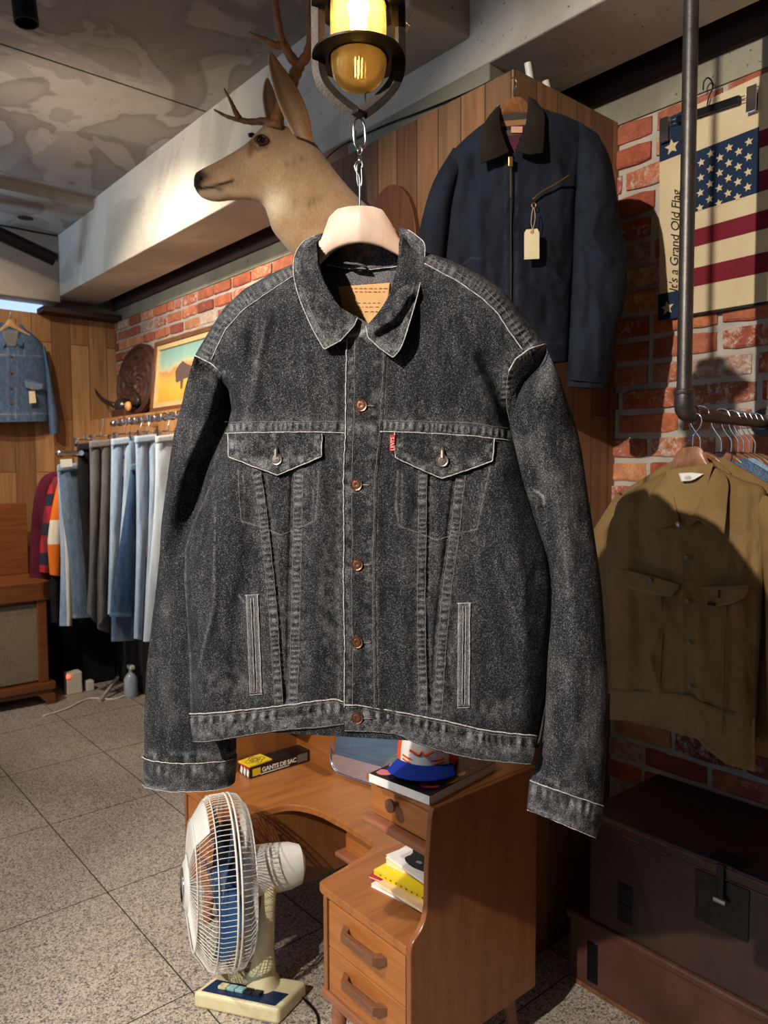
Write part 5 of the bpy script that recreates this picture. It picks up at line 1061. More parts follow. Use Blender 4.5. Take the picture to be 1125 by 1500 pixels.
# further hangers on the same rail, receding to the wall
def rail_px(X): return None
M_den_b = denim('blue_denim', srgb(44, 62, 88), srgb(78, 102, 134), srgb(150, 172, 198), 0.5, srgb(206, 216, 226))
M_den_l = denim('light_denim', srgb(96, 128, 164), srgb(142, 172, 202), srgb(200, 216, 232), 0.5, srgb(232, 238, 244))
M_den_d = denim('dark_denim', srgb(34, 54, 82), srgb(52, 78, 110), srgb(92, 122, 156), 0.5, srgb(150, 176, 204))
M_den_g = denim('grey_denim', srgb(72, 70, 70), srgb(96, 94, 93), srgb(130, 128, 126), 0.5, srgb(160, 158, 156))
M_blk = cloth_mat('black_cotton', srgb(22, 22, 24), srgb(34, 34, 36))
def behind(X, cxp, mat, lab, hl, seed, drop=0.62, group=None, w=150, empty=False):
    pl = Plane((X, 0.92, 1.3), (-1, -0.05, 0)); cy0 = float(np.interp(X, [1.70, 2.22], [0.886, 0.935]))
    # work in metres around the rail
    S = lambda y, z, d=0: np.array((X-d*0.001, cy0-y, z))
    if mat is not None:
        t = thing('denim_jacket' if mat is not M_khaki and mat is not M_blk else 'work_shirt_jacket', lab, 'jacket', (X, cy0, 1.50), group)
        zs = [1.565, 1.53, 1.49, 1.45, 1.30, 1.1, 0.95, 0.88]; ws = [0.06, 0.12, 0.19, 0.225, 0.235, 0.23, 0.235, 0.23]
        V = np.linspace(0, 1, 60); z = np.interp(V, np.linspace(0, 1, 8), zs); ww = np.interp(V, np.linspace(0, 1, 8), ws); tt = 0.5-0.5*np.cos(np.linspace(0, PI, 40))
        Yg = (tt[None, :]*2-1)*ww[:, None]; Zg = np.broadcast_to(z[:, None], Yg.shape)
        prof = (4*tt*(1-tt))**0.45*np.minimum(V*8+0.2, 1)[:, None]
        nz = 0.008*fbm(Yg*18, Zg*7, seed)
        Fp = np.stack([X-0.022*prof-nz, cy0-Yg, Zg], -1); Bk = np.stack([X+0.018*prof+nz, cy0-Yg, Zg], -1)
        wr = np.clip(0.8*np.exp(-((Zg-1.42)/0.006)**2)+0.7*np.exp(-((Zg-1.40)/0.003)**2)+0.6*np.exp(-((np.abs(Yg)-0.02)/0.003)**2), 0, 1)*0.8
        grid_mesh('body', np.concatenate([Fp, Bk[:, -2:0:-1]], 1), np.concatenate([wr, wr[:, -2:0:-1]], 1), mat, t, closed_u=True)
        for sg in (-1, 1):
            b = MB(); b.tube([(X, cy0-sg*0.185, 1.455), (X, cy0-sg*0.235, 1.36), (X+0.005, cy0-sg*0.262, 1.15), (X+0.008, cy0-sg*0.268, 0.93)], [0.045, 0.062, 0.055, 0.048], 14, flat=[0.022, 0.026, 0.024, 0.02], up=(1, 0, 0)); b.build('sleeve', mat, t, smooth=True)
            b = MB(); b.add([(X-0.026, cy0-sg*0.02, 1.44), (X-0.03, cy0-sg*0.10, 1.44), (X-0.02, cy0-sg*0.085, 1.53), (X-0.01, cy0-sg*0.05, 1.555)], [(0, 1, 2, 3)]); b.build('collar', mat, t, solid=0.004)
    h = thing('wooden_hanger', hl, 'hanger', (X, cy0, 1.56), 'hangers on the right rail' if empty else None)
    b = MB(); top = [(-0.18, 1.455), (-0.09, 1.520), (-0.045, 1.566), (0, 1.582), (0.045, 1.566), (0.09, 1.520), (0.18, 1.455)]; bo = [(0.18, 1.44), (0.09, 1.495), (0.04, 1.524), (0, 1.530), (-0.04, 1.524), (-0.09, 1.495), (-0.18, 1.44)]
    b.prism([(X-0.009, cy0-y, z-0.0) for y, z in smoothpts(top, 4)+smoothpts(bo, 4)], (0.018, 0, 0)); b.build('shoulder_bar', M_hwood, h, bevel=0.004)
    b = MB(); b.tube([S(y, z) for y, z in smoothpts([(0, 1.575), (0, 1.61), (-0.014, 1.632), (-0.025, 1.652), (-0.024, 1.676), (-0.008, 1.690), (0.012, 1.686), (0.022, 1.668)], 5)], 0.0019, 7); b.build('hook', M_chrome, h, smooth=True)
behind(1.765, 0, M_khaki, 'second khaki jacket just behind the front one on the right rail', 'reddish wooden hanger close behind the khaki jacket hanger', 71)
behind(1.90, 0, M_den_b, 'blue denim jacket third along the right rail, dark blue with pale seams', 'brown wooden hanger of the blue denim jacket on the right rail', 72)
behind(1.97, 0, M_den_l, 'paler blue denim jacket at the far end of the right rail', 'brown wooden hanger of the paler denim jacket on the right rail', 73)
for k, X in enumerate((2.02, 2.06, 2.105, 2.15)): behind(X, 0, None, '', 'wooden hanger with bright hook at the wall end of the right rail', 80+k, empty=True)
# sleeve of a faded blue garment hanging low at the right edge
fj = thing('denim_jacket', 'faded blue denim garment hanging low at right edge behind the khaki jacket', 'jacket', (2.0, 0.66, 1.1))
b = MB(); b.tube([(1.98, 0.73, 1.25), (1.96, 0.735, 1.0), (1.95, 0.735, 0.8), (1.95, 0.735, 0.69)], [0.05, 0.055, 0.052, 0.045], 16, flat=[0.03]*4, up=(1, 0, 0)); b.build('sleeve', M_den_l, fj, smooth=True)
b = MB(); b.tube([(1.99, 0.60, 1.42), (1.99, 0.60, 1.2), (1.98, 0.60, 0.95)], [0.12, 0.17, 0.17], 20, flat=[0.03]*3, up=(1, 0, 0)); b.build('body', M_den_l, fj, smooth=True)
# ---------------- flag banner on the brick wall
FP = Plane((WX-0.030, 1, 2.3), (-1, 0, 0))
M_cream = cloth_mat('cream_canvas', srgb(206, 186, 148), srgb(220, 202, 166), scale=600)
M_fnavy = cloth_mat('flag_navy', srgb(34, 48, 70), srgb(40, 56, 80)); M_maroon = cloth_mat('flag_maroon', srgb(112, 34, 46), srgb(126, 40, 52)); M_ink = plain('black_ink', srgb(24, 20, 20), 0.8, var=0)
fl = thing('flag_banner', 'cream canvas flag banner with stars and maroon stripes on the brick wall', 'banner', tuple(FP(1040, 160)))
TLx, TRx = 966, 1300
def ftop(x): return 174-0.455*(x-975)-0.00002*(x-975)**2
def fbot(x): return 468-0.163*(x-975)
def FV(x, k): return ftop(x)*(1-k)+fbot(x)*k
def fpoly(pts, mat, nm, d=1.0, th=0.0006):
    b = MB(); b.prism([FP(x, y, d) for x, y in pts], -FP.n*th); return b.build(nm, mat, fl)
xs = list(np.linspace(TLx, TRx, 14))
b = MB(); b.prism([FP(x, ftop(x), 0) for x in xs]+[FP(x, fbot(x), 0) for x in xs[::-1]], (0.002, 0, 0)); b.build('canvas', M_cream, fl)
def band(x0, x1, k0, k1, mat, nm, d=1.0, slope=None):
    q = list(np.linspace(x0, x1, 8)); b = MB(); b.prism([FP(x, FV(x, k0(x) if callable(k0) else k0), d) for x in q]+[FP(x, FV(x, k1(x) if callable(k1) else k1), d) for x in q[::-1]], (0.0008, 0, 0)); return b.build(nm, mat, fl)
band(966, 1001, 0.0, 0.205, M_fnavy, 'navy_square'); band(964, 1001, 0.868, 1.0, M_fnavy, 'navy_square')
b = MB(); b.prism([FP(x, y, 1.2) for x, y in ((998.5, 172), (1001, 171), (998, 463), (995.5, 463))], (0.0008, 0, 0)); b.build('seam_line', M_ink, fl)
kk = lambda y, x: (y-ftop(x))/(fbot(x)-ftop(x))
k_c0, k_c1 = kk(222, 1019), kk(301, 1019)
band(1004, 1112, k_c0, k_c1+0.03, M_fnavy, 'canton', 1.2)
for (ka, kb, xa) in ((kk(192, 1113), kk(217, 1113), 1112), (kk(251, 1113), kk(281, 1113), 1112), (kk(337, 1016), kk(362, 1016), 1001), (kk(393, 1016), kk(420, 1016), 1001)):
    band(xa, TRx, ka, kb, M_maroon, 'stripe', 1.0)
band(1001, TRx, 0.992, 1.004, M_ink, 'edge_line', 1.3)
def star(x, y, r, rot=0.0, d=2.4):
    c = FP(x, y, d); b = MB(); pts = []
    for k in range(10):
        a = PI/2+2*PI*k/10+rot; q = r if k % 2 == 0 else r*0.45; pts.append(c+np.array((0, -math.cos(a)*q, math.sin(a)*q)))
    b.prism(pts, (0.0006, 0, 0)); b.build('star', M_cream, fl)
for (x, y, r) in ((984, 215, 0.024), (977.5, 451, 0.022)): star(x, y, r, 0.1)
for row in range(4):
    for col, (sx, sy) in enumerate(((1027, 238), (1041, 225), (1054.5, 231), (1068, 216.5), (1082, 222), (1097, 207.5))):
        y = sy+row*22.2+(0 if row < 4 else 0)
        if row == 3 and col in (3, 5) and False: continue
        star(sx-0.6*row, y, 0.0125, 0.12)
# handwritten motto, reading upwards
TP = lambda x, y: FP(x, y, 2.0)
text_mesh('motto_lettering', "It's a Grand Old Flag", 0.039, M_ink, fl, TP(992, 428), tuple(TP(995, 245)-TP(990, 428)), (0, 1, 0.05), 0.0004, shear=0.35, spacing=0.95, offset=0.0)
ch = thing('clip_hanger', 'black clip hanger with chrome clips holding the flag banner', 'hanger', tuple(FP(1038, 160)))
b = MB(); b.obox((FP(992, 176, 14)+FP(1084, 145, 14))/2, (FP(1084, 145, 14)-FP(992, 176, 14))/2, np.array([0, 0, 0.011]), np.array([0.006, 0, 0])); b.build('bar', M_black, ch, bevel=0.003)
for (x0, y0, x1, y1) in ((978, 181, 993, 176), (1083, 146, 1098, 141)):
    for dz in (0.006, -0.006):
        b = MB(); b.tube([FP(x0, y0, 14)+[0, 0, dz], FP(x1, y1, 14)+[0, 0, dz]], 0.0015, 6); b.build('rod', M_chrome, ch, smooth=True)
for (x, y) in ((974, 190), (1102, 145)):
    b = MB(); c = FP(x, y, 12); b.obox(c+[-0.006, 0, 0], np.array([0.0015, 0, 0.001]), np.array([0, 0.014, 0]), np.array([0.001, 0, 0.036])); b.obox(c+[0.008, 0, 0], np.array([0.0015, 0, 0]), np.array([0, 0.014, 0]), np.array([0, 0, 0.034])); b.build('clip', M_chrome, ch, bevel=0.001)
b = MB(); b.tube([FP(x, y, 14) for x, y in smoothpts([(1036, 160), (1037, 148), (1040, 138), (1044, 128), (1042, 118), (1036, 114), (1031, 121), (1030, 132)], 5)], 0.0022, 7); b.build('hook', M_black, ch, smooth=True)
# ================================================================= far left: wall jacket, rack, cabinet, decorations
WP = Plane((1, FY-0.05, 2.2), (0, -1, 0))
dj = thing('denim_jacket', 'mid blue denim jacket hung on the far plank wall at left', 'jacket', tuple(WP(15, 470)))
garment_tube('body', WP, [(2, 472), (-16, 488), (-30, 505), (-36, 530), (-38, 560), (-38, 619)], [(30, 478), (50, 491), (64, 508), (70, 535), (72, 570), (72, 617)], M_den_b, dj, H=110, B=30, seed=101, nv=80, nu=60,
             seams=[([(-36, 521), (0, 520), (30, 521), (66, 522)], 1.2, 2.4), ([(12, 500), (12, 618)], 1.0, 2.4), ([(25, 525), (23, 615)], 1.0, 2), ([(-38, 606), (0, 607), (72, 606)], 1.0, 2.4), ([(38, 558), (62, 562)], 1.2, 2.4), ([(34, 490), (36, 520)], 1.0, 2)])
garment_tube('sleeve', WP, [(62, 508), (66, 540), (68, 570), (70, 600), (73, 637)], [(66, 506), (74, 540), (80, 575), (86, 605), (87, 634)], M_den_b, dj, H=70, B=30, off=20, seed=103, nv=40, nu=20)
garment_tube('sleeve', WP, [(-32, 506), (-44, 540), (-50, 575), (-56, 605), (-57, 634)], [(-28, 508), (-32, 540), (-36, 570), (-40, 600), (-43, 637)], M_den_b, dj, H=70, B=30, off=20, seed=104, nv=40, nu=20)
leafp('collar', WP, [(2, 472), (3, 484), (7, 498)], [(-4, 478), (-2, 492), (4, 508)], [(7, 498), (8, 504), (4, 508)], ([0, 1], [20, 120]), ([0, 1], [20, 130]), M_den_b, dj, 10, nu=16, nv=8)
leafp('collar', WP, [(30, 474), (29, 486), (24, 498)], [(38, 482), (40, 492), (33, 508)], [(24, 498), (27, 505), (33, 508)], ([0, 1], [20, 120]), ([0, 1], [20, 130]), M_den_b, dj, 10, nu=16, nv=8)
patch('neck_lining', WP, [(3, 484), (29, 484)], [(8, 508), (24, 508)], 8, 8, lambda x, y, u, v: 112+0*x, lambda x, y, u, v: 0.4+0*x, M_den_g, dj)
patch('pocket_flap', WP, [(36, 559), (64, 563)], [(38, 568), (50, 572), (63, 570)], 10, 5, lambda x, y, u, v: 122+0*x, lambda x, y, u, v: 0.2+0*x, M_den_b, dj, solid=0.006)
for y in (521, 545, 567, 590): disc('button', WP(16, y, 122), (0, -1, 0), 0.009, M_copper, dj, 0.004)
hanger(WP, 'light wooden hanger of the blue denim jacket on the plank wall', [(-12, 490), (4, 478), (10, 470), (14.5, 467), (19, 470), (26, 478), (44, 490)], [(-10, 496), (5, 484), (10, 481), (14.5, 479), (19, 481), (26, 484), (42, 496)], [(14.5, 467), (14.5, 460), (15.5, 456), (13.5, 453)], M_hwood_l, d=60, th=14, hookr=0.003)
tg = thing('price_tag', 'small cream tag on the chest pocket of the wall denim jacket', 'tag', tuple(WP(47, 580, 130)))
b = MB(); b.prism([WP(x, y, 131) for x, y in ((42, 573), (51, 573), (53, 590), (43, 591))], (0, -0.002, 0)); b.build('card', M_cardtag, tg)
b = MB(); b.tube([WP(46, 567, 131), WP(47, 574, 133)], 0.0015, 5); b.build('string', M_string, tg)
# ---------------- radio cabinet
M_cab = wood('cherry_veneer', srgb(104, 58, 30), srgb(142, 86, 46), axis=0, rough=0.35, scale=5, stretch=10, coat=0.2)
m = NM('grille_cloth'); wv = m.n('TexWave', ins={'Scale': 90.0, 'Vector': m.co()}); wv.bands_direction = 'Z'; n2 = m.noise(160, detail=3)
c = m.ramp(m.math('ADD', m.math('MULTIPLY', wv.outputs[1], 0.3), m.math('MULTIPLY', n2, 0.8)), [(0.3, srgb(92, 82, 66)), (0.7, srgb(146, 134, 110))]); m.P(col=c, rough=0.9, nor=m.bump(n2, 0.002)); M_gril = m.m
cb = thing('radio_cabinet', 'low wooden radio cabinet with woven speaker cloth at far left', 'cabinet', (1.0, 5.3, 0))
b = MB(); b.box(0.3, 1.475, 5.08, 5.56, 0.69, 0.81); b.build('top', M_cab, cb, bevel=0.006)
b = MB(); b.box(0.34, 1.455, 5.125, 5.55, 0.14, 0.69); b.build('body', M_cab, cb)
b = MB(); b.box(0.36, 1.40, 5.115, 5.13, 0.165, 0.665); b.build('speaker_cloth', M_gril, cb)
for x in (1.395, 0.34):
    b = MB(); b.box(x, x+0.06, 5.095, 5.14, 0.15, 0.69); b.build('corner_post', M_cab, cb, bevel=0.006)
b = MB(); b.box(0.31, 1.49, 5.07, 5.56, 0.10, 0.15); b.box(0.33, 1.475, 5.085, 5.56, 0.07, 0.10); b.build('base_moulding', M_cab, cb, bevel=0.008)
for x in (1.38, 0.33):
    b = MB(); b.prism([(x, 5.08, 0.075), (x+0.105, 5.08, 0.075), (x+0.11, 5.08, 0.0), (x+0.05, 5.08, 0.0), (x+0.045, 5.08, 0.03), (x+0.02, 5.08, 0.05)], (0, 0.1, 0)); b.build('foot', M_cab, cb, bevel=0.004)
b = MB(); b.box(0.3, 1.475, 5.56, 5.585, 0.81, 1.30); b.build('lid', M_cab, cb, bevel=0.004)
# ---------------- clothes racks
M_rail = M_chrome
def rack(X, y0, y1, z, label):
    t = thing('garment_rack', label, 'clothes rack', (X, (y0+y1)/2, 0))
    b = MB(); b.tube([(X, y0, z), (X, y1, z)], 0.016, 12); b.build('rail', M_rail, t, smooth=True, autos=0.6)
    b = MB(); b.lathe([(0.0, 0), (0.02, 0.0), (0.022, 0.012), (0.018, 0.02), (0.022, 0.028), (0.022, 0.05), (0.016, 0.055)], (X, y1+0.04, z), (0, -1, 0), 16); b.build('end_cap', M_rail, t, smooth=True, autos=0.6)
    for y in (y0+0.15, y1-0.2):
        b = MB(); b.tube([(X, y, z), (X+0.10, y, z-0.01), (2.015, y, z-0.02)], 0.010, 8); b.build('bracket', M_rail, t, smooth=True)
    return t
rack(1.82, 2.75, 4.80, 1.826, 'upper chrome rack rail carrying the pale jeans in front of the brick wall')
b = MB(); b.tube([(1.52, 4.55, 1.63), (1.52, 4.93, 1.63)], 0.016, 12)
t = thing('garment_rack', 'lower chrome rack rail holding dark trousers and shirts', 'clothes rack', (1.52, 4.75, 0)); t.location = (1.52, 4.75, 0); b.build('rail', M_rail, t, smooth=True, autos=0.6)
b = MB(); b.lathe([(0.0, 0), (0.02, 0.0), (0.022, 0.012), (0.017, 0.02), (0.022, 0.03), (0.022, 0.05), (0.016, 0.055)], (1.52, 4.97, 1.63), (0, -1, 0), 16); b.build('end_cap', M_rail, t, smooth=True, autos=0.6)
for y in (4.66, 4.88):
    b = MB(); b.tube([(1.52, y, 1.63), (1.60, y, 1.622), (2.015, y, 1.60)], 0.011, 8); b.build('bracket', M_black, t, smooth=True)
def pair(Y, Lp, Rp, mat, lab, group=None, name='jeans', cat='trousers', split=None, H=28, seed=1, wear=0.0, bandm=True):
    pl = Plane((1.7, Y, 1.3), (0, -1, 0)); t = thing(name, lab, cat, tuple(pl((Lp[0][0]+Rp[0][0])/2, Lp[0][1])), group)
    def mk(L, R, sd, off, nm):
        hf = lambda x, y, t_, v: off+H*(4*t_*(1-t_))**0.5+8*fbm(x*.12, y*.02, sd)
        w = lambda x, y: np.clip(wear+0.9*np.clip(fbm(x*.06, y*.01, sd+3), 0, 1)+0.5*np.exp(-((y-np.max([p[1] for p in L])+3)/1.5)**2), 0, 1)*0.6
        return tube_cloth(nm, pl, L, R, 60, 16, hf, lambda x, y, t_, v: off-H*0.6*(4*t_*(1-t_))**0.5, w, mat, t, smoothn=3)
    if split:
        Sp = split
        mk(Lp, Sp, seed, 0, 'leg'); mk([(x+1, y) for x, y in Sp], Rp, seed+9, 6, 'leg')
    else: mk(Lp, Rp, seed, 0, 'leg')
    if bandm:
        wt = [(Lp[0][0], Lp[0][1]-2), (Rp[0][0], Rp[0][1]-2)]; wb = [(Lp[0][0], Lp[0][1]+9), (Rp[0][0], Rp[0][1]+9)]
        patch('waistband', pl, wt, wb, 8, 4, lambda x, y, u, v: H+6+0*x, lambda x, y, u, v: 0.35+0*x, mat, t, solid=0.006)
    # clip hanger for it
    return t
def cliph(Y, x, y, lab, group, yr=None):
    pl = Plane((1.7, Y, 1.3), (0, -1, 0)); yr = yr or y-26
    h = thing('clip_hanger', lab, 'hanger', tuple(pl(x, y)), group)
    b = MB(); b.tube([pl(x-17, y-7, 10), pl(x+17, y-8, 10)], 0.005, 6); b.build('bar', M_chrome, h, smooth=True)
    b = MB(); b.tube([pl(x+a, y_, 10) for a, y_ in smoothpts([(0, y-8), (0, y-15), (3, yr+4), (2, yr-3), (-3, yr-2)], 4)], 0.003, 6); b.build('hook', M_chrome, h, smooth=True)
    for dx in (-13, 13):
        b = MB(); b.obox(pl(x+dx, y-3, 24), (0.012, 0, 0), (0, 0.012, 0), (0, 0, 0.026)); b.build('clip', M_chrome, h, bevel=0.004)
GJ = 'jeans clipped along the upper rack'
pair(4.98, [(82, 690), (61, 700), (49, 735), (44, 800), (43, 846)], [(98, 690), (96, 720), (90, 780), (84, 820), (80, 850)], cloth_mat('maroon_knit', srgb(70, 22, 36), srgb(92, 30, 48)), 'maroon sweater at the far end of the left rack', name='sweater', cat='sweater', seed=201, H=60, bandm=False)
m = NM('plaid_flannel'); tc = m.n('TexCoord'); sx = m.n('SeparateXYZ'); m.t.links.new(tc.outputs['Object'], sx.inputs[0])
def stripes(m, s, p, w): return m.math('LESS_THAN', m.math('FRACT', m.math('MULTIPLY', s, p)), w)
c = m.mix(stripes(m, sx.outputs[2], 5.5, 0.42), srgb(178, 28, 40), srgb(34, 36, 56)); c = m.mix(m.math('MULTIPLY', stripes(m, sx.outputs[0], 16, 0.45), 0.6), c, srgb(34, 30, 46)); m.P(col=c, rough=0.9)
pair(4.92, [(80, 698), (69, 722), (62, 770), (58, 810), (58, 838)], [(96, 698), (92, 740), (86, 790), (80, 820), (76, 840)], m.m, 'red and navy plaid shirt between the maroon sweater and the orange shirt', name='plaid_shirt', cat='shirt', seed=203, H=50, bandm=False)
m = NM('striped_orange_knit'); tc = m.n('TexCoord'); sx = m.n('SeparateXYZ'); m.t.links.new(tc.outputs['Object'], sx.inputs[0])
c = m.mix(m.math('LESS_THAN', m.math('ABSOLUTE', m.math('ADD', sx.outputs[2], 0.30)), 0.075), srgb(232, 116, 22), srgb(236, 226, 206)); m.P(col=c, rough=0.9)
pair(4.87, [(84, 708), (76, 744), (70, 790), (71, 820), (73, 842)], [(96, 708), (94, 760), (92, 800), (90, 825), (89, 844)], m.m, 'orange rugby shirt with one broad white stripe', name='striped_shirt', cat='shirt', seed=205, H=40, bandm=False)
pair(4.90, [(74, 840), (74, 880), (76, 912)], [(90, 840), (90, 880), (90, 912)], M_blk, 'black garment hanging below the orange shirt on the left rack', name='black_trousers', seed=206, H=30, bandm=False)
pair(4.82, [(84, 684), (86, 740), (89, 820), (87, 917)], [(100, 684), (102, 760), (104, 850), (106, 917)], M_den_l, 'pale blue jeans at left edge of the jeans row', seed=207, H=24)
pair(4.79, [(86, 686), (90, 740), (95, 800), (98, 917)], [(104, 686), (104, 760), (106, 850), (105, 916)], cloth_mat('white_cotton', srgb(206, 200, 190), srgb(226, 222, 212)), 'narrow white trousers beside the pale blue jeans', name='trousers', seed=208, H=20)
pair(4.76, [(90, 686), (94, 740), (100, 800), (104, 906)], [(110, 686), (112, 760), (116, 850), (116, 904)], cloth_mat('olive_cotton', srgb(84, 88, 64), srgb(104, 106, 78)), 'narrow olive trousers between the white trousers and blue jeans', name='trousers', seed=209, H=20)
pair(4.72, [(85, 682), (91, 750), (102, 830), (107, 906)], [(115, 680), (118, 740), (127, 810), (137, 904)], M_den_b, 'mid blue jeans with worn knees left of the black trousers', seed=210, H=26, wear=0.15)
pt = Plane((1.7, 4.69, 1.3), (0, -1, 0)); tg = thing('paper_tag', 'white paper tag standing over the mid blue jeans', 'tag', tuple(pt(98, 680)))
b = MB(); b.prism([pt(x, y, 40) for x, y in ((88, 673), (105, 672), (106, 683), (89, 685))], (0, -0.003, 0)); b.build('card', M_white, tg)
pair(4.62, [(113, 652), (116, 720), (122, 800), (128, 880)], [(134, 650), (136, 720), (138, 800), (140, 870)], M_blk, 'black trousers between blue and grey jeans', name='trousers', seed=211)
pair(4.54, [(131, 648), (132, 720), (131, 820), (127, 898)], [(164, 645), (163, 720), (160, 820), (159, 900)], M_den_g, 'grey jeans with two long legs on the rack', seed=213, split=[(148, 646), (147, 720), (143, 820), (143, 915)], H=30)
pair(4.60, [(140, 660), (142, 900), (144, 922)], [(165, 660), (163, 900), (160, 928)], M_den_g, 'darker grey jeans hanging lower behind the grey pair', seed=214, H=24)
pair(4.40, [(163, 645), (162, 720), (160, 820), (158, 900)], [(201, 640), (199, 720), (190, 800), (176, 900)], M_den_l, 'light blue jeans right of the grey jeans', seed=215, H=30, wear=0.2, split=[(182, 643), (179, 720), (172, 820), (166, 900)])
pair(4.46, [(164, 700), (163, 850), (163, 940)], [(200, 700), (200, 850), (199, 938)], M_den_b, 'blue jeans hanging lowest behind the dark indigo leg', seed=216, H=24)
pair(4.26, [(192, 682), (184, 740), (172, 820), (160, 903)], [(203, 680), (202, 740), (201, 820), (198, 905)], M_den_d, 'dark indigo flared jeans leg widening toward the hem', seed=217, H=24)
pair(4.12, [(198, 641), (200, 740), (199, 840), (196, 935)], [(236, 637), (234, 740), (226, 840), (218, 938)], M_den_l, 'light blue jeans partly behind the black jacket sleeve', seed=219, H=30, wear=0.25, split=[(217, 639), (217, 740), (213, 840), (208, 938)])
pair(4.30, [(197, 641), (200, 700), (203, 760)], [(222, 639), (222, 700), (222, 760)], M_den_b, 'mid blue jeans tucked between the two light pairs', seed=220, H=30)
pair(3.92, [(228, 641), (226, 740), (218, 840), (210, 940)], [(268, 636), (266, 740), (258, 840), (250, 940)], denim('bleached_denim', srgb(150, 170, 190), srgb(186, 200, 214), srgb(222, 230, 236), 0.5, srgb(240, 244, 246)), 'bleached almost white jeans just left of the black sleeve', seed=221, H=30, wear=0.3)
pair(3.7, [(256, 638), (254, 740), (246, 840), (238, 940)], [(300, 632), (298, 740), (288, 840), (278, 940)], M_den_b, 'blue jeans mostly hidden by the black jacket sleeve', seed=222, H=30)
GC = 'chrome clip hangers along the jeans rack'
for (Y, x, y) in ((4.55, 148, 646), (4.44, 182, 643), (4.32, 205, 642), (4.16, 217, 640), (3.96, 246, 639), (3.74, 274, 636)): cliph(Y, x, y, 'chrome clip hanger gripping jeans on the left rack', GC, yr=float(px_y(Y)) if False else (y-29))
cliph(4.66, 124, 651, 'small chrome clip hanger above the black trousers', None, yr=640)
# row of hook loops over the upper rail
b = MB()
for k, Y in enumerate(np.arange(2.9, 4.8, 0.095)):
    h = thing('hook_loop', 'chrome hook loop around the upper rack rail', 'hook', (1.82, float(Y), 1.826), 'chrome hook loops on the upper rack')
    q = MB(); q.tube([(1.82+0.021*math.cos(a), Y+0.012*math.sin(a*0.5), 1.828+0.021*math.sin(a)) for a in np.linspace(0, 2*PI, 13)[:-1]], 0.0045, 6, closed=True); q.build('loop', M_chrome, h, smooth=True)
# ---------------- ledge decorations
PLQ = thing('carved_plaque', 'dark round carved wooden plaque leaning on the brick wall', 'plaque', (2.17, 5.30, 1.90))
M_carve = wood('dark_carved_wood', srgb(52, 28, 20), srgb(88, 50, 36), rough=0.6)
rr_, aa_ = np.meshgrid(np.linspace(0, 1, 60), np.linspace(0, 2*PI, 120)); Yc, Zc = 5.30, 2.165
hh_ = 0.012*np.exp(-((rr_-0.93)/0.05)**2)+0.008*np.exp(-((rr_-0.66)/0.04)**2)+0.010*np.cos(aa_*8+rr_*9)*np.cos(rr_*17)*(rr_ < 0.9)*(rr_ > 0.12)+0.012*np.exp(-(rr_/0.12)**2)
hh_ = hh_*(1-np.clip((rr_-0.96)/0.04, 0, 1))
G3 = np.stack([2.165+0.03*(rr_*np.sin(aa_))-hh_*1.3, Yc-0.335*rr_*np.cos(aa_), Zc+0.262*rr_*np.sin(aa_)], -1)
grid_mesh('carved_face', G3, np.zeros(rr_.shape), M_carve, PLQ, closed_u=False)
b = MB(); b.prism([(2.17+0.03*math.sin(a), Yc-0.335*math.cos(a), Zc+0.262*math.sin(a)) for a in np.linspace(0, 2*PI, 61)[:-1]], (0.025, 0, 0)); b.build('backing', M_carve, PLQ)
pt = thing('framed_painting', 'framed painting of a golden field under a turquoise sky', 'painting', (2.2, 4.45, 1.92))
PP = lambda y, z, d=0: np.array((2.165+0.05*(z-1.92)/0.5-d, y, z))
M_frame = wood('brown_frame', srgb(96, 58, 34), srgb(140, 92, 56), axis=1, rough=0.5); M_gilt = plain('pale_gilt', srgb(226, 196, 140), 0.5, metal=0.2)
y0, y1, z0, z1 = 3.60, 5.0, 1.915, 2.40
def rim(w0, w1, d, mat, nm):
    for (a, b_, c, e) in ((y0+w0, y1-w0, z0+w0, z0+w1), (y0+w0, y1-w0, z1-w1, z1-w0), (y0+w0, y0+w1, z0+w1, z1-w1), (y1-w1, y1-w0, z0+w1, z1-w1)):
        q = MB(); q.prism([PP(a, c), PP(b_, c), PP(b_, e), PP(a, e)], (-d, 0, 0)); q.build(nm, mat, pt, bevel=0.003)
rim(0, 0.030, 0.030, M_frame, 'frame'); rim(0.030, 0.062, 0.020, M_gilt, 'gilt_slip')
m = NM('painted_landscape'); tc = m.n('TexCoord'); sx = m.n('SeparateXYZ'); m.t.links.new(tc.outputs['Object'], sx.inputs[0])
nz = m.noise(5, detail=5); nf = m.noise(30, detail=4); zz = m.math('ADD', m.math('MULTIPLY', sx.outputs[2], 2.0), m.math('MULTIPLY', m.math('SUBTRACT', nz, 0.5), 0.35))
c = m.ramp(zz, [(0.10, srgb(216, 150, 40)), (0.35, srgb(238, 180, 60)), (0.46, srgb(226, 170, 80)), (0.53, srgb(206, 130, 70)), (0.58, srgb(190, 196, 160)), (0.66, srgb(120, 190, 186)), (0.95, srgb(70, 150, 160))])
c = m.mix(m.math('MULTIPLY', nf, 0.35), c, srgb(240, 200, 120)); m.P(col=c, rough=0.5, nor=m.bump(nf, 0.001)); 
q = MB(); q.prism([PP(y0+0.06, z0+0.06), PP(y1-0.06, z0+0.06), PP(y1-0.06, z1-0.06), PP(y0+0.06, z1-0.06)], (-0.006, 0, 0)); q.build('canvas', m.m, pt)
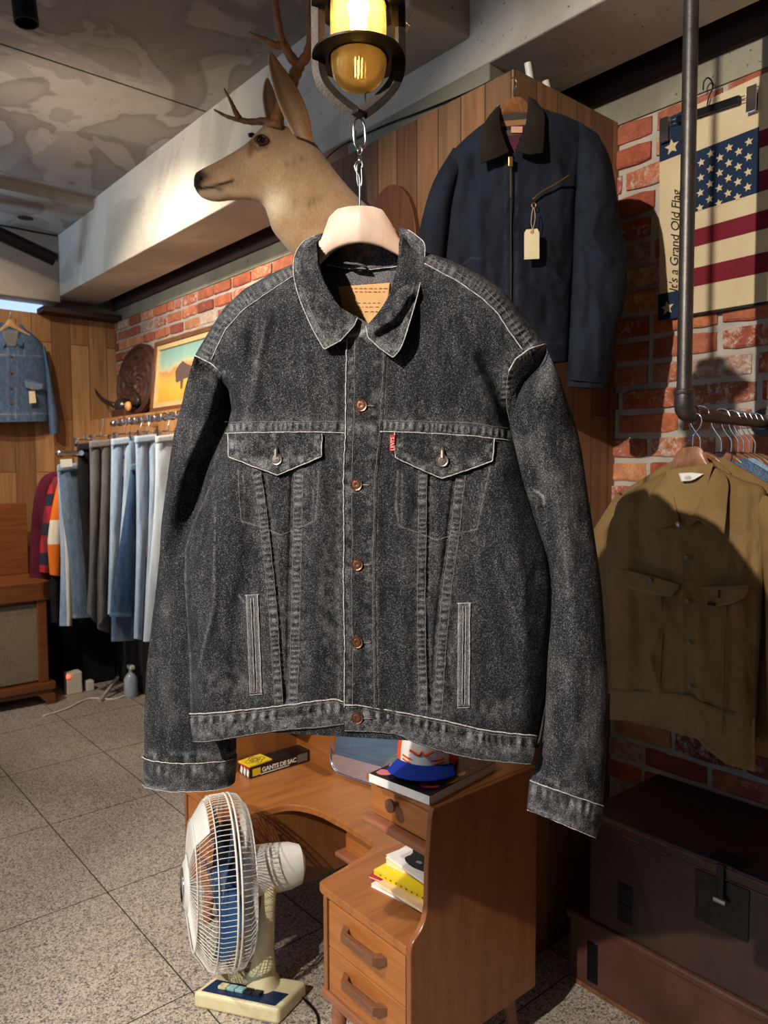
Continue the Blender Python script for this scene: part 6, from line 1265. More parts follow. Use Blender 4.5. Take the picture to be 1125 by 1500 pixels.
q = MB(); q.prism([PP(4.52-1.0*x_, 2.13+1.0*z_, 0.007) for x_, z_ in ((-0.15, 0.0), (-0.16, 0.04), (-0.12, 0.075), (-0.06, 0.10), (0.0, 0.075), (0.08, 0.055), (0.13, 0.04), (0.14, -0.01), (0.12, -0.075), (0.095, -0.075), (0.09, -0.02), (0.03, -0.015), (-0.03, -0.02), (-0.04, -0.08), (-0.065, -0.08), (-0.075, -0.025), (-0.11, -0.035), (-0.14, -0.03))], (-0.0008, 0, 0)); q.build('painted_animal', plain('umber_paint', srgb(98, 78, 70), 0.7), pt)
hn = thing('horn_mount', 'pair of dark curved horns on a small skull mount on the ledge', 'horns', (2.1, 5.35, 1.90))
HP = Plane((2.10, 5.4, 2.0), (-1, -0.2, 0)); M_horn = plain('dark_horn', srgb(44, 36, 32), 0.25, var=0.5, scale=12)
def hornp(P, r0, r1):
    q = MB(); Q = sm(P, 6); q.tube(HP(Q[:, 0], Q[:, 1], 20), np.interp(np.linspace(0, 1, len(Q)), [0, 0.8, 1], [r0, r1, 0.002]), 12); q.build('horn', M_horn, hn, smooth=True)
hornp([(170, 594), (160, 591), (150, 585), (143, 577), (139, 569)], 0.024, 0.011); hornp([(194, 592), (203, 588), (196, 574), (186, 565), (183, 559)], 0.024, 0.008)
q = MB(); q.lathe([(0.0, -0.07), (0.045, -0.06), (0.062, -0.02), (0.062, 0.02), (0.045, 0.06), (0.0, 0.07)], HP(181, 595, 15), (0, 1, 0.05), 20); q.build('skull_cap', M_horn, hn, smooth=True)
q = MB(); q.lathe([(0.0, 0.012), (0.03, 0.006), (0.036, -0.01)], HP(187, 595, 78), HP.n, 16); q.build('hide_patch', plain('amber_patch', srgb(220, 160, 90), 0.4), hn, smooth=True)
q = MB(); q.box(2.04, 2.16, 5.20, 5.45, 1.90, 1.955); q.build('base', M_carve, hn, bevel=0.004)
# ---------------- small things on the floor under the rack
t = thing('power_adapter', 'white power adapter with a red light on the floor under the rack', 'adapter', (1.62, 5.25, 0))
q = MB(); q.box(1.60, 1.70, 5.2, 5.28, 0, 0.15); q.build('body', M_white, t, bevel=0.008)
m = NM('red_light'); m.P(col=(1, 0.02, 0.02, 1), ecol=(1, 0.05, 0.03, 1), estr=6); q = MB(); q.box(1.595, 1.615, 5.19, 5.2, 0.12, 0.14); q.build('indicator_light', m.m, t)
t = thing('power_adapter', 'smaller white plug block right of the power adapter', 'adapter', (1.76, 5.22, 0)); q = MB(); q.box(1.73, 1.78, 5.2, 5.26, 0, 0.07); q.build('body', M_white, t, bevel=0.006)
q = MB(); q.obox((1.80, 4.98, 0.055), (0.085, 0.06, 0.05), (0.006, -0.009, 0), (0, 0, 0.008)); q.build('metal_strip', plain('pale_metal', srgb(190, 186, 178), 0.4, metal=0.4), label='pale metal strip leaning on the floor under the rack', cat='strip')
q = MB(); q.tube(smoothpts([(1.34, 4.85, 0.006), (1.5, 4.9, 0.006), (1.68, 5.02, 0.006), (1.80, 4.9, 0.006), (1.95, 4.95, 0.006)], 6), 0.006, 6); q.build('power_cable', M_white, smooth=True, label='white power cable lying on the floor by the cabinet foot', cat='cable')
t = thing('spray_bottle', 'clear plastic bottle lying in the dark under the rack', 'bottle', (1.93, 4.9, 0))
q = MB(); q.lathe([(0.0, 0), (0.04, 0.0), (0.045, 0.01), (0.045, 0.12), (0.03, 0.15), (0.014, 0.165), (0.014, 0.19), (0, 0.19)], (1.92, 4.9, 0), (0, 0, 1), 18); q.build('body', plain('milky_plastic', srgb(170, 180, 190), 0.2), t, smooth=True, autos=0.6)
q = MB(); q.box(1.905, 1.935, 4.86, 4.93, 0.19, 0.215); q.build('trigger', M_white, t, bevel=0.004)
t = thing('shade_box', 'added black box standing in for the shade under the clothes rack', 'box', (1.8, 5.55, 0)); q = MB(); q.box(1.62, 1.995, 5.36, 5.80, 0, 0.68); q.build('body', M_blk, t, bevel=0.01); q = MB(); q.box(1.61, 2.0, 5.35, 5.81, 0.68, 0.72); q.build('lid', M_blk, t, bevel=0.01)  # black box added to darken the corner where the clothes' shade falls
q = MB(); q.box(2.0, 2.02, 2.6, 5.80, 0.0, 0.95); q.build('shade_panel', M_dark, kind='structure')  # dark sheet over the ledge's lower front, shade under the rack as colour
# ================================================================= vanity desk, fan, books, trunks
M_dk = wood('desk_veneer', srgb(142, 86, 44), srgb(180, 116, 62), axis=0, rough=0.38, scale=4, stretch=9, coat=0.15)
M_dkz = wood('desk_veneer_upright', srgb(128, 76, 40), srgb(160, 100, 54), axis=2, rough=0.38, scale=4, stretch=9, coat=0.15)
M_dky = wood('desk_veneer_drawer', srgb(150, 88, 40), srgb(188, 120, 60), axis=1, rough=0.36, scale=4, stretch=9, coat=0.15)
M_dke = wood('desk_rail_wood', srgb(136, 84, 58), srgb(170, 112, 82), axis=1, rough=0.4, scale=5, stretch=9)
M_hand = wood('dark_handle_wood', srgb(104, 66, 44), srgb(140, 94, 66), axis=1, rough=0.4, scale=10)
TI = math.tan(math.radians(9)); TY = math.tan(math.radians(11))
def MX(y, z): return 1.545+(z-0.462)*TI+(2.128-y)*TY
vd = thing('vanity_desk', 'low orange-brown wooden vanity desk with curved kneehole and mirror', 'desk', (1.3, 1.75, 0))
DX0, DX1, DY0, DY1, ZT, ZU = 1.105, 1.575, 1.212, 2.37, 0.45, 0.757
b = MB(); P = [(1.56, 0.15), (DX0, 0.15)]+[(DX0, 0.43)]+smoothpts([(DX0, 0.440), (1.112, 0.462), (1.135, 0.480), (1.150, 0.50), (1.158, 0.53)], 4)+[(1.160, 0.62), (1.172, 0.74), (1.178, ZU), (1.56, ZU)]
b.prism([(x, DY0, z) for x, z in P], (0, 0.016, 0)); b.build('side_panel', M_dkz, vd, bevel=0.003)
b = MB(); b.prism([(x, DY1-0.016, z) for x, z in P], (0, 0.016, 0)); b.build('side_panel', M_dkz, vd, bevel=0.003)
# table surface with curved kneehole edge
ed = [(1.104, 1.225), (1.104, 1.556)]+smoothpts([(1.108, 1.572), (1.122, 1.580), (1.20, 1.592), (1.30, 1.612)], 4)+smoothpts([(1.33, 1.620), (1.348, 1.640), (1.356, 1.68), (1.358, 1.80)], 5)[1:]+smoothpts([(1.356, 1.88), (1.338, 1.955), (1.30, 2.01), (1.23, 2.03), (1.152, 2.035)], 6)[1:]+[(1.112, 2.05), (1.104, 2.07), (1.104, DY1-0.016), (DX1, DY1-0.016), (DX1, 1.225)]
b = MB(); b.prism([(x, y, ZT-0.022) for x, y in ed], (0, 0, 0.022)); b.build('table_top', M_dk, vd, bevel=0.006)
def drawer(y0, y1, z0, z1, x, nm='drawer', handle='bar', hy=None):
    q = MB(); q.box(x, x+0.02, y0, y1, z0, z1); d = q.build(nm, M_dky, vd, bevel=0.002)
    yc = (y0+y1)/2 if hy is None else hy; zc = (z0+z1)/2+0.015
    q = MB()
    if handle == 'bar':
        q.prism([(x, yc+0.085, zc+0.012), (x-0.028, yc+0.062, zc+0.012), (x-0.028, yc-0.062, zc+0.012), (x, yc-0.085, zc+0.012), (x, yc-0.062, zc+0.012), (x-0.014, yc-0.052, zc+0.012), (x-0.014, yc+0.052, zc+0.012), (x, yc+0.062, zc+0.012)], (0, 0, -0.024))
        h = q.build('handle', M_hand, d, bevel=0.002, local=True)
    else:
        q.lathe([(0.007, 0), (0.007, 0.012), (0.016, 0.018), (0.017, 0.026), (0.0, 0.030)], (x, yc, zc), (-1, 0, 0), 18); h = q.build('knob', M_hand, d, smooth=True, local=True, autos=0.6)
    h.data.transform(Matrix.Translation(-Vector(vd.location)))
drawer(1.232, 1.53, 0.300, 0.422, DX0+0.002); drawer(1.232, 1.53, 0.178, 0.297, DX0+0.002)
b = MB(); b.box(DX0, 1.56, 1.536, 1.552, 0.15, ZT-0.022); b.build('pedestal_side', M_dkz, vd, bevel=0.002)
b = MB(); b.box(1.13, 1.56, 1.228, 1.536, 0.15, 0.172); b.build('pedestal_floor', M_dke, vd)
b = MB(); b.box(DX0-0.004, DX0+0.02, 1.228, 1.56, 0.150, 0.174); b.build('rail', M_dke, vd, bevel=0.003)
drawer(2.05, 2.345, 0.300, 0.422, DX0+0.002); drawer(2.05, 2.345, 0.178, 0.297, DX0+0.002)
b = MB(); b.box(DX0, 1.56, 2.032, 2.048, 0.15, ZT-0.022); b.build('pedestal_side', M_dkz, vd, bevel=0.002)
b = MB(); b.box(DX0-0.004, 1.56, 2.04, 2.355, 0.15, 0.172); b.build('pedestal_floor', M_dke, vd)
b = MB(); b.box(1.545, 1.558, 1.552, 2.032, 0.17, ZT-0.022); b.build('kneehole_back', M_dkz, vd)
b = MB(); pz = [(1.40, 1.66), (1.40, 1.83)]; b.prism([(1.40, y, z) for y, z in ((1.56, 0.425), (1.80, 0.425), (1.83, 0.41), (1.84, 0.38), (1.84, 0.33), (1.56, 0.33))], (0.015, 0, 0)); b.build('hanging_panel', M_dky, vd, bevel=0.003)
b = MB(); b.box(1.37, 1.44, 1.56, 1.86, 0.315, 0.33); b.build('rail', M_dke, vd, bevel=0.004)
# upper right box with small drawer, cubby below
b = MB(); b.box(1.185, DX1, 1.228, 1.470, ZU-0.016, ZU); b.build('upper_shelf', M_dk, vd, bevel=0.002)
drawer(1.232, 1.462, 0.658, ZU-0.017, 1.195, handle='knob', hy=1.36)
b = MB(); b.box(1.172, 1.56, 1.228, 1.478, 0.634, 0.652); b.build('rail', M_dke, vd, bevel=0.006)
b = MB(); b.box(1.22, 1.56, 1.462, 1.472, 0.645, ZU-0.016); b.build('upper_side', M_dkz, vd)
b = MB(); b.box(1.558, 1.575, 1.228, 1.50, ZT, ZU); b.build('back_panel', M_dky, vd)
b = MB(); b.box(1.558, 1.575, 2.115, DY1-0.016, ZT, ZU); b.build('back_panel', M_dky, vd)
b = MB(); b.box(1.25, 1.575, 2.12, DY1-0.016, ZU-0.016, ZU); b.build('upper_shelf', M_dk, vd)
b = MB(); b.prism([(MX(y, z)+0.006, y, z) for y, z in ((1.48, 0.43), (2.125, 0.43), (2.125, 0.96), (1.48, 0.96))], (0.010, 0, 0)); b.build('mirror_backing', M_dkz, vd)
# mirror with rounded lower corners
pr = []
y0, y1, z0, z1 = 1.475, 2.128, 0.462, 1.02
for (yc, zc, a0) in ((y1-0.06, z0+0.06, -PI/2), (y1-0.06, z1-0.06, 0), (y0+0.06, z1-0.06, PI/2), (y0+0.06, z0+0.06, PI)):
    for k in range(7):
        a = a0+PI/2*k/6; pr.append((yc+0.06*math.cos(a), zc+0.06*math.sin(a)))
m = NM('mirror_glass'); m.P(col=(0.86, 0.9, 0.92, 1), metal=1.0, rough=0.015); M_mirr = m.m
b = MB(); b.prism([(MX(y, z), y, z) for y, z in pr], (0.004, 0, 0)); mr = b.build('mirror', M_mirr, vd)
b = MB(); b.tube([(MX(y, z)-0.001, y, z) for y, z in pr], 0.0035, 6, closed=True); e_ = b.build('bevelled_edge', M_chrome, mr, smooth=True, local=True); e_.data.transform(Matrix.Translation(-Vector(vd.location)))
for (x, y) in ((1.16, 1.30), (1.16, 2.28), (1.50, 1.27), (1.50, 2.30), (1.14, 1.52)):
    b = MB(); sx_ = -0.03 if x < 1.3 else 0.03; b.tube([(x, y, 0.155), (x+sx_, y-0.01, 0.0)], [0.024, 0.013], 12); b.build('leg', M_dke, vd, smooth=True, autos=0.7)
# ---------------- things on the desk
t = thing('boxed_boxing_gloves', 'long black box lettered in white lying on the desk left of the mirror', 'box', (1.42, 2.30, ZT))
M_bkbox = plain('black_card', srgb(26, 24, 26), 0.35, var=0.05)
c0 = np.array((1.305, 2.268, ZT)); dx = np.array((0.255, -0.004, 0)); dy = np.array((0.0, 0.075, 0)); dz = np.array((0, 0, 0.042))
b = MB(); b.obox(c0+dx/2+dy/2+dz/2, dx/2, dy/2, dz/2); b.build('carton', M_bkbox, t, bevel=0.001)
text_mesh('title_lettering', 'GANTS DE SAC', 0.0225, M_white, t, c0+dx*0.19+np.array([0, -0.001, 0.014]), tuple(dx), (0, 0, 1), 0.0003, spacing=0.92, offset=0.0006)
M_yel = plain('yellow_print', srgb(222, 190, 34), 0.5, var=0.05); M_redp = plain('red_print', srgb(178, 30, 44), 0.5)
b = MB(); b.obox(c0+dx*0.08+np.array([0.006, -0.0012, 0.02]), (0.016, 0, 0), (0, 0.0004, 0), (0, 0, 0.013)); b.build('yellow_label', M_yel, t)
b = MB(); b.obox(c0+dx*0.86+np.array([0, -0.0012, 0.022]), (0.022, 0, 0), (0, 0.0004, 0), (0, 0, 0.015)); b.build('grey_picture', plain('grey_print2', srgb(110, 106, 100), 0.5), t)
b = MB(); b.obox(c0+dx*0.40+np.array([0, -0.0012, 0.008]), (0.06, 0, 0), (0, 0.0004, 0), (0, 0, 0.0015)); b.build('small_print', M_white, t)
for k in range(3):
    b = MB(); b.obox(c0+np.array([-0.0012, 0.012+0.022*k, 0.018]), (0.0004, 0, 0), (0, 0.006, 0.004), (0, -0.003, 0.012)); b.build('white_stripe', M_white, t)
b = MB(); b.obox(c0+np.array([-0.0010, 0.04, 0.036]), (0.0004, 0, 0), (0, 0.036, 0), (0, 0, 0.004)); b.build('red_edge', M_redp, t)
t = thing('yellow_booklet', 'bright yellow card with black ornament on top of the black box', 'card', tuple(c0+dx*0.18+dy*0.5+dz))
b = MB(); b.obox(c0+dx*0.17+dy*0.5+np.array([0, 0, 0.0445]), (0.048, 0.004, 0), (-0.003, 0.036, 0), (0, 0, 0.0022)); b.build('card', M_yel, t)
for (r, n) in ((0.026, 4), (0.015, 8), (0.008, 4)):
    b = MB(); cc = c0+dx*0.17+dy*0.5+np.array([0, 0, 0.0475]); b.tube([cc+np.array((r*1.25*math.cos(a)*(1+0.18*math.cos(4*a)), r*math.sin(a)*(1+0.18*math.cos(4*a)), 0)) for a in np.linspace(0, 2*PI, 33)[:-1]], 0.0012, 4, closed=True); b.build('ornament', plain('olive_ink', srgb(96, 84, 20), 0.6), t)
# big book and cap
t = thing('photo_book', 'large black-covered hardback book under the cap', 'book', (1.3, 1.33, ZU))
q0 = np.array((1.160, 1.425, ZU)); ex = np.array((1.184, 1.232, ZU))-q0; ey = np.array((0.272, 0.034, 0)); 
def bq(u, v, z): return q0+ex*u+ey*v+np.array([0, 0, z])
M_page = plain('book_pages', srgb(228, 222, 212), 0.8, var=0.06, scale=500)
M_cov = plain('black_cover', srgb(28, 22, 26), 0.25, var=0.05)
b = MB(); b.prism([bq(u, v, 0.002) for u, v in ((0.012, 0.012), (0.988, 0.012), (0.988, 0.988), (0.012, 0.988))], (0, 0, 0.0185)); b.build('pages', M_page, t)
b = MB(); b.prism([bq(u, v, 0.0) for u, v in ((0, 0), (1, 0), (1, 1), (0, 1))], (0, 0, 0.0018)); b.build('cover', plain('white_cover', srgb(230, 228, 224), 0.4), t)
b = MB(); b.prism([bq(u, v, 0.0208) for u, v in ((0, 0), (1, 0), (1, 1), (0, 1))], (0, 0, 0.0014)); b.build('cover', M_cov, t)
b = MB(); b.prism([bq(u, v, 0.001) for u, v in ((0, -0.004), (1, -0.004), (1, 0.004), (0, 0.004))], (0, 0, 0.0205)); b.build('spine', plain('white_spine', srgb(236, 234, 230), 0.4), t)
blobs = [(0.12, 0.10, 0.10, 0.06, srgb(214, 120, 132)), (0.36, 0.16, 0.10, 0.07, srgb(120, 44, 60)), (0.10, 0.28, 0.10, 0.05, srgb(206, 150, 116)), (0.55, 0.20, 0.06, 0.05, srgb(190, 110, 84)), (0.78, 0.18, 0.13, 0.08, srgb(150, 40, 48)), (0.93, 0.38, 0.05, 0.09, srgb(130, 76, 50)), (0.60, 0.36, 0.05, 0.05, srgb(60, 60, 66)), (0.82, 0.20, 0.05, 0.03, srgb(220, 130, 60)), (0.3, 0.36, 0.03, 0.03, srgb(210, 200, 180)), (0.85, 0.72, 0.08, 0.05, srgb(80, 40, 40)), (0.9, 0.55, 0.04, 0.06, srgb(150, 110, 70))]
for (u, v, ru, rv, c) in blobs:
    b = MB(); b.prism([bq(u+ru*math.cos(a)*(1+0.15*math.sin(3*a+u*9)), v+rv*math.sin(a), 0.0224) for a in np.linspace(0, 2*PI, 19)[:-1]], (0, 0, 0.0002)); b.build('cover_print', plain('print_%d' % int(u*100+v*1000), c, 0.4), t)
M_capw = cloth_mat('white_foam_cap', srgb(224, 216, 206), srgb(240, 234, 226)); M_capo = cloth_mat('orange_cap', srgb(224, 78, 28), srgb(240, 96, 40)); M_capb = cloth_mat('blue_cap', srgb(24, 50, 150), srgb(34, 66, 178))
ct = np.array((1.335, 1.395, ZU+0.0235)); fd = np.array((-0.80, -0.60, 0)); sd_ = np.array((0.60, -0.80, 0))
t = thing('trucker_cap', 'white and orange cap with blue brim lying on the big book', 'cap', tuple(ct))
nu, nv = 60, 24; A, Bv = np.meshgrid(np.linspace(0, 2*PI, nu, endpoint=False), np.linspace(0, 1, nv))
rr = np.cos(Bv*PI/2*0.98)**0.55; hz = 0.115*np.sin(Bv*PI/2)**0.9
front = np.maximum(0, np.cos(A)); rx = 0.088+0.010*front; 
G3 = ct+((np.cos(A)*rr*rx*(1+0.04*front))[..., None]*fd)+((np.sin(A)*rr*0.078)[..., None]*sd_)+np.stack([0*A, 0*A, hz*(1+0.10*front*(Bv < 0.9))+0.004], -1)
C4 = np.zeros(A.shape)
def crown(nm, sel, mat):
    idx = [i for i in range(nu) if sel(A[0, i])]
    # contiguous columns
    ia = sorted(idx, key=lambda i: ((A[0, i]+PI) % (2*PI))); ia = ia+[(ia[-1]+1) % nu]
    return grid_mesh(nm, G3[:, ia], C4[:, ia], mat, t, solid=0.002)
wrapa = lambda a: (a+PI) % (2*PI)-PI
crown('front_panel', lambda a: abs(wrapa(a)) < 0.98, M_capw)
idx = [i for i in range(nu) if abs(wrapa(A[0, i])) >= 0.92]; grid_mesh('mesh_panels', G3[:, idx], C4[:, idx], M_capo, t, solid=0.002)
u_, v_ = np.meshgrid(np.linspace(-1.05, 1.05, 40), np.linspace(0, 1, 12))
br_r = 0.092+0.062*v_*np.cos(u_*0.9)**0.6
Gb = ct+((np.cos(u_)*0.095+v_*0.080*np.cos(u_*0.75))[..., None]*fd)+((np.sin(u_)*(0.083+0.018*v_))[..., None]*sd_)
Gb[..., 2] += 0.010-0.012*v_*0.6-0.020*np.abs(np.sin(u_))**2*(0.2+0.0*v_)+0.012*np.cos(u_)
grid_mesh('brim', Gb, np.zeros(u_.shape), M_capb, t, solid=0.003)
for k, z in enumerate((0.024, 0.034)):
    q = MB(); q.tube([ct+fd*(math.cos(a)*0.0985)+sd_*(math.sin(a)*0.0800)+np.array([0, 0, z+0.006*(1-abs(a)/0.7)*(-1)]) for a in np.linspace(-0.72, 0.72, 15)], 0.0018, 5, flat=0.0026); q.build('braid', M_capo, t, smooth=True)
q = MB(); cc = ct+fd*0.101+np.array([0, 0, 0.05]); q.tube([cc+sd_*x+np.array([0, 0, z]) for x, z in ((-0.03, 0.008), (-0.006, -0.004), (0, 0.006), (0.008, -0.004), (0.03, 0.008))], 0.003, 6); q.build('emblem', M_capo, t, smooth=True)
# magazines in the cubby
GM = None
mags = [('white magazine at the bottom of the cubby stack', srgb(236, 232, 226), srgb(240, 238, 234), 0.008, (1.200, 1.47), 8, 'magazine'),
        ('red-covered magazine sticking out low in the cubby stack', srgb(178, 36, 54), srgb(232, 214, 190), 0.006, (1.212, 1.495), 14, 'magazine'),
        ('cream magazine under the yellow book in the cubby', srgb(226, 196, 150), srgb(232, 214, 180), 0.010, (1.200, 1.44), 2, 'magazine'),
        ('yellow-spined book in the middle of the cubby stack', srgb(238, 214, 40), srgb(246, 220, 30), 0.014, (1.215, 1.475), 5, 'book'),
        ('thick cream paperback with green corner in the cubby stack', srgb(222, 196, 150), srgb(236, 214, 170), 0.020, (1.250, 1.470), 9, 'book'),
        ('white magazine with a black photo on top of the cubby stack', srgb(226, 224, 220), srgb(234, 228, 214), 0.008, (1.252, 1.470), -4, 'magazine')]
z = ZT
for k, (lb, cc, pg, th, (x, y), rot, cat) in enumerate(mags):
    t = thing('magazine' if cat == 'magazine' else 'paperback_book', lb, cat, (x+0.1, y-0.09, z)); a = math.radians(rot)
    e1 = np.array((math.sin(a)*1, -math.cos(a), 0))*0.205 if True else 0; e2 = np.array((math.cos(a), math.sin(a), 0))*0.16
    L = min(1.0, (y-1.232)/0.205); e1 = e1*L
    o = np.array((x, y, z)); Q = lambda u, v, h: o+e1*u+e2*v+np.array([0, 0, h])
    b = MB(); b.prism([Q(u, v, 0.0008) for u, v in ((0.01, 0.01), (0.99, 0.01), (0.99, 0.99), (0.01, 0.99))], (0, 0, th-0.0022)); b.build('pages', plain('pages_%d' % k, pg, 0.85, var=0.1, scale=400), t)
    b = MB(); b.prism([Q(u, v, th-0.0014) for u, v in ((0, 0), (1, 0), (1, 1), (0, 1))], (0, 0, 0.0010)); b.prism([Q(u, v, 0) for u, v in ((0, 0), (1, 0), (1, 1), (0, 1))], (0, 0, 0.0008)); b.build('cover', plain('cover_%d' % k, cc, 0.4, var=0.04), t)
    if k == 3:
        for j in range(9): b = MB(); b.obox(Q(0.12+0.09*j, -0.002, th*0.5), e1*0.016, e2*0.002, (0, 0, 0.0022)); b.build('spine_print', M_ink, t)
        b = MB(); b.prism([Q(u, v, 0.0012) for u, v in ((0, -0.004), (1, -0.004), (1, 0.01), (0, 0.01))], (0, 0, th-0.003)); b.build('spine', M_yel, t)
    if k == 4: b = MB(); b.prism([Q(u, v, th-0.0003) for u, v in ((0.02, 0.03), (0.14, 0.03), (0.12, 0.18), (0.03, 0.14))], (0, 0, 0.0003)); b.build('green_print', plain('green_ink', srgb(60, 140, 80), 0.5), t)
    if k == 5:
        b = MB(); b.prism([Q(0.50+0.38*math.cos(q)*(1+0.15*math.sin(5*q)), 0.45+0.33*math.sin(q)*(1+0.12*math.cos(3*q)), th-0.0003) for q in np.linspace(0, 2*PI, 31)[:-1]], (0, 0, 0.0003)); b.build('black_picture', plain('black_ink2', srgb(26, 26, 30), 0.4), t)
        rq = random.Random(4)
        for j in range(9):
            b = MB(); cu, cv = 0.52+rq.uniform(-0.2, 0.25), 0.45+rq.uniform(-0.2, 0.2); b.lathe([(0.0, 0.0002), (0.004+rq.random()*0.004, 0)], Q(cu, cv, th+0.0001), (0, 0, 1), 8); b.build('print_spot', M_white, t)
    z += th+0.0005
# ---------------- desk fan
M_fanw = plain('aged_white_plastic', srgb(214, 214, 208), 0.35, var=0.05); M_fanc = plain('cream_plastic', srgb(222, 212, 170), 0.4, var=0.08)
M_grl = plain('white_wire', srgb(226, 224, 216), 0.35, var=0.05)
fa = np.array((-0.936, 0.352, 0.035)); fa /= np.linalg.norm(fa); fs_ = np.cross(fa, (0, 0, 1)); fs_ /= np.linalg.norm(fs_); fu = np.cross(fs_, fa)
fan = thing('desk_fan', 'old white electric fan with round wire guard standing on the floor', 'fan', (1.07, 1.84, 0))
bp = lambda x, y, z: np.array((x, y, z))
base = [(0.912, 1.925), (1.036, 1.956), (1.186, 1.752), (1.060, 1.705)]
BL, BK, BR, BF = [np.array((*p, 0)) for p in base]
b = MB(); b.prism([p+np.array([0, 0, 0.0]) for p in (BL, BK, BR, BF)], (0, 0, 0.048)); b.build('base', M_fanc, fan, bevel=0.010, seg=3)
uu = (BK-BL); vv = (BF-BL); BQ = lambda u, v, z=0.048: BL+uu*u+vv*v+np.array([0, 0, z])
b = MB(); b.prism([BQ(0.08, 0.07), BQ(0.52, 0.07), BQ(0.52, 0.93), BQ(0.08, 0.93)], (0, 0, 0.0016)); pn = b.build('control_panel', plain('navy_panel', srgb(28, 48, 84), 0.3), fan)
for k in range(5):
    b = MB(); v = 0.25+0.10*k; c = srgb(226, 220, 170) if k == 0 else (srgb(150, 196, 196) if k < 3 else srgb(34, 36, 44)); b.obox(BQ(0.30, v, 0.0545), uu*0.075, vv*0.045, (0, 0, 0.005)); q = b.build('push_button', plain('button_%d' % k, c, 0.3), pn, bevel=0.002, local=True); q.data.transform(Matrix.Translation(-Vector(fan.location)))
FPn = Plane((1.10, 1.87, 0.3), (-0.648, -0.7615, 0))
nb = BQ(0.80, 0.52, 0.046); hd = FPn(396, 1278, 0)
b = MB(); st = [(nb, 0.062, 0.052), (nb+np.array([0, 0, 0.02]), 0.048, 0.040), (nb*0.7+hd*0.3, 0.036, 0.026), (nb*0.35+hd*0.65, 0.028, 0.021), (hd+np.array([0, 0, -0.02]), 0.024, 0.02)]
b.tube([s[0] for s in st], [s[1] for s in st], 20, flat=[s[2] for s in st], up=tuple(fa)); b.build('neck', M_fanc, fan, smooth=True, autos=0.8)
rc = FPn(334, 1287, 0)   # guard rim centre
mc = FPn(380, 1277, 0)
b = MB(); m0 = rc-fa*0.03; 
prof = [(0.052, 0.0), (0.070, 0.01), (0.070, 0.10), (0.066, 0.155), (0.056, 0.185), (0.03, 0.197), (0.0, 0.199)]
b.lathe(prof, m0+fu*0.012, -fa, 32); b.build('motor_housing', M_fanw, fan, smooth=True, autos=0.7)
RG = 0.238
def pt3(r, a, d): return rc+fa*d+fs_*(r*math.cos(a))+fu*(r*math.sin(a))
def gring(r, d, w, nm, mat=M_grl, n=64):
    q = MB(); q.tube([pt3(r, a, d) for a in np.linspace(0, 2*PI, n+1)[:-1]], w, 6, closed=True); q.build(nm, mat, fan, smooth=True)
gring(RG, 0.006, 0.0032, 'guard_rim'); gring(RG, -0.006, 0.0032, 'guard_rim'); gring(RG*0.99, 0.055, 0.0018, 'guard_ring'); gring(0.175, 0.105, 0.0016, 'guard_ring'); gring(0.205, -0.052, 0.0018, 'guard_ring')
fr = []; q = MB(); nw = 96
for k in range(nw):
    a = 2*PI*k/nw
    q.tube([pt3(RG, a, 0.005), pt3(RG*0.995, a, 0.045), pt3(RG*0.95, a, 0.066), pt3(0.17, a, 0.104), pt3(0.075, a, 0.118)], 0.0010, 4, cap=False)
q.build('front_grille', M_grl, fan, smooth=True)
q = MB()
for k in range(nw):
    a = 2*PI*(k+0.5)/nw
    q.tube([pt3(RG, a, -0.005), pt3(RG*0.98, a, -0.030), pt3(RG*0.86, a, -0.052), pt3(0.12, a, -0.060), pt3(0.06, a, -0.055)], 0.0010, 4, cap=False)
q.build('rear_grille', M_grl, fan, smooth=True)
q = MB(); q.lathe([(0.0, 0.010), (0.060, 0.008), (0.074, 0.0), (0.080, -0.006), (0.070, -0.008)], rc+fa*0.120, fa, 40); q.build('front_badge', M_fanw, fan, smooth=True)
q = MB(); q.lathe([(0.045, 0.0), (0.047, 0.004), (0.050, 0.0)], rc+fa*0.129, fa, 32); q.build('badge_ring', M_chrome, fan, smooth=True)
# curved stiffening plates of the front guard, top and bottom
for (a0, a1) in ((PI/2-0.5, PI/2+0.5), (-PI/2-0.5, -PI/2+0.5)):
    aa, kk_ = np.meshgrid(np.linspace(a0, a1, 20), np.linspace(0, 1, 10)); rr = 0.082+(RG*0.95-0.082)*kk_; dd = np.interp(rr, [0.075, 0.17, RG*0.95], [0.120, 0.107, 0.069])
    G3 = rc+fa*dd[..., None]+fs_*(rr*np.cos(aa))[..., None]+fu*(rr*np.sin(aa))[..., None]; grid_mesh('guard_plate', G3, None, M_fanw, fan, solid=0.002)
m = NM('blue_blade_plastic'); m.P(col=srgb(70, 110, 160), rough=0.15, trans=0.55, ior=1.2); M_blade = m.m
for k in range(4):
    aa, kk_ = np.meshgrid(np.linspace(0, 1.25, 14), np.linspace(0, 1, 12)); rr = 0.035+0.175*kk_; th = 2*PI*k/4+aa*(0.75+0.35*kk_)
    dd = -0.012+0.055*(aa/1.25)-0.01*np.sin(PI*kk_)
    G3 = rc+fa*dd[..., None]+fs_*(rr*np.cos(th))[..., None]+fu*(rr*np.sin(th))[..., None]; grid_mesh('blade', G3, None, M_blade, fan, solid=0.002)
q = MB(); q.lathe([(0.036, -0.02), (0.036, 0.03), (0.03, 0.042), (0.0, 0.048)], rc, fa, 24); q.build('hub', plain('blue_hub', srgb(50, 84, 130), 0.3), fan, smooth=True, autos=0.6)
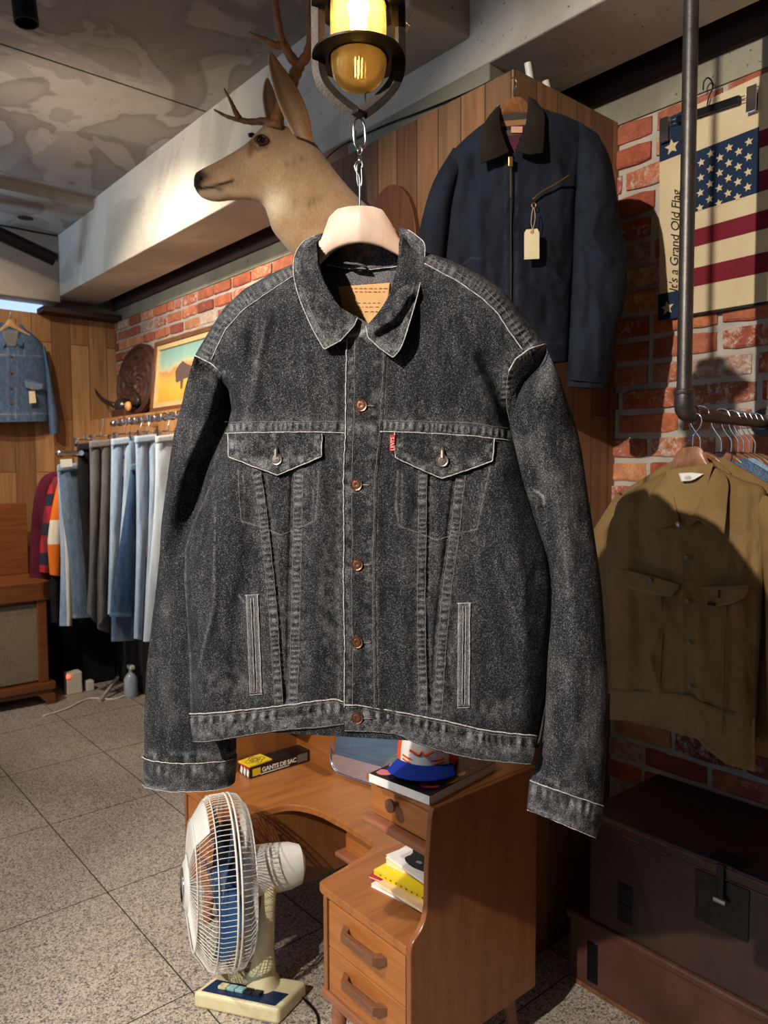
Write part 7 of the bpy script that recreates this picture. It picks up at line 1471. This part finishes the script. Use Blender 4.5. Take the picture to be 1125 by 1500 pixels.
q = MB(); cp = [BR+np.array([-0.02, -0.01, 0.01]), (1.16, 1.66, 0.004), (1.10, 1.60, 0.004), (1.02, 1.66, 0.004), (0.98, 1.66, 0.004)]; q.tube(smoothpts(cp, 6), 0.0035, 6); q.build('power_cord', M_black, fan, smooth=True)
# ---------------- two stacked trunks
M_trk = plain('dark_trunk_leather', srgb(52, 34, 28), 0.5, var=0.35, scale=9, bump=0.001, bscale=60); M_trk2 = plain('brown_trunk_leather', srgb(78, 46, 36), 0.5, var=0.35, scale=7, bump=0.001, bscale=60)
M_trim = plain('worn_brown_edge', srgb(112, 72, 50), 0.5, var=0.5, scale=60)
TX = 1.833
t = thing('storage_chest', 'brown leather chest on the floor under the darker chest', 'chest', (2.0, 0.3, 0))
b = MB(); b.box(TX, WX-0.02, -0.75, 1.305, 0.0, 0.205); b.build('body', M_trk2, t, bevel=0.012)
b = MB(); b.box(TX-0.006, WX-0.02, -0.755, 1.311, 0.190, 0.218); b.build('lid', M_trk2, t, bevel=0.008)
b = MB(); b.box(TX-0.005, TX+0.004, -0.75, 1.30, 0.0, 0.014); b.build('bottom_strip', M_trim, t, bevel=0.002)
b = MB(); b.box(TX-0.004, TX+0.004, 1.20, 1.235, 0.03, 0.15); b.build('corner_iron', M_black, t, bevel=0.002)
t = thing('storage_chest', 'near-black chest with iron hasp stacked on the brown chest', 'chest', (2.0, 0.3, 0.218))
b = MB(); b.box(TX, WX-0.02, -0.75, 1.235, 0.218, 0.510); b.build('body', M_trk, t, bevel=0.008)
b = MB(); b.box(TX-0.006, WX-0.02, -0.755, 1.241, 0.508, 0.547); b.build('lid', M_trk, t, bevel=0.006)
b = MB(); b.tube([(TX-0.007, 1.24, 0.538), (TX-0.007, -0.75, 0.538)], 0.0035, 6); b.build('lid_edge', M_trim, t, smooth=True)
b = MB(); b.tube([(TX-0.007, 1.24, 0.512), (TX-0.007, -0.75, 0.512)], 0.0018, 6); b.build('lid_groove', M_trim, t, smooth=True)
M_iron2 = plain('black_iron_plate', srgb(40, 40, 38), 0.4, metal=0.7, var=0.3, scale=30, bump=0.001, bscale=80)
b = MB(); b.box(TX-0.0035, TX+0.002, 0.775, 0.912, 0.372, 0.505); hp = b.build('hasp_plate', M_iron2, t, bevel=0.001)
b = MB(); b.box(TX-0.010, TX+0.06, 0.800, 0.880, 0.546, 0.551); b.obox((TX-0.013, 0.842, 0.500), (0.003, 0, 0), (0, 0.009, 0), (0, 0, 0.048)); b.build('hasp', M_iron2, t, bevel=0.002)
b = MB(); b.lathe([(0.008, 0), (0.008, 0.03)], (TX-0.014, 0.856, 0.455), (0, -1, 0), 12); b.build('hasp_pin', M_nickel, t, smooth=True, autos=0.6)
for (y0, y1, z0, z1) in ((1.092, 1.137, 0.318, 0.372), (1.092, 1.137, 0.262, 0.314)):
    b = MB(); b.box(TX-0.004, TX+0.002, y0, y1, z0, z1)
    for yy_ in (y0+0.01, y1-0.01): b.lathe([(0.004, 0), (0.003, 0.002), (0, 0.003)], (TX-0.004, yy_, z1-0.01), (-1, 0, 0), 8)
    b.build('side_clasp', M_iron2, t, bevel=0.001)
# ================================================================= light
def light(name, typ, loc, aim, energy, col=(1, 0.86, 0.68), size=0.05, angle=60, blend=0.4, shape=None, size_y=None):
    d = bpy.data.lights.new(name, typ); o = bpy.data.objects.new(name, d); COL.objects.link(o)
    d.energy = energy; d.color = col; o.location = loc
    if typ == 'SPOT': d.spot_size = math.radians(angle); d.spot_blend = blend; d.shadow_soft_size = size
    elif typ == 'AREA': d.size = size; 
    else: d.shadow_soft_size = size
    if size_y: d.shape = 'RECTANGLE'; d.size_y = size_y
    if aim is not None: o.rotation_euler = (Vector(aim)-Vector(loc)).to_track_quat('-Z', 'Y').to_euler()
    return o
WARM = (1, 0.84, 0.66)
light('key_spot', 'SPOT', (-1.95, 0.46, 3.1), (0.95, 0.75, 1.35), 590, (1, 0.90, 0.78), 0.02, 62, 0.35)
light('picture_spot', 'SPOT', (0.5, 3.4, 3.1), (2.2, 4.0, 2.0), 210, WARM, 0.04, 70, 0.6)
light('beam_spot', 'SPOT', (0.35, 3.55, 2.80), (1.79, 3.85, 2.86), 62, (1, 0.88, 0.7), 0.03, 95, 1.0)
light('rack_spot', 'SPOT', (-0.3, 3.6, 3.1), (1.7, 4.6, 1.2), 230, WARM, 0.05, 60, 0.6)
light('far_wall_spot', 'SPOT', (0.6, 4.2, 3.1), (1.1, 5.8, 1.9), 90, WARM, 0.05, 80, 0.7)
light('floor_spot', 'SPOT', (-0.9, 2.2, 3.1), (0.6, 2.3, 0), 300, (1, 0.9, 0.78), 0.05, 60, 0.7)
light('window_light', 'AREA', (-3.9, 3.5, 1.9), (2, 4.0, 2.6), 20, (0.62, 0.80, 1.0), 2.0, size_y=1.6)
light('gap_light', 'AREA', (0.2, 5.5, 2.72), (0.3, 5.0, 3.4), 16, (0.45, 0.68, 1.0), 1.6, size_y=0.1)
light('room_fill', 'AREA', (-2.7, 0.6, 3.0), (0.2, 1.2, 0.6), 17, (1, 0.9, 0.8), 2.4)
w = bpy.data.worlds.new('w'); SC.world = w; w.use_nodes = True; w.node_tree.nodes['Background'].inputs[0].default_value = (0.5, 0.6, 0.8, 1); w.node_tree.nodes['Background'].inputs[1].default_value = 0.06
vs = SC.view_settings; vs.view_transform = 'Standard'; vs.look = 'None'; vs.gamma = 1; vs.exposure = 0.0; vs.use_curve_mapping = False

light('bulb_light', 'POINT', (cx, cy, LZ(40)), None, 12, (1, 0.68, 0.34), 0.014)
